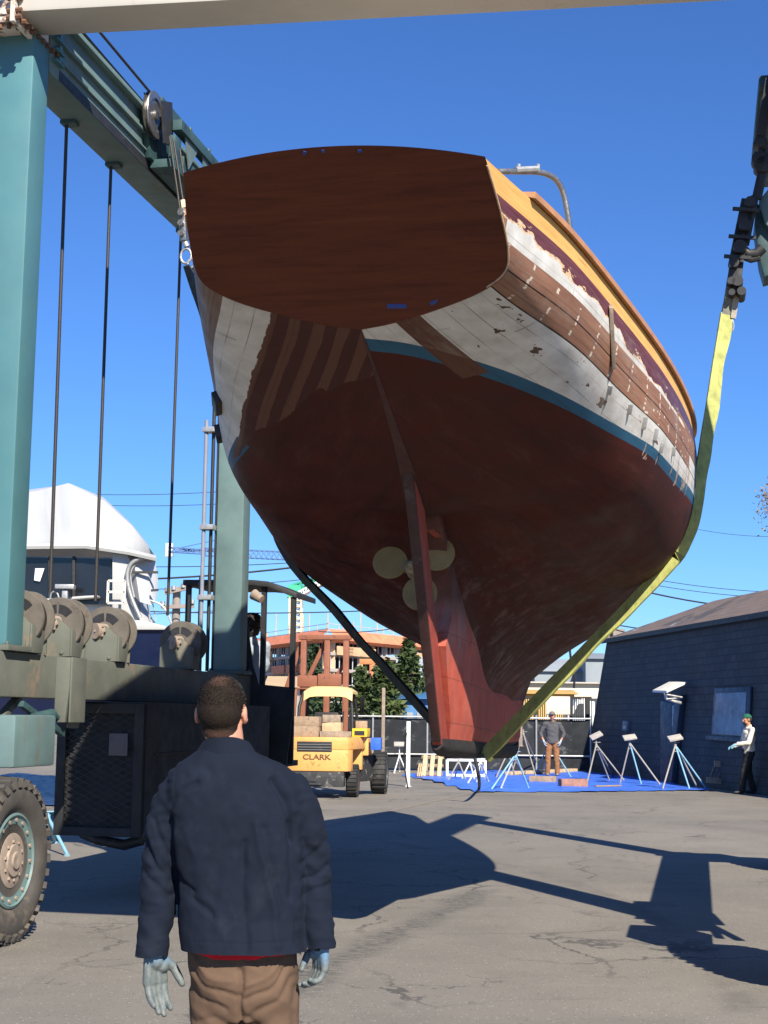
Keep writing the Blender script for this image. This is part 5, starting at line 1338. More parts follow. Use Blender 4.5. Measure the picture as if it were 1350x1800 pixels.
def fwheel(x, y, r, w, sg):
    c = WM[fork.name] @ Vector((x, y, r)); ax = WM[fork.name].to_3x3() @ Vector((sg, 0, 0)); q = r; h = w/2
    m = MB(); m.lathe(c, ax, [(-h, q*.6), (-h, q*.9), (-h*.8, q*.985), (h*.8, q*.985), (h, q*.9), (h*1.03, q*.75), (h*.9, q*.62)], 32); t = m.build('tyre', M['rubber_dark'], fork, 50)
    m = MB(); X, Y = m.frame(ax)
    for i in range(26):
        a = 2*math.pi*i/26; rr = X*math.cos(a)+Y*math.sin(a); m.bar(c+rr*q*.985-ax*h*.7, c+rr*q*.985+ax*h*.95, .035, .03, rr)
    m.build('tread', M['rubber_dark'], t)
    m = MB(); m.lathe(c, ax, [(h*.3, q*.62), (h*.92, q*.62), (h*.92, q*.56), (h*.5, q*.50), (h*.45, q*.26), (h*.8, q*.22), (h*.82, q*.05)], 28)
    m.build('rim', brn if y < .5 else M['galv'], t, 35)
fwheel(.66, 0, .34, .24, 1); fwheel(-.66, 0, .34, .24, -1); fwheel(1.08, 1.6, .46, .34, 1); fwheel(-1.08, 1.6, .46, .34, -1)
m = FM()
for x in (-.5, .5):
    m.tube([(x*1.2, .35, 1.2), (x*1.15, .40, 1.9), (x, .55, 2.22)], .035, 8); m.tube([(x*1.2, 1.6, 1.2), (x*1.1, 1.5, 1.9), (x, 1.35, 2.22)], .035, 8)
m.build_each('guard_post', M['black_iron'], fork, smooth=60)
m = FM(); rr = []
for i in range(9):
    t = i/8; x = -.48+1.06*t; z = 2.34-.10*abs(2*t-1)**6
    rr.append([(x, .36, z-.22), (x, .40, z-.03), (x, .5, z), (x, 1.45, z), (x, 1.5, z-.03), (x, 1.5, z-.06), (x, .46, z-.06), (x, .40, z-.22)])
m.loft(rr); m.build('guard_roof', yelp, fork, 40)
m = FM(); m.bb(-.25, .25, .75, 1.15, 1.22, 1.38); m.bb(-.25, .25, .68, .80, 1.38, 1.78); m.build('seat', M['black_iron'], fork, 30, .03)
m = FM(); m.tube([(.1, 1.55, 1.25), (.1, 1.40, 1.62)], .02, 8); m.lathe((.1, 1.39, 1.63), (0, -.4, .9), [(-.01, .17), (.01, .17)], 20)
for q in ((.35, .5, 1.25), (.45, .9, 1.25), (-.4, 1.3, 1.25)): m.tube([q, (q[0]+.03, q[1], q[2]+.55)], .018, 6)
m.build('controls', M['black_iron'], fork, 50)
m = FM()
for x in (-.85, -.30, .14): m.bb(x, x+.13, 2.35, 2.5, .3, 3.45)
m.bb(-.90, .32, 2.33, 2.52, 3.45, 3.56); m.bb(-.90, -.42, 2.25, 2.349, 2.36, 2.62); m.bb(-.42, .12, 2.20, 2.349, 2.38, 2.66); m.bb(-.90, .32, 2.2, 2.348, 2.30, 2.34)
m.bar((-.85, 2.55, 3.4), (-1.3, 2.6, 2.0), .10, .10); m.bar((-.28, 2.6, 3.44), (-.8, 2.65, 2.35), .1, .10); m.bar((.14, 2.6, 2.9), (-.2, 2.65, 2.35), .08, .08)
m.build('mast', brn, fork, 30, .01)
m = FM(); m.prism([(-1.25, 1.9, .9), (-1.25, 1.9, 1.5), (-.95, 1.9, 2.3), (-.85, 1.9, 2.3), (-.92, 1.9, .9)], (0, .1, 0)); m.build('lift_frame', brn, fork, 30, .01)
m = FM()
for i in range(6): m.lathe((.70+.015*i, .85, 1.93), (1, .1, 0), [(0, .15+.02*(i % 3)), (.01, .165+.02*(i % 3)), (.02, .15+.02*(i % 3))], 24)
m.build('hose_reel', M['black_iron'], fork, 50)
# things riding on the forklift
wood1 = mat('old_timber', (.30,.21,.14), .85, 0, .3, 7, .3, 50, dirt=(.12,.085,.065), damt=.5, dscale=6, )
wood2 = mat('pale_sawn_timber', (.50,.36,.21), .8, 0, .2, 7, .2, 50, dirt=(.25,.17,.1), damt=.3)
def timber(c, d, rz, lab, mt, name='timber_block', par=None, grp='timber blocks riding on the forklift'):
    Mf = WM[fork.name]; p = Mf @ Vector(c); o = empty(name, p, 0) if False else None
    m = MB(); rot = Matrix.Rotation(FH+rz, 3, 'Z'); m.box((0, 0, d[2]/2), d, rot)
    ob = m.build(name, mt, None, 30, .008, lab, 'timber block', grp, world=False); ob.location = p; WM[ob.name] = Matrix.Translation(p); return ob
timber((-.34, -.48, 1.262), (.66, .42, .22), .03, 'big square old timber block lying on the left of the counterweight', wood1)
timber((-.31, -.46, 1.483), (.62, .40, .20), -.02, 'upper square timber block with dark stain on the left of the pile', wood1)
timber((.34, -.55, 1.262), (.66, .20, .12), .12, 'thin dark plank on the right end of the counterweight', M['grey_wood'])
timber((.22, -.12, 1.262), (.40, .30, .30), -.05, 'pale timber block behind the thin dark plank', wood2)
timber((.20, -.12, 1.563), (.38, .30, .16), .08, 'short grey timber block on top of the pale block', M['grey_wood'])
timber((-.78, -.1, 1.262), (.22, .5, .28), .0, 'dark timber block at the far left edge of the counterweight', M['grey_wood'])
timber((.74, .55, 1.442), (.26, .34, .16), .3, 'brown timber offcut on the yellow side box', wood1)
m = MB(); p = WM[fork.name] @ Vector((1.08, .8, .98)); rot = Matrix.Rotation(FH, 3, 'Z')
for dx, dy, sx, sy in ((-.1, 0, .02, .36), (.1, 0, .02, .36), (0, -.17, .2, .02), (0, .17, .2, .02)): m.box(rot @ Vector((dx, dy, .13)), (sx, sy, .26), rot)
m.box((0, 0, .01), (.2, .34, .02), rot)
bx = m.build('plastic_crate', mat('blue_plastic', (.03,.12,.55), .5, 0, .1, 9, .05), None, 30, .006, 'small blue plastic crate hung on the right side of the forklift', 'crate', world=False); bx.location = p
# ================================================================ YARD: tarp, stands, timbers, fence
def crumple_sheet(poly, name, mt, lab, res=.25, amp=.03):
    xs = [p[0] for p in poly]; ys = [p[1] for p in poly]; m = MB(); idx = {}
    def inside(x, y):
        c = False; n = len(poly); j = n-1
        for i in range(n):
            xi, yi = poly[i]; xj, yj = poly[j]
            if (yi > y) != (yj > y) and x < (xj-xi)*(y-yi)/(yj-yi)+xi: c = not c
            j = i
        return c
    nx = int((max(xs)-min(xs))/res)+1; ny = int((max(ys)-min(ys))/res)+1
    def vid(i, j):
        if (i, j) not in idx:
            x = min(xs)+i*res; y = min(ys)+j*res
            z = .012+amp*max(0, .35+noise.noise(Vector((x*1.2, y*.5, 0)))+.5*noise.noise(Vector((x*3.5, y*2, 4))))
            idx[(i, j)] = len(m.v); m.v.append(Vector((x+.05*noise.noise(Vector((x*2, y*2, 9))), y, z)))
        return idx[(i, j)]
    for i in range(nx):
        for j in range(ny):
            if inside(min(xs)+(i+.5)*res, min(ys)+(j+.5)*res): m.f.append((vid(i, j), vid(i+1, j), vid(i+1, j+1), vid(i, j+1)))
    c = Vector((sum(xs)/len(xs), sum(ys)/len(ys), 0)); m.v = [p-c for p in m.v]
    o = m.build(name, mt, None, 80, 0, lab, 'tarp', world=False); o.location = c; return o
tp = [gnd(*p).xy[:] for p in ((708, 1364), (760, 1358), (900, 1353), (1098, 1361), (1160, 1374), (1252, 1390), (1000, 1393), (832, 1393), (780, 1378))]
crumple_sheet(tp, 'tarpaulin', mat('blue_tarpaulin', (.055,.16,.66), .45, 0, .25, 2.5, .3, 20, dirt=(.05,.08,.25), damt=.3), 'large blue tarpaulin spread on the asphalt under the boat stands')
tp2 = [gnd(*p).xy[:] for p in ((-30, 1372), (30, 1360), (104, 1366), (104, 1416), (40, 1420), (-30, 1418))]
crumple_sheet(tp2, 'tarpaulin', mat('navy_tarpaulin', (.008,.016,.06), .45, 0, .25, 2.5, .3, 20), 'dark blue tarpaulin on the ground behind the near left hoist wheel')
# jack stands
stand_cols = {'grey': mat('stand_grey_steel', (.30,.28,.25), .6, 0, .2, 20, .1, 80, dirt=(.16,.09,.06), damt=.5), 'blue': mat('stand_light_blue', (.20,.40,.50), .6, 0, .15, 20, .1, 80, dirt=(.25,.2,.17), damt=.5), 'white': mat('stand_white', (.62,.64,.63), .6, 0, .1, 20, .1, 80, dirt=(.3,.25,.2), damt=.4)}
padm = mat('pad_board', (.42,.38,.33), .8, 0, .2, 12, .15, 60, dirt=(.2,.13,.09), damt=.4)
def stand(px, py, apex_y, feet, lab, col='grey', pad=True, tilt=.25, top_y=None, grp='boat jack stands', col2=None):
    """feet: image points where its legs touch the ground"""
    fs = [gnd(*f) for f in feet]; c = sum(fs, Vector())/len(fs); Y = c.y
    ap = at(px, apex_y, Y); root = empty('jack_stand', (ap.x, Y, 0), 0, lab, 'boat stand', grp)
    for i, f in enumerate(fs):
        m = MB(); m.tube([ap, f+Vector((0, 0, .02))], .022, 8); m.cyl(f, f+Vector((0, 0, .02)), .04, n=10); m.build('leg', stand_cols[col2 if (col2 and i % 2) else col], root, 50)
    lo = fs[0].lerp(ap, .45)
    m = MB()
    for i in range(len(fs)): m.tube([fs[i].lerp(ap, .86), fs[(i+1) % len(fs)].lerp(ap, .86)], .010, 6)
    m.build('brace_ring', stand_cols[col], root, 50)
    tz = at(px, top_y, Y).z if top_y else ap.z+.22
    m = MB(); m.cyl(ap-Vector((0, 0, .08)), (ap.x, Y, ap.z+.03), .034, n=12); m.cyl((ap.x, Y, ap.z), (ap.x, Y, tz-.03), .017, n=10); m.bar((ap.x-.12, Y, ap.z+.06), (ap.x+.12, Y, ap.z+.07), .014); m.build('screw', stand_cols[col], root, 50)
    if pad:
        m = MB(); rt = Matrix.Rotation(-tilt, 3, 'Y') @ Matrix.Rotation(.35, 3, 'X'); m.box((ap.x, Y, tz), (.34, .30, .045), rt); m.build('pad', padm, root, 30, .006)
    return root
stand(1048, 0, 1309, [(1031, 1381), (1071, 1372), (1078, 1367), (1097, 1373)], 'leftmost of the three tall padded jack stands in front of the dark block wall', 'grey', tilt=.45, top_y=1293)
stand(1107, 0, 1306, [(1090, 1378), (1127, 1379), (1160, 1380)], 'middle of the three tall padded jack stands, with one pale blue leg', 'grey', tilt=.15, top_y=1296, col2='blue')
stand(1187, 0, 1310, [(1165, 1388), (1212, 1388), (1226, 1386), (1241, 1387)], 'rightmost of the three tall padded jack stands, nearest the man in the cream shirt', 'grey', tilt=.2, top_y=1297, col2='blue')
stand(906, 0, 1326, [(864, 1389), (881, 1386), (929, 1386)], 'pale blue jack stand just right of the keel, wide splayed legs', 'blue', False, top_y=1318, col2='white')
stand(966, 0, 1305, [(941, 1362), (955, 1357), (1003, 1366)], 'blue jack stand behind the man in the grey hooded sweatshirt', 'blue', False, top_y=1298)
stand(845, 0, 1338, [(822, 1379), (838, 1376), (858, 1374)], 'small white jack stand on the tarp under the keel, right of two others', 'white', False, top_y=1331)
stand(806, 0, 1338, [(788, 1373), (800, 1367), (818, 1370)], 'small grey jack stand at the left end of the group under the keel', 'grey', False, top_y=1331)
stand(826, 0, 1340, [(812, 1370), (834, 1371), (846, 1366)], 'small pale stand between two others under the keel', 'white', False, top_y=1333)
stand(893, 0, 1322, [(872, 1368), (905, 1364), (925, 1362)], 'thin grey jack stand behind the pale blue one beside the keel', 'grey', False, top_y=1316)
stand(920, 0, 1290, [(900, 1360), (942, 1366), (950, 1356)], 'thin grey stand left of the man in the grey sweatshirt', 'grey', False, top_y=1280)
stand(702, 0, 1328, [(693, 1359), (702, 1356), (714, 1358)], 'small white jack stand beside the forklift front wheel', 'white', True, tilt=0, top_y=1308)
a = stand(84, 0, 1436, [(118, 1505), (60, 1496), (96, 1482)], 'light blue jack stand half hidden behind the near left hoist wheel', 'blue', False, top_y=1425)
# timbers lying on the tarp
def plank(x0, y0, x1, y1, w, h, lab, mt, z=.02):
    p, q = gnd(x0, y0), gnd(x1, y1); c = (p+q)/2; m = MB(); m.bar(p-c+Vector((0, 0, h/2)), q-c+Vector((0, 0, h/2)), w, h); o = m.build('timber', mt, None, 30, .006, lab, 'timber', world=False); o.location = (c.x, c.y, z); return o
redw = mat('stained_timber', (.30,.15,.11), .85, 0, .3, 8, .25, 50, dirt=(.30,.26,.22), damt=.5)
plank(984, 1384, 1030, 1384, .25, .19, 'short thick reddish timber lying on the tarp in front of the man in grey', redw)
plank(931, 1375, 978, 1376, .25, .15, 'short timber on the tarp left of the feet of the man in grey', wood1)
plank(893, 1364, 1010, 1358, .22, .10, 'long pale plank along the back edge of the blue tarp', wood2, .03)
plank(1046, 1385, 1090, 1384, .12, .03, 'thin board lying flat between two jack stands', wood1, .03)
# pallets and a window frame leaning at the fence
def pallet(x0, x1, y0, y1, Y, lab, lean=.35):
    p0 = at(x0, y1, Y); p1 = at(x1, y1, Y); zt = at(x0, y0, Y).z; r = empty('wooden_pallet', ((p0.x+p1.x)/2, Y, 0), 0, lab, 'pallet')
    n = 3; W_ = p1.x-p0.x; m = MB()
    for i in range(n): 
        x = p0.x+W_*(i+.5)/n; m.bar((x, Y, .02), (x+.06, Y+lean, zt), W_/n*.55, .04, up=(0, 1, 0))
    m.build('face_board', wood2, r, 30, .003); m = MB()
    for t in (.1, .5, .9): z = .02+(zt-.02)*t; m.bar((p0.x+.06*t, Y+lean*t+.06, z), (p1.x+.06*t, Y+lean*t+.06, z), .09, .07, up=(0, 1, 0))
    m.build('bearer', wood1, r, 30, .003); return r
pallet(738, 778, 1328, 1363, 43.5, 'pale wooden pallet leaning at the back left of the tarp')
pallet(732, 742, 1343, 1362, 43.0, 'narrow orange wood offcut leaning against the pallet', .2)
r = empty('window_frame', (3.3, 43.6, 0), 0, 'white painted window frame leaning behind the stands under the keel', 'window frame')
m = MB(); a0, a1 = at(786, 1367, 43.6), at(853, 1367, 43.6); zt = at(786, 1336, 43.6).z
for (xa, za, xb, zb) in ((a0.x, .03, a0.x, zt), (a1.x, .03, a1.x, zt), (a0.x, .05, a1.x, .05), (a0.x, zt, a1.x, zt), (a1.x-.25, .05, a1.x-.25, zt)): m.bar((xa, 43.6+za*.25, za), (xb, 43.6+zb*.25, zb), .07, .05, up=(0, 1, 0))
m.build('sash', M['plastic_white'], r, 30, .004)
# fence: pipe rails and posts with dark privacy mesh
mesh_m = mat('dark_privacy_mesh', (.022,.024,.027), .8, 0, .45, 1.4, .2, 90, dirt=(.12,.12,.12), damt=.55, dscale=2.4, spec=.2)
FY = 48.5
def fence(x0, x1, top, lab, Y0=FY, Y1=FY, nm='chain_link_fence'):
    p, q = at(x0, 1262, Y0), at(x1, 1262, Y1); p.z = q.z = 0; r = empty(nm, (p+q)/2, 0, lab, 'fence'); n = max(2, int((q-p).length/1.6)); m = MB()
    k_ = 24
    pts = [p.lerp(q, i/(n*k_/4)) for i in range(int(n*k_/4)+1)]
    m.loft([[pt+Vector((0, .04*noise.noise(pt*2.2), .06)), pt+Vector((0, .05*noise.noise(pt*2.2+Vector((3, 3, 3))), top*.55)), pt+Vector((0, .04*noise.noise(pt*2.4), top-.05))] for pt in pts], caps=False, closed=False); m.build('privacy_mesh', mesh_m, r, 60)
    for z in (top, .52):
        m = MB(); m.cyl(p+Vector((0, -.06, z)), q+Vector((0, -.06, z)), .032, n=8); m.build('rail', M['galv'], r, 50)
    for i in range(n+1):
        m = MB(); c = p.lerp(q, i/n); m.cyl(c+Vector((0, -.03, 0)), c+Vector((0, -.03, top+.1)), .035, n=8); m.build('post', M['galv'], r, 50)
    return r
fence(560, 1038, 1.72, 'tall chain link fence with black privacy mesh running behind the keel')
def post(x, y0, y1, w, Y, lab, mt, nm='post'):
    p = at(x, y1, Y); t = at(x, y0, Y); m = MB(); m.bb(-w/2, w/2, -w/2, w/2, 0, t.z-max(0, p.z)); m.cyl((0, 0, 0), (0, 0, .02), w*.9, n=8); o = m.build(nm, mt, None, 30, .006, lab, 'post', world=False); o.location = (p.x, Y, max(0, p.z)); return o
wpost = mat('peeling_white_post', (.60,.61,.60), .7, 0, .1, 8, .15, 60, dirt=(.25,.2,.15), damt=.6)
post(717, 1268, 1386, .10, 37.0, 'peeling white post with a loop of cable in front of the dark fence', wpost)
post(673, 1209, 1330, .09, 40.0, 'square grey wooden post rising behind the forklift', M['grey_wood'])
post(915, 1252, 1312, .11, 46.0, 'pale wooden post at the right edge of the keel', M['grey_wood'])
m = MB(); m.tube([gnd(717, 1386)+Vector((.0, -.12, t)) + Vector((-.10*math.sin(t*2.0), 0, 0)) for t in [i*.11 for i in range(13)]], .02, 6); m.build('cable_loop', M['black_iron'], None, 60, label='black cable hanging in a loop down the peeling white post', cat='cable')
m = MB(); p = [gnd(840, 1394)+Vector((0, 0, .02)), gnd(843, 1390)+Vector((0, 0, .10)), at(842, 1370, 30), at(838, 1345, 30), at(834, 1330, 30)]
m.tube(smooth_path([Vector(q) for q in p]), .035, 8); m.build('hanging_rope', M['black_iron'], None, 60, label='thick dark strap end hanging from the sling down to the edge of the tarp', cat='rope')
# orange steel rack behind the forklift
r = empty('steel_rack', (at(655, 1300, 69).x, 69, 0), 0, 'orange painted steel rack standing between the forklift and the trees', 'rack')
om = mat('orange_rack_paint', (.50,.20,.07), .6, 0, .1, 4, .1, dirt=(.3,.15,.08), damt=.4); ym = mat('buff_rack_paint', (.62,.40,.16), .6, 0, .1, 4, .1)
m = MB(); a0, a1 = at(632, 1163, 69), at(681, 1163, 69); m.bar(a0, a1, .22,.25); m.build('beam', om, r, 30, .01)
for x, w, mt in ((635, .14, ym), (677, .22, ym), (655, .10, om)):
    m = MB(); q = at(x, 1167, 69); m.bb(q.x-w/2, q.x+w/2, 68.9, 69.1, 0, q.z); m.build('upright', mt, r, 30, .006)
m = MB(); m.bar(at(634, 1208, 69.1), at(680, 1206, 69.1), .05, .06); m.build('shelf_beam', om, r)
# ================================================================ DARK BLOCK BUILDING ON THE RIGHT
BA = gnd(1028, 1356); BA.z = 0; BB = gnd(1352, 1399); BB.z = 0
BW = (BB-BA).normalized(); BN = Vector((BW.y, -BW.x, 0)).normalized()      # outward normal candidates
if BN.x > 0: BN = -BN
HB = 4.35; LEAN = .80
BU = (Vector((0, 0, 1))*HB - BN*LEAN); BU_n = BU.normalized()
def wpt(l, h, out=0.0): return BA+BW*l+BU*(h/HB)+BN*out
def wsolve(x, y):
    nrm = BW.cross(BU_n).normalized(); d = ray(x, y); t = (BA-CAM).dot(nrm)/d.dot(nrm); Q = CAM+d*t-BA; l = Q.dot(BW); h = (Q.z); return l, h
LB = 26.0; bld = empty('block_building', (BA+BW*LB/2-BN*4), 0, 'low dark painted concrete block building with sloping wall and brown roof', 'building')
def block_mat():
    m, t, b = nodes('dark_painted_block'); k = NT(t); uv = k.n('ShaderNodeUVMap', uv_map='UVMap').outputs[0]
    br = k.n('ShaderNodeTexBrick'); k.l(uv, br.inputs['Vector']); br.inputs['Scale'].default_value = 1.0; br.inputs['Brick Width'].default_value = .4; br.inputs['Row Height'].default_value = .2; br.inputs['Mortar Size'].default_value = .012
    br.inputs['Color1'].default_value = (.052,.053,.053, 1); br.inputs['Color2'].default_value = (.075,.075,.074, 1); br.inputs['Mortar'].default_value = (.030,.030,.031, 1)
    c = k.mix(k.mapr(k.noise(uv, 1.1, 6, .65), .35, .7, 0, .55), br.outputs[0], (.042,.044,.046)); c = k.mix(k.mapr(k.noise(uv, 6, 4, .7), .6, .8, 0, .4), c, (.10,.105,.11))
    k.l(c, b.inputs['Base Color']); b.inputs['Roughness'].default_value = .75; b.inputs['Specular IOR Level'].default_value = .3
    h = k.math('SUBTRACT', k.math('MULTIPLY', k.noise(uv, 20, 4), .4), br.outputs[1]); k.bump(h, .8, .02, b); return m
m = MB(); uv = []
nl, nh = 40, 4
for i in range(nl+1):
    for j in range(nh+1):
        m.v.append(wpt(LB*i/nl, HB*j/nh)); uv.append((LB*i/nl, HB*j/nh))
for i in range(nl):
    for j in range(nh): a_ = i*(nh+1)+j; m.f.append((a_, a_+nh+1, a_+nh+2, a_+1))
# end wall (far) and near end
base = len(m.v)
for l in (0, LB):
    q = [wpt(l, 0), wpt(l, HB), BA+BW*l-BN*9+Vector((0, 0, HB)), BA+BW*l-BN*9]
    m.v += q; uv += [(0, 0), (0, HB), (8.2, HB), (9, 0)]; m.f.append((len(m.v)-4, len(m.v)-3, len(m.v)-2, len(m.v)-1))
m.build('block_wall', block_mat(), bld, 20, uvs=uv)
# roof
def roof_mat():
    m, t, b = nodes('brown_felt_roof'); k = NT(t); P = k.coord()
    c = k.mix(k.mapr(k.noise(P, 3, 6, .7), .3, .7), (.12,.085,.07), (.20,.145,.12)); sp = k.n('ShaderNodeSeparateXYZ'); k.l(P, sp.inputs[0])
    row = k.math('FRACT', k.math('MULTIPLY', sp.outputs[2], 7)); c = k.mix(k.math('MULTIPLY', k.math('LESS_THAN', row, .12), .35), c, (.07,.05,.045))
    pt = k.mapr(k.noise(k.mapping(P, (.5, .35, .5)), 1.0, 5, .6, .4), .56, .60); c = k.mix(k.math('MULTIPLY', pt, .75), c, (.045,.045,.05)); p2 = k.mapr(k.noise(k.mapping(P, (.9, .5, .9), loc=(3, 1, 0)), 1.0, 5, .6), .68, .70); c = k.mix(k.math('MULTIPLY', p2, .6), c, (.30,.36,.42))
    k.l(c, b.inputs['Base Color']); b.inputs['Roughness'].default_value = .95; k.bump(k.noise(P, 25, 4), .4, .02, b); return m
e0 = BA-BW*.25+BU+BN*.12; e1 = BA+BW*(LB+.3)+BU+BN*.12
rq = at(1255, 1056, 46.3); rdir = BW
off = (rq-(BA+BU)).dot(-BN); l0 = (rq-BA).dot(BW); rz_ = rq.z
r0 = BA+BU*1.0; r0 = BA + BW*l0 + (-BN)*(LEAN+off) ; r0.z = rz_; r1 = BA+BW*(LB-3)+(-BN)*(LEAN+off); r1.z = rz_
r0 = Vector((rq.x, rq.y, rz_)); r1 = r0+BW*(LB-3-l0)
back0 = e0+(-BN)*9; back1 = e1+(-BN)*9
m = MB(); m.add([e0, e1, r1, r0], [(0, 1, 2, 3)]); m.add([e0, r0, back0], [(0, 1, 2)]); m.add([r0, r1, back1, back0], [(0, 1, 2, 3)]); m.add([e1, back1, r1], [(0, 1, 2)])
m.add([e0-Vector((0, 0, .05)), e1-Vector((0, 0, .05)), back1-Vector((0, 0, .05)), back0-Vector((0, 0, .05))], [(0, 1, 2, 3)])
m.build('roof', roof_mat(), bld)
m = MB(); m.bar(e0+BN*.02-Vector((0, 0, .05)), e1+BN*.02-Vector((0, 0, .05)), .04, .14); m.build('fascia', M['black_iron'], bld)
navyd = mat('dark_navy_door_paint', (.022,.030,.050), .5, 0, .25, 3, .05, dirt=(.05,.06,.08), damt=.4)
def wquad(pts, out, th, name, mt, par=bld, bev=.01):
    q = [wpt(*wsolve(*p), out) for p in pts]; m = MB(); m.prism(q, BN*th); return m.build(name, mt, par, 30, bev)
wquad([(1164, 1372), (1187, 1378), (1187, 1236), (1164, 1232)], .01, .05, 'door', navyd)
wquad([(1187, 1378), (1190, 1378), (1207, 1222), (1195, 1222)], .01, .16, 'door_frame', navyd)
wquad([(1187, 1240), (1192, 1241), (1190, 1270), (1186, 1276)], .07, .01, 'door_glass', mat('pale_door_glass', (.30,.36,.45), .3, 0, .1, 5, 0))
wn_ = wquad([(1254, 1294), (1320, 1299), (1324, 1207), (1260, 1210)], .01, .06, 'window', navyd)
wquad([(1257, 1290), (1313, 1294), (1317, 1217), (1263, 1219)], .071, .006, 'window_pane', mat('dusty_window_glass', (.10,.125,.18), .35, 0, .45, 2.2, .05, dirt=(.22,.24,.30), damt=.5, dscale=1.6, streak=True), wn_, 0)
wquad([(1249, 1300), (1324, 1306), (1325, 1297), (1250, 1293)], .01, .14, 'window_sill', navyd, wn_)
bx = wquad([(1098, 1284), (1107, 1285), (1109, 1268), (1100, 1267)], .0, .10, 'meter_box', mat('grey_meter_box', (.12,.13,.14), .5, 0, .1, 9, 0)); wquad([(1101, 1281), (1105, 1281), (1106, 1276), (1102, 1276)], .101, .01, 'meter_dial', M['galv'], bx, 0)
# canopy above the door
cl_, ch_ = wsolve(1208, 1202); c2, h2 = wsolve(1178, 1202)
cp = [wpt(cl_, ch_, .0), wpt(cl_-2.3, ch_, .0), wpt(cl_-2.3, ch_-.28, .95), wpt(cl_, ch_-.28, .95)]
m = MB(); m.prism([at(1147, 1217, 41.2), at(1172, 1218, 40.2), at(1207, 1202, 40.6), at(1176, 1202, 41.8)], Vector((0, 0, .06))); m.build('door_canopy', mat('pale_canopy_sheet', (.66,.62,.53), .6, 0, .06, 4, .05, dirt=(.4,.35,.28), damt=.3), bld, 30, .005)
m = MB(); m.tube([at(1170, 1219, 40.3), at(1171, 1228, 40.4), at(1185, 1233, 40.4), at(1197, 1236, 40.5)], .05, 8); m.tube([at(1172, 1221, 40.3), at(1199, 1226, 40.4)], .03, 8); m.tube([at(1171, 1229, 40.3), at(1192, 1227, 40.4)], .02, 6); m.build('canopy_bracket', M['galv'], bld, 50)
# wooden rack leaning on the wall and bits along its foot
r = empty('wooden_rack', (at(1265, 1375, 37.6).x, 37.6, 0), 0, 'small weathered wooden rack leaning against the dark block wall under the window', 'rack')
for pts, nm in (([(1256, 1337), (1289, 1338), (1286, 1349), (1257, 1348)], 'top_board'), ([(1243, 1366), (1275, 1368), (1273, 1379), (1242, 1376)], 'bottom_board')):
    m = MB(); m.prism([at(x, y, 37.9-(y-1337)*.008) for x, y in pts], Vector((0, .10, 0))); m.build(nm, wood1, r, 30, .004)
m = MB()
for x0, x1 in ((1257, 1248), (1271, 1262), (1284, 1277)): m.bar(at(x0, 1346, 37.95), at(x1, 1370, 37.75), .03, .06)
m.build_each('slat', M['grey_wood'], r)
for i, (x, y, s_, lab) in enumerate(((1128, 1365, .13, 'grey stone block at the foot of the dark wall, left of the door'), (1222, 1377, .14, 'dark bundle on the ground between the door and the wooden rack'), (1345, 1393, .2, 'dark box at the foot of the wall at the right edge'))):
    p = gnd(x, y); m = MB(); m.bb(-s_, s_, -s_, s_, 0, s_*1.5); m.bb(-s_*.7, s_*.8, -s_*.8, s_*.7, s_*1.5+.001, s_*2.1); o = m.build('rubble_block', mat('foot_block', (.05,.055,.065), .9, 0, .3, 8, .3), None, 30, .03, lab, 'block', world=False); o.location = (p.x, p.y, 0)
m = MB(); m.tube(smooth_path([at(1308, 1350, 36.2), at(1304, 1368, 36.1), gnd(1303, 1382)+Vector((0, 0, .05)), gnd(1313, 1384)+Vector((0, 0, .05))]), .04, 8); m.cyl(gnd(1313, 1386), gnd(1313, 1386)+Vector((0, 0, .12)), .08, n=12); m.build('bent_pipe', mat('pink_grey_pipe', (.42,.36,.34), .6, 0, .1, 9, .05), None, 50, label='bent grey pipe standing behind the legs of the man in the cream shirt', cat='pipe')
# ================================================================ BACKGROUND
# white motor yacht under shrink wrap, left
WY = 27.0
def wp(x, y, dY=0.0): return at(x, y, WY+dY)
wb_ = empty('motor_yacht', (wp(150, 1180).x, WY+2, 0), 0, 'white motor yacht under a domed shrink wrap cover behind the winch drums', 'motor yacht')
wrap = bpy.data.materials.new('shrink_wrap'); 
def wrap_mat():
    m, t, b = nodes('shrink_wrap_film'); k = NT(t); P = k.coord()
    c = k.mix(k.mapr(k.noise(k.mapping(P, (1, 1, .5)), 1.2, 4), .35, .65), (.42,.43,.445), (.48,.49,.505)); k.l(c, b.inputs['Base Color']); b.inputs['Roughness'].default_value = .38
    b.inputs['Transmission Weight'].default_value = 0; k.bump(k.noise(k.mapping(P, (1.2, 1.2, .25)), 1.5, 3, .5, .6), .35, .10, b); return m
M['wrap'] = wrap_mat(); M['gel'] = mat('white_gelcoat', (.43,.43,.42), .3, 0, .03, 1, 0, dirt=(.5,.47,.42), damt=.1)
# dome: profile across, ribs running away
prof = [(-70, 968), (-60, 905), (-10, 870), (62, 861), (125, 853), (182, 877), (232, 924), (262, 962), (274, 979)]
m = MB(); rg = []
for j, (dY, sc, dz) in enumerate(((0, 1, 0), (.5, 1.0, .10), (2.5, .98, .25), (5.0, .9, .2), (7.5, .7, -.3), (9, .5, -.9))):
    ring = []
    for i, (x, y) in enumerate(prof):
        p = wp(x, y); c = wp(110, 968); q = c+(p-c)*sc; q.y = WY+dY; q.z += dz*(1 if 0 < i < 8 else 0); q.x += dY*-.19
        if j == 0 and i not in (0, 8): q = q + Vector((0, -.25 if i == 4 else .0, -.03 if i in (3, 5) else 0))
        ring.append(q)
    rg.append(ring)
m.loft(rg, caps=False, closed=False)
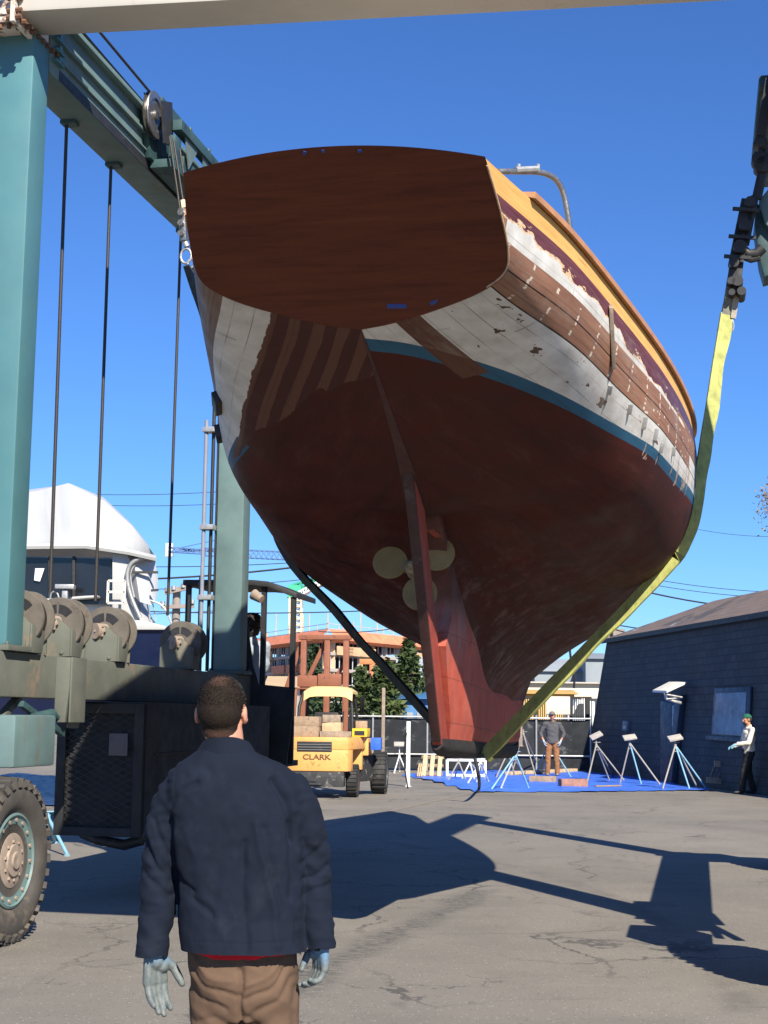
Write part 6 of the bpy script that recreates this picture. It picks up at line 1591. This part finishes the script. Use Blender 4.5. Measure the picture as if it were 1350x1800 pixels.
# front gore: fan of creases to the peak
pk = rg[0][4]; base = [wp(x, y, -.15+.25*abs(x-125)/150) for x, y in ((-70, 968), (-20, 962), (30, 959), (62, 958), (95, 957), (125, 956), (160, 958), (200, 963), (240, 970), (274, 979))]
n0 = rg[0]
m.add(n0+base, [])
L0 = len(m.v)-len(n0)-len(base)
tri = [(0, 9), (1, 10), (2, 11), (3, 12)]
ids_t = [L0+i for i in range(9)]; ids_b = [L0+9+i for i in range(10)]
pairs = [(0, 0), (1, 1), (2, 2), (3, 3), (4, 5), (5, 6), (6, 7), (7, 8), (8, 9)]
for (a1, b1), (a2, b2) in zip(pairs, pairs[1:]):
    if b2-b1 == 2: m.f.append((ids_t[a1], ids_b[b1], ids_b[b1+1])); m.f.append((ids_t[a1], ids_b[b1+1], ids_b[b2], ids_t[a2]))
    else: m.f.append((ids_t[a1], ids_b[b1], ids_b[b2], ids_t[a2]))
m.build('wrap_cover', M['wrap'], wb_, 50)
m = MB(); m.loft([[wp(x, y0+yy, dd) for x, y0 in ((-70, 962), (60, 958), (150, 957), (225, 968), (274, 979))] for yy, dd in ((-3, -.1), (2, -.3), (7, -.28), (8, .5))], caps=False, closed=False)
m.build('hardtop', M['gel'], wb_, 40)
m = MB(); m.prism([wp(-60, 975, .1), wp(198, 980, .1), wp(198, 1090, .1), wp(-60, 1090, .1)], Vector((.3, 2.5, 0))); m.build('saloon', M['gel'], wb_, 20)
m = MB(); m.prism([wp(-50, 978), wp(195, 982), wp(195, 1062), wp(-50, 1062)], Vector((0, .06, 0))); gla = m.build('saloon_glass', mat('dark_tinted_glass', (.012,.013,.016), .12, 0, .3, 1, 0), wb_)
m = MB()
for x in (88, 130): m.bar(wp(x, 978, -.03), wp(x, 1062, -.03), .05)
m.build_each('mullion', M['black_iron'], gla)
m = MB(); m.prism([wp(62, 999, -.05), wp(78, 999, -.05), wp(70, 1022, -.05), (wp(60, 1020, -.05))], Vector((0, .02, 0))); m.build('paper_notice', M['plastic_white'], gla)
m = MB(); m.prism([wp(197, 972, -.1), wp(224, 975, -.1), wp(228, 985, -.1), wp(222, 1010, -.1), wp(226, 1060, -.1), wp(248, 1092, -.1), (wp(197, 1092, -.1))], Vector((.2, .5, 0))); m.build('cabin_side', M['gel'], wb_, 20, .02)
m = MB(); m.tube(smooth_path([wp(250, 980, -.2), wp(228, 990, -.2), wp(222, 1015, -.2), wp(230, 1050, -.2), wp(246, 1085, -.2)]), .04, 8); m.tube(smooth_path([wp(256, 981, -.15), wp(234, 993, -.15), wp(228, 1015, -.15), wp(236, 1050, -.15)]), .02, 8); m.build('handrail', M['galv'], wb_, 50)
m = MB(); cols = []
for x, y in ((236, 984), (256, 980), (270, 980)): pass
ring1 = [wp(x, y, dd) for x, y, dd in ((229, 1000, .0), (236, 985, -.1), (256, 979, .0), (272, 980, .4))]
ring2 = [wp(x, y, dd) for x, y, dd in ((230, 1020, .0), (240, 1018, -.15), (262, 1017, .0), (278, 1020, .4))]
ring3 = [wp(x, y, dd) for x, y, dd in ((238, 1050, .0), (246, 1058, -.1), (266, 1064, .0), (276, 1050, .4))]
m.loft([ring1, ring2, ring3], caps=False, closed=False); m.build('wrapped_window', M['wrap'], wb_, 60)
m = MB(); m.bar(wp(232, 1006, -.2), wp(278, 1006, -.1), .06, .04); m.bar(wp(266, 1038, -.15), wp(278, 1037, -.1), .06, .04); m.build_each('black_strap', M['black_iron'], wb_)
m = MB(); m.prism([wp(-60, 1062, -.3), wp(150, 1047, -.3), (wp(172, 1046, -.3)), wp(172, 1050, -.3), wp(-60, 1068, -.3)], Vector((0, .25, 0)))
m.prism([wp(-80, 1090, -.2), wp(250, 1090, -.2), wp(292, 1101, -.2), (wp(292, 1107, -.2)), wp(-80, 1107, -.2)], Vector((.4, 3.5, 0))); m.build('side_deck', M['gel'], wb_, 20, .02)
m = MB(); m.loft([[wp(-80, 1107, -.15), wp(291, 1107, -.15), wp(291, 1107, 4), wp(-80, 1107, 4)], [wp(-80, 1180, .2), wp(286, 1170, .2), wp(282, 1170, 3.5), wp(-80, 1180, 3.5)], [wp(-80, 1290, .9), wp(250, 1270, .9), wp(245, 1270, 2.8), wp(-80, 1290, 2.8)]]); m.build('hull', mat('navy_hull_paint', (.012,.022,.07), .25, 0, .1, 2, 0), wb_, 30)
m = MB(); m.bb(0, .62, 0, .1, 0, .06); 
bx0 = wp(189, 1060, -.5)
for x in (0, .30): m.bar(bx0+Vector((x, 0, 0)), bx0+Vector((x, 0, .40)), .04)
for z in (0, .2, .40): m.bar(bx0+Vector((0, 0, z)), bx0+Vector((.30, 0, z)), .04)
m.v = m.v[8:]; m.f = [tuple(i-8 for i in f) for f in m.f[6:]]
m.build('boarding_ladder', mat('cream_ladder', (.66,.62,.52), .6, 0, .1, 9, 0), wb_)
m = MB(); q = wp(114, 1055, -.4); m.bar(q, q+Vector((0, 0, .18)), .10); m.box(q+Vector((0, 0, .24)), (.34, .2, .08)); m.build('deck_fitting', M['galv'], wb_, 30, .01)
m = MB(); m.tube(smooth_path([wp(88, 1056, -.4), wp(90, 1040, -.4), wp(100, 1040, -.4), wp(104, 1052, -.4)]), .015, 6); m.tube(smooth_path([wp(262, 1055, 0), wp(284, 1062, 0), wp(296, 1080, 0), wp(306, 1110, 0)]), .02, 6); m.build('hose_line', M['galv'], wb_, 50)
m = MB()
for x in (250, 262, 272): m.cyl(wp(x-4, 1058, .2), wp(x+2, 1092, .2), .012, n=6)
m.build_each('lifeline_post', M['galv'], wb_)
# building under construction: slabs, columns, orange formwork
cb = empty('unfinished_building', (at(560, 1250, 150).x, 165, 0), 0, 'concrete apartment building under construction with orange formwork round its top floor', 'building')
conc = mat('raw_concrete', (.40,.36,.32), .85, 0, .1, .5, 0); form = mat('orange_formwork', (.66,.22,.11), .7, 0, .2, 1.2, 0); studm = mat('galvanised_stud', (.40,.42,.45), .5, 0, .1, 1, 0); inn = mat('dark_interior', (.05,.055,.065), .9, 0, .4, .4, 0); tan = mat('plywood_edge', (.60,.38,.22), .8, 0, .2, 1, 0)
CORN = at(575, 1262, 150); CL = at(395, 1262, 182); CRt = at(790, 1262, 172)
def lvl(y, Y=150): return at(575, y, Y).z
floors = [lvl(y) for y in (1238, 1208, 1180, 1151, 1122)]
def cpt(p, z): return Vector((p.x, p.y, z))
def inset(t, z): 
    c = (CL+CRt)/2; return None
backp = CL+CRt-CORN
for i, z in enumerate(floors):
    m = MB(); m.prism([cpt(CORN, z), cpt(CRt, z), cpt(backp, z), cpt(CL, z)], Vector((0, 0, .32))); m.build('floor_slab', conc if i < 4 else form, cb)
    zt = floors[i+1] if i < 4 else None
    if zt:
        for (A, B, nn) in ((CORN, CL, 11), (CORN, CRt, 9)):
            for j in range(nn+1):
                p = A.lerp(B, (j+.3)/(nn+.6)); c = (CORN+backp)/2; p = p.lerp(c, .03); m = MB(); m.box((p.x, p.y, (z+.32+zt)/2), (.5, .5, zt-z-.32)); m.build('column', conc if j % 3 else tan, cb)
m = MB(); c = (CORN+backp)/2
poly = [cpt(CORN.lerp(c, .3), 0), cpt(CRt.lerp(c, .25), 0), cpt(backp.lerp(c, .3), 0), cpt(CL.lerp(c, .25), 0)]; m.prism(poly, Vector((0, 0, floors[3]))); m.build('core_wall', inn, cb)
m = MB()
for i in range(4):
    z, zt = floors[i]+.33, floors[i+1]
    for j in range(46):
        t = (j+.5)/46; p = CORN.lerp(CL, t).lerp(c, .015); m.box((p.x, p.y, (z+zt)/2), (.09, .09, zt-z-.02))
    for j in range(30):
        if random.random() < .5: continue
        t = (j+.5)/30; p = CORN.lerp(CRt, t).lerp(c, .015); m.box((p.x, p.y, (z+zt)/2), (.09, .09, zt-z-.02))
m.build('wall_stud', studm, cb, kind='stuff')
for A, B in ((CORN, CL), (CORN, CRt)):
    m = MB(); d = (B-A).normalized(); nrm = Vector((d.y, -d.x, 0)); nrm = nrm if nrm.y < 0 else -nrm; zz = floors[4]
    m.add([cpt(A, zz-.1)+nrm*.9, cpt(B, zz-.1)+nrm*.9, cpt(B, zz+.95), cpt(A, zz+.95)], [(0, 1, 2, 3)]); m.add([cpt(A, zz-.4)+nrm*.2, cpt(B, zz-.4)+nrm*.2, cpt(B, zz-.1)+nrm*.9, cpt(A, zz-.1)+nrm*.9], [(0, 1, 2, 3)]); m.build('formwork_edge', form, cb)
    m = MB()
    for j in range(14):
        p = A.lerp(B, random.random()).lerp(c, .05+.2*random.random()); hh = 1.2+2.2*random.random(); m.cyl(cpt(p, zz+.3), cpt(p, zz+.3+hh), .05, n=5)
    m.build('rebar', tan, cb, kind='stuff')
    for zi in (1, 2, 3):
        m = MB(); n_ = 5
        for j in range(n_):
            t = random.random()*.85; q0 = cpt(A.lerp(B, t), floors[zi]+.5)+nrm*.3; q1 = cpt(A.lerp(B, t+.12), floors[zi]+.5)+nrm*.3; m.bar(q0, q1, .1, .9)
        m.build_each('edge_board', tan if zi != 2 else form, cb)
    m = MB()
    for zz2 in (zz+1.0, zz+1.5): m.bar(cpt(A, zz2), cpt(B, zz2), .05)
    m.build_each('guard_rail', tan, cb)
# tower cranes
def lattice(m, p, q, w, n, r=.05, up=None):
    p, q = Vector(p), Vector(q); d = (q-p).normalized(); x = d.cross(Vector(up or (0, 0, 1))).normalized(); y = x.cross(d)
    cs = [x*w/2+y*w/2, -x*w/2+y*w/2, -x*w/2-y*w/2, x*w/2-y*w/2]
    for c in cs: m.bar(p+c, q+c, r*1.6)
    for i in range(n):
        a, b_ = p.lerp(q, i/n), p.lerp(q, (i+1)/n)
        for j in range(4): m.bar(a+cs[j], b_+cs[(j+1) % 4], r); m.bar(a+cs[j], a+cs[(j+1) % 4], r)
cr = empty('tower_crane', (at(405, 1262, 330).x, 330, 0), 0, 'far blue tower crane with long level jib crossing behind the hoist leg', 'crane')
bl = mat('crane_blue', (.10,.19,.40), .6, 0, .1, .2, 0)
m = MB(); lattice(m, (at(405, 1262, 330).x, 330, 0), at(405, 975, 330), 1.8, 24, .12, (0, 1, 0)); m.build('crane_mast', bl, cr)
m = MB(); lattice(m, at(360, 970, 330), at(560, 980, 326), 1.7, 22, .12); m.build('crane_jib', bl, cr)
m = MB(); lattice(m, at(292, 966, 332), at(360, 970, 330), 1.0, 7, .14); m.box(at(345, 967, 331), (9.5, .5, .7)); m.build('counter_jib', bl, cr)
m = MB(); m.box(at(298, 967, 332), (1.6, 1.5, 3.0)); m.build('counterweight', mat('pale_counterweight', (.62,.64,.68), .7, 0, .05, .2, 0), cr)
m = MB(); m.cyl(at(316, 963, 331), at(405, 944, 330), .12, n=5); m.build('tie_bar', bl, cr)
cr = empty('tower_crane', (at(520, 1262, 190).x, 190, 0), 0, 'green luffing tower crane with cream lattice mast rising behind the unfinished building', 'crane')
m = MB(); lattice(m, (at(520, 1262, 190).x, 190, 0), at(520, 1046, 190), 1.5, 22, .14, (0, 1, 0)); m.build('crane_mast', mat('cream_crane_paint', (.66,.55,.36), .6, 0, .1, .2, 0), cr)
gn = mat('crane_green', (.04,.36,.22), .6, 0, .1, .2, 0)
m = MB(); lattice(m, at(517, 1036, 190), at(600, 1010, 188), 1.1, 10, .13); m.build('crane_jib', gn, cr)
m = MB(); lattice(m, at(527, 1044, 189), at(575, 1018, 188), .5, 6, .12); m.bar(at(532, 1048, 189), at(545, 1040, 189), .5, .3); m.build('luffing_strut', mat('crane_white', (.66,.74,.74), .6, 0, .05, .2, 0), cr)
m = MB(); m.box(at(519, 1040, 190), (2.0, 1.8, 1.6)); m.build('crane_cab', gn, cr)
# utility poles and wires
pole_m = mat('grey_pole_timber', (.26,.22,.19), .85, 0, .2, 2, .1)
pr_ = empty('utility_pole', (at(310, 1262, 75).x, 75, 0), 0, 'grey timber utility pole with two crossarms behind the winch drums', 'utility pole')
m = MB(); q = at(311, 1034, 75); m.cyl((q.x, 75, 0), (q.x-.0, 75, q.z), .26, .20, n=10); m.build('pole', pole_m, pr_, 50)
m = MB(); m.bar(at(289, 1041, 74.6), at(328, 1033, 74.6), .22, .25); m.bar(at(283, 1067, 74.6), at(341, 1065, 74.6), .16, .2); m.build_each('crossarm', pole_m, pr_)
m = MB()
for x, y in ((294, 1038), (305, 1035), (322, 1031), (338, 1059), (286, 1062)): m.cyl(at(x, y+2, 74.5), at(x, y-5, 74.5), .12, n=8)
m.build_each('insulator', M['galv'], pr_)
m = MB(); q = at(1071, 1102, 90); m.cyl((q.x, 90, 0), (q.x, 90, q.z), .17, n=8); m.box((q.x+.5, 89.7, q.z-.7), (.7, .6, 1.1)); m.build('utility_pole', pole_m, None, 50, label='thin dark utility pole with pale transformer rising beyond the left corner of the block building', cat='utility pole')
wires = [((-20, 985), (560, 986), 73, .022), ((-20, 1018), (520, 997), 73, .05), ((-20, 1034), (560, 1016), 73, .02), ((-20, 1058), (660, 1073), 73, .03), ((-20, 1068), (420, 1070), 73, .02), ((-20, 876), (420, 884), 90, .02), ((-20, 860), (420, 862), 90, .02),
         ((1060, 1020), (1400, 1072), 62, .035), ((1060, 1000), (1400, 1042), 85, .02), ((1060, 1010), (1400, 1052), 85, .02), ((1020, 1082), (1240, 1106), 70, .03), ((1060, 1100), (1240, 1118), 70, .03), ((560, 1110), (760, 1090), 90, .03), ((1180, 920), (1400, 942), 90, .015)]
for (x0, y0), (x1, y1), Y, rr in wires:
    a, b2 = at(x0, y0, Y), at(x1, y1, Y+3); m = MB(); m.tube([a.lerp(b2, t/12)+Vector((0, 0, -.9*4*(t/12)*(1-t/12)*.35)) for t in range(13)], rr, 5); m.build('overhead_wire', M['black_iron'], None, 60, label='thin black overhead wire strung across the sky between poles', cat='wire', group='overhead wires')
# trees
def leaf_mat(nm, a, b_):
    m, t, b = nodes(nm); k = NT(t); P = k.coord(); info = k.n('ShaderNodeNewGeometry').outputs['Random Per Island']
    c = k.mix(info, a, b_); c = k.mix(k.mapr(k.noise(P, .7, 3), .4, .6, 0, .5), c, tuple(q*.6 for q in a)); k.l(c, b.inputs['Base Color']); b.inputs['Roughness'].default_value = .6; b.inputs['Specular IOR Level'].default_value = .25; return m
lfA = leaf_mat('conifer_leaf', (.035,.062,.022), (.10,.125,.04)); lfB = leaf_mat('dark_conifer_leaf', (.020,.045,.022), (.055,.085,.035)); barkm = mat('bark', (.10,.07,.05), .9, 0, .3, 4, .3)
def conifer(px, ytop, ybase_w, Y, lab, lf, seed, nl=3800, round_=False):
    rnd = random.Random(seed); t = at(px, ytop, Y); hgt = t.z; w = ybase_w*Y/FPX/2; r = empty('conifer_tree', (t.x, Y, 0), 0, lab, 'tree', None)
    m = MB(); m.tube([(t.x, Y, 0), (t.x+.1, Y, hgt*.5), (t.x, Y, hgt*.95)], .2, 8, rs=[.22, .13, .03])
    for i in range(14):
        z = hgt*(.12+.8*i/14); a = rnd.random()*6.28; L = w*(1-z/hgt)**.7*.9; m.tube([(t.x, Y, z), (t.x+L*math.cos(a), Y+L*math.sin(a), z+L*.15)], .04, 5)
    m.build('trunk', barkm, r, 60); m = MB()
    clumps = []
    for i in range(120):
        f = rnd.random()**.8; z = hgt*(.06+.92*f); rad = w*((1-f)**(.55 if round_ else .8))*(0.35+.65*rnd.random()); a = rnd.random()*6.28; clumps.append((Vector((t.x+rad*math.cos(a), Y+rad*math.sin(a), z)), w*.28*(1.1-f)+.12))
    for i in range(nl):
        c, s_ = clumps[rnd.randrange(len(clumps))]; p = c+Vector((rnd.gauss(0, s_*.5), rnd.gauss(0, s_*.5), rnd.gauss(0, s_*.45))); q = .10+.12*rnd.random(); e1 = Vector((rnd.gauss(0, 1), rnd.gauss(0, 1), rnd.gauss(0, .5))).normalized()*q; e2 = Vector((rnd.gauss(0, 1), rnd.gauss(0, 1), rnd.gauss(0, 1))).normalized()*q*.5
        m.add([p-e1, p+e2, p+e1, p-e2], [(0, 1, 2, 3)])
    m.build('crown', lf, r, keep=True); return r
conifer(718, 1122, 95, 62, 'tall yellow green conifer directly left of the rudder', lfA, 1, 5200)
conifer(676, 1160, 90, 60, 'mid height green tree behind the sling and orange rack', lfA, 2, 4200, True)
conifer(636, 1172, 60, 64, 'small green tree just right of the forklift mast', lfA, 5, 2600, True)
conifer(552, 1132, 34, 58, 'narrow dark conifer seen through the forklift mast', lfB, 3, 2600)
conifer(758, 1150, 80, 66, 'green conifer partly hidden by the rudder', lfB, 4, 2600)
# hedge line and depot beyond the fence
m = MB(); rnd = random.Random(8)
a, b2 = at(560, 1262, 66), at(780, 1262, 66)
for i in range(3500):
    p = a.lerp(b2, rnd.random()); p.z = rnd.random()**.7*at(600, 1205, 66).z; p.y += rnd.random()*2; q = .15; e1 = Vector((rnd.gauss(0, 1), rnd.gauss(0, 1), rnd.gauss(0, .5))).normalized()*q; e2 = Vector((rnd.gauss(0, 1), rnd.gauss(0, 1), rnd.gauss(0, 1))).normalized()*q*.6; m.add([p-e1, p+e2, p+e1, p-e2], [(0, 1, 2, 3)])
m.build('hedge', lfB, None, keep=True, kind='stuff', label='dark green hedge beyond the fence', cat='hedge')
def shed(x0, x1, yt, Y, dep, lab, wall, roofm, nm='shed', yr=None, win=0, winm=None):
    p, q = at(x0, 1262, Y), at(x1, 1262, Y); zt = at(x0, yt, Y).z; r = empty(nm, ((p.x+q.x)/2, Y+dep/2, 0), 0, lab, 'building')
    m = MB(); m.bb(p.x, q.x, Y, Y+dep, 0, zt); m.build('wall', wall, r, 20, .02)
    zr = at(x0, yr, Y).z if yr else zt+.3
    m = MB(); m.prism([(p.x-.2, Y-.3, zt+.001), (p.x-.2, Y+dep/2, zr), (p.x-.2, Y+dep+.3, zt+.001)], Vector((q.x-p.x+.4, 0, 0))); m.build('roof', roofm, r, 20)
    for i in range(win):
        x = p.x+(q.x-p.x)*(i+.5)/win; m = MB(); ww = (q.x-p.x)/win*.3; m.bb(x-ww, x+ww, Y-.04, Y-.002, zt*.45, zt*.78); m.build('window', winm or inn, r, 20)
    return r
gr1 = mat('grey_cladding', (.22,.25,.27), .7, 0, .08, .4, 0); gr2 = mat('pale_grey_roof', (.30,.33,.35), .8, 0, .08, .3, 0); crm = mat('cream_render', (.62,.55,.42), .8, 0, .06, .5, 0); blu = mat('blue_sheet', (.05,.16,.34), .5, 0, .15, .5, 0, dirt=(.3,.4,.5), damt=.4); ylw = mat('yellow_ochre_canopy', (.55,.34,.09), .7, 0, .08, .5, 0); brr = mat('tan_roof', (.42,.30,.18), .8, 0, .08, .5, 0)
shed(940, 1085, 1180, 120, 14, 'long grey warehouse roof beyond the yard between keel and block building', gr1, gr2, 'warehouse', 1152)
shed(1030, 1070, 1158, 118, 8, 'dark grey flat upper storey of the warehouse beside the thin pole', gr1, gr1, 'plant_room', 1144)
shed(880, 1058, 1200, 84, 8, 'cream low building behind the yellow canopy', crm, crm, 'low_building', 1194, 6)
shed(885, 1010, 1219, 72, 4, 'ochre yellow canopy roof above the black gate', ylw, ylw, 'yard_canopy', 1210)
shed(676, 765, 1228, 60, 5, 'blue sheet covered container beyond the fence right of the forklift', blu, blu, 'container', 1214, 5, M['galv'])
shed(468, 520, 1208, 90, 6, 'small cream house with tan roof below the unfinished building', crm, brr, 'small_house', 1186, 2)
shed(700, 775, 1200, 130, 10, 'dark green grey block beyond the trees left of the rudder', mat('green_grey_wall', (.06,.09,.09), .8, 0, .1, .3, 0), gr2, 'far_block', 1150)
# white truck
tr = empty('box_truck', (at(1010, 1262, 66).x, 66, 0), 0, 'white truck parked beyond the black gate', 'truck'); X0 = at(975, 1262, 66).x; X1 = at(1046, 1262, 66).x
m = MB(); m.prism([(X0+.5, 66, .6), (X1, 66, .6), (X1, 66, 2.5), (X0+1.0, 66, 2.6), (X0+.6, 66, 1.9)], Vector((0, 2, 0))); m.build('truck_body', mat('truck_white', (.72,.73,.72), .4, 0, .05, 2, 0), tr, 20, .05)
m = MB(); m.prism([(X0+.75, 65.97, 1.8), (X0+1.3, 65.97, 1.8), (X0+1.3, 65.97, 2.4), (X0+1.05, 65.97, 2.4)], Vector((0, .02, 0))); m.build('cab_window', inn, tr)
for x in (X0+1.1, X1-.5): m = MB(); m.lathe((x, 65.95, .45), (0, 1, 0), [(0, .45), (.25, .45)], 18); m.build('wheel', M['rubber_dark'], tr, 40)
# black gate with upright bars
gt_ = empty('iron_gate', (at(975, 1262, 53).x, 53, 0), 0, 'black iron gate of upright bars above the fence beside the man in grey', 'gate')
ga, gb = at(912, 1226, 53), at(1040, 1226, 53)
m = MB(); m.bar(ga, gb, .06); m.bar((ga.x, 53, .3), (gb.x, 53, .3), .06); m.build('gate_rail', M['black_iron'], gt_)
m = MB(); n_ = 34
for i in range(n_+1): x = ga.x+(gb.x-ga.x)*i/n_; m.bar((x, 53, .1), (x, 53, ga.z+.0), .035 if i % 8 else .10)
m.build('gate_bars', M['black_iron'], gt_, kind='stuff')
# board hung on the gate, and a drooping cable
m = MB(); p = at(981, 1240, 50); m.box((0, 0, .6), (.8, .05, .6)); 
for x in (-.35, .35): m.bar((x, .03, 0), (x, .03, .7), .05)
o = m.build('notice_board', mat('pale_board', (.60,.55,.48), .7, 0, .05, 3, 0), None, 30, .01, 'blank pale board standing behind the head of the man in grey', 'board', world=False); o.location = (p.x, 50, p.z-.6)
m = MB(); m.tube([at(1001, 1135, 60), at(1004, 1165, 60), at(1010, 1190, 60), at(1009, 1210, 60)], .05, 6); m.build('drooping_cable', M['black_iron'], None, 60, label='dark cable drooping from the wires right of the hull', cat='cable')
# tree at the far right edge, thin spring foliage
tr_ = empty('bare_tree', (at(1575, 1262, 68).x, 68, 0), 0, 'sparse spring tree with pinkish leaves at the right edge above the roof', 'tree')
m = MB(); rnd = random.Random(4); root_ = Vector((at(1575, 1262, 68).x, 68, 0)); tips = []
def branch(p, d, L, r, dep):
    q = p+d*L; m.tube([p, p.lerp(q, .5)+Vector((rnd.gauss(0, .05), 0, rnd.gauss(0, .05)))*L, q], r, 5, rs=[r, r*.85, r*.65])
    if dep == 0: tips.append(q); return
    tips.append(p.lerp(q, .7))
    for _ in range(3 if dep > 2 else 4):
        nd = (d+Vector((rnd.gauss(0, .55), rnd.gauss(0, .55), rnd.gauss(.12, .35)))).normalized(); branch(q, nd, L*.68, r*.6, dep-1)
branch(root_, Vector((-.05, 0, 1)), at(1400, 1130, 68).z, .22, 5); 
m.build('trunk', barkm, tr_, 60); lm = MB()
for q in tips:
    for _ in range(9):
        p = q+Vector((rnd.gauss(0, .25), rnd.gauss(0, .25), rnd.gauss(0, .22))); e1 = Vector((rnd.gauss(0, 1), rnd.gauss(0, 1), rnd.gauss(0, 1))).normalized()*.09; e2 = Vector((rnd.gauss(0, 1), rnd.gauss(0, 1), rnd.gauss(0, 1))).normalized()*.05; lm.add([p-e1, p+e2, p+e1, p-e2], [(0, 1, 2, 3)])
lm.build('crown', leaf_mat('spring_leaf', (.16,.12,.06), (.28,.20,.11)), tr_, keep=True)
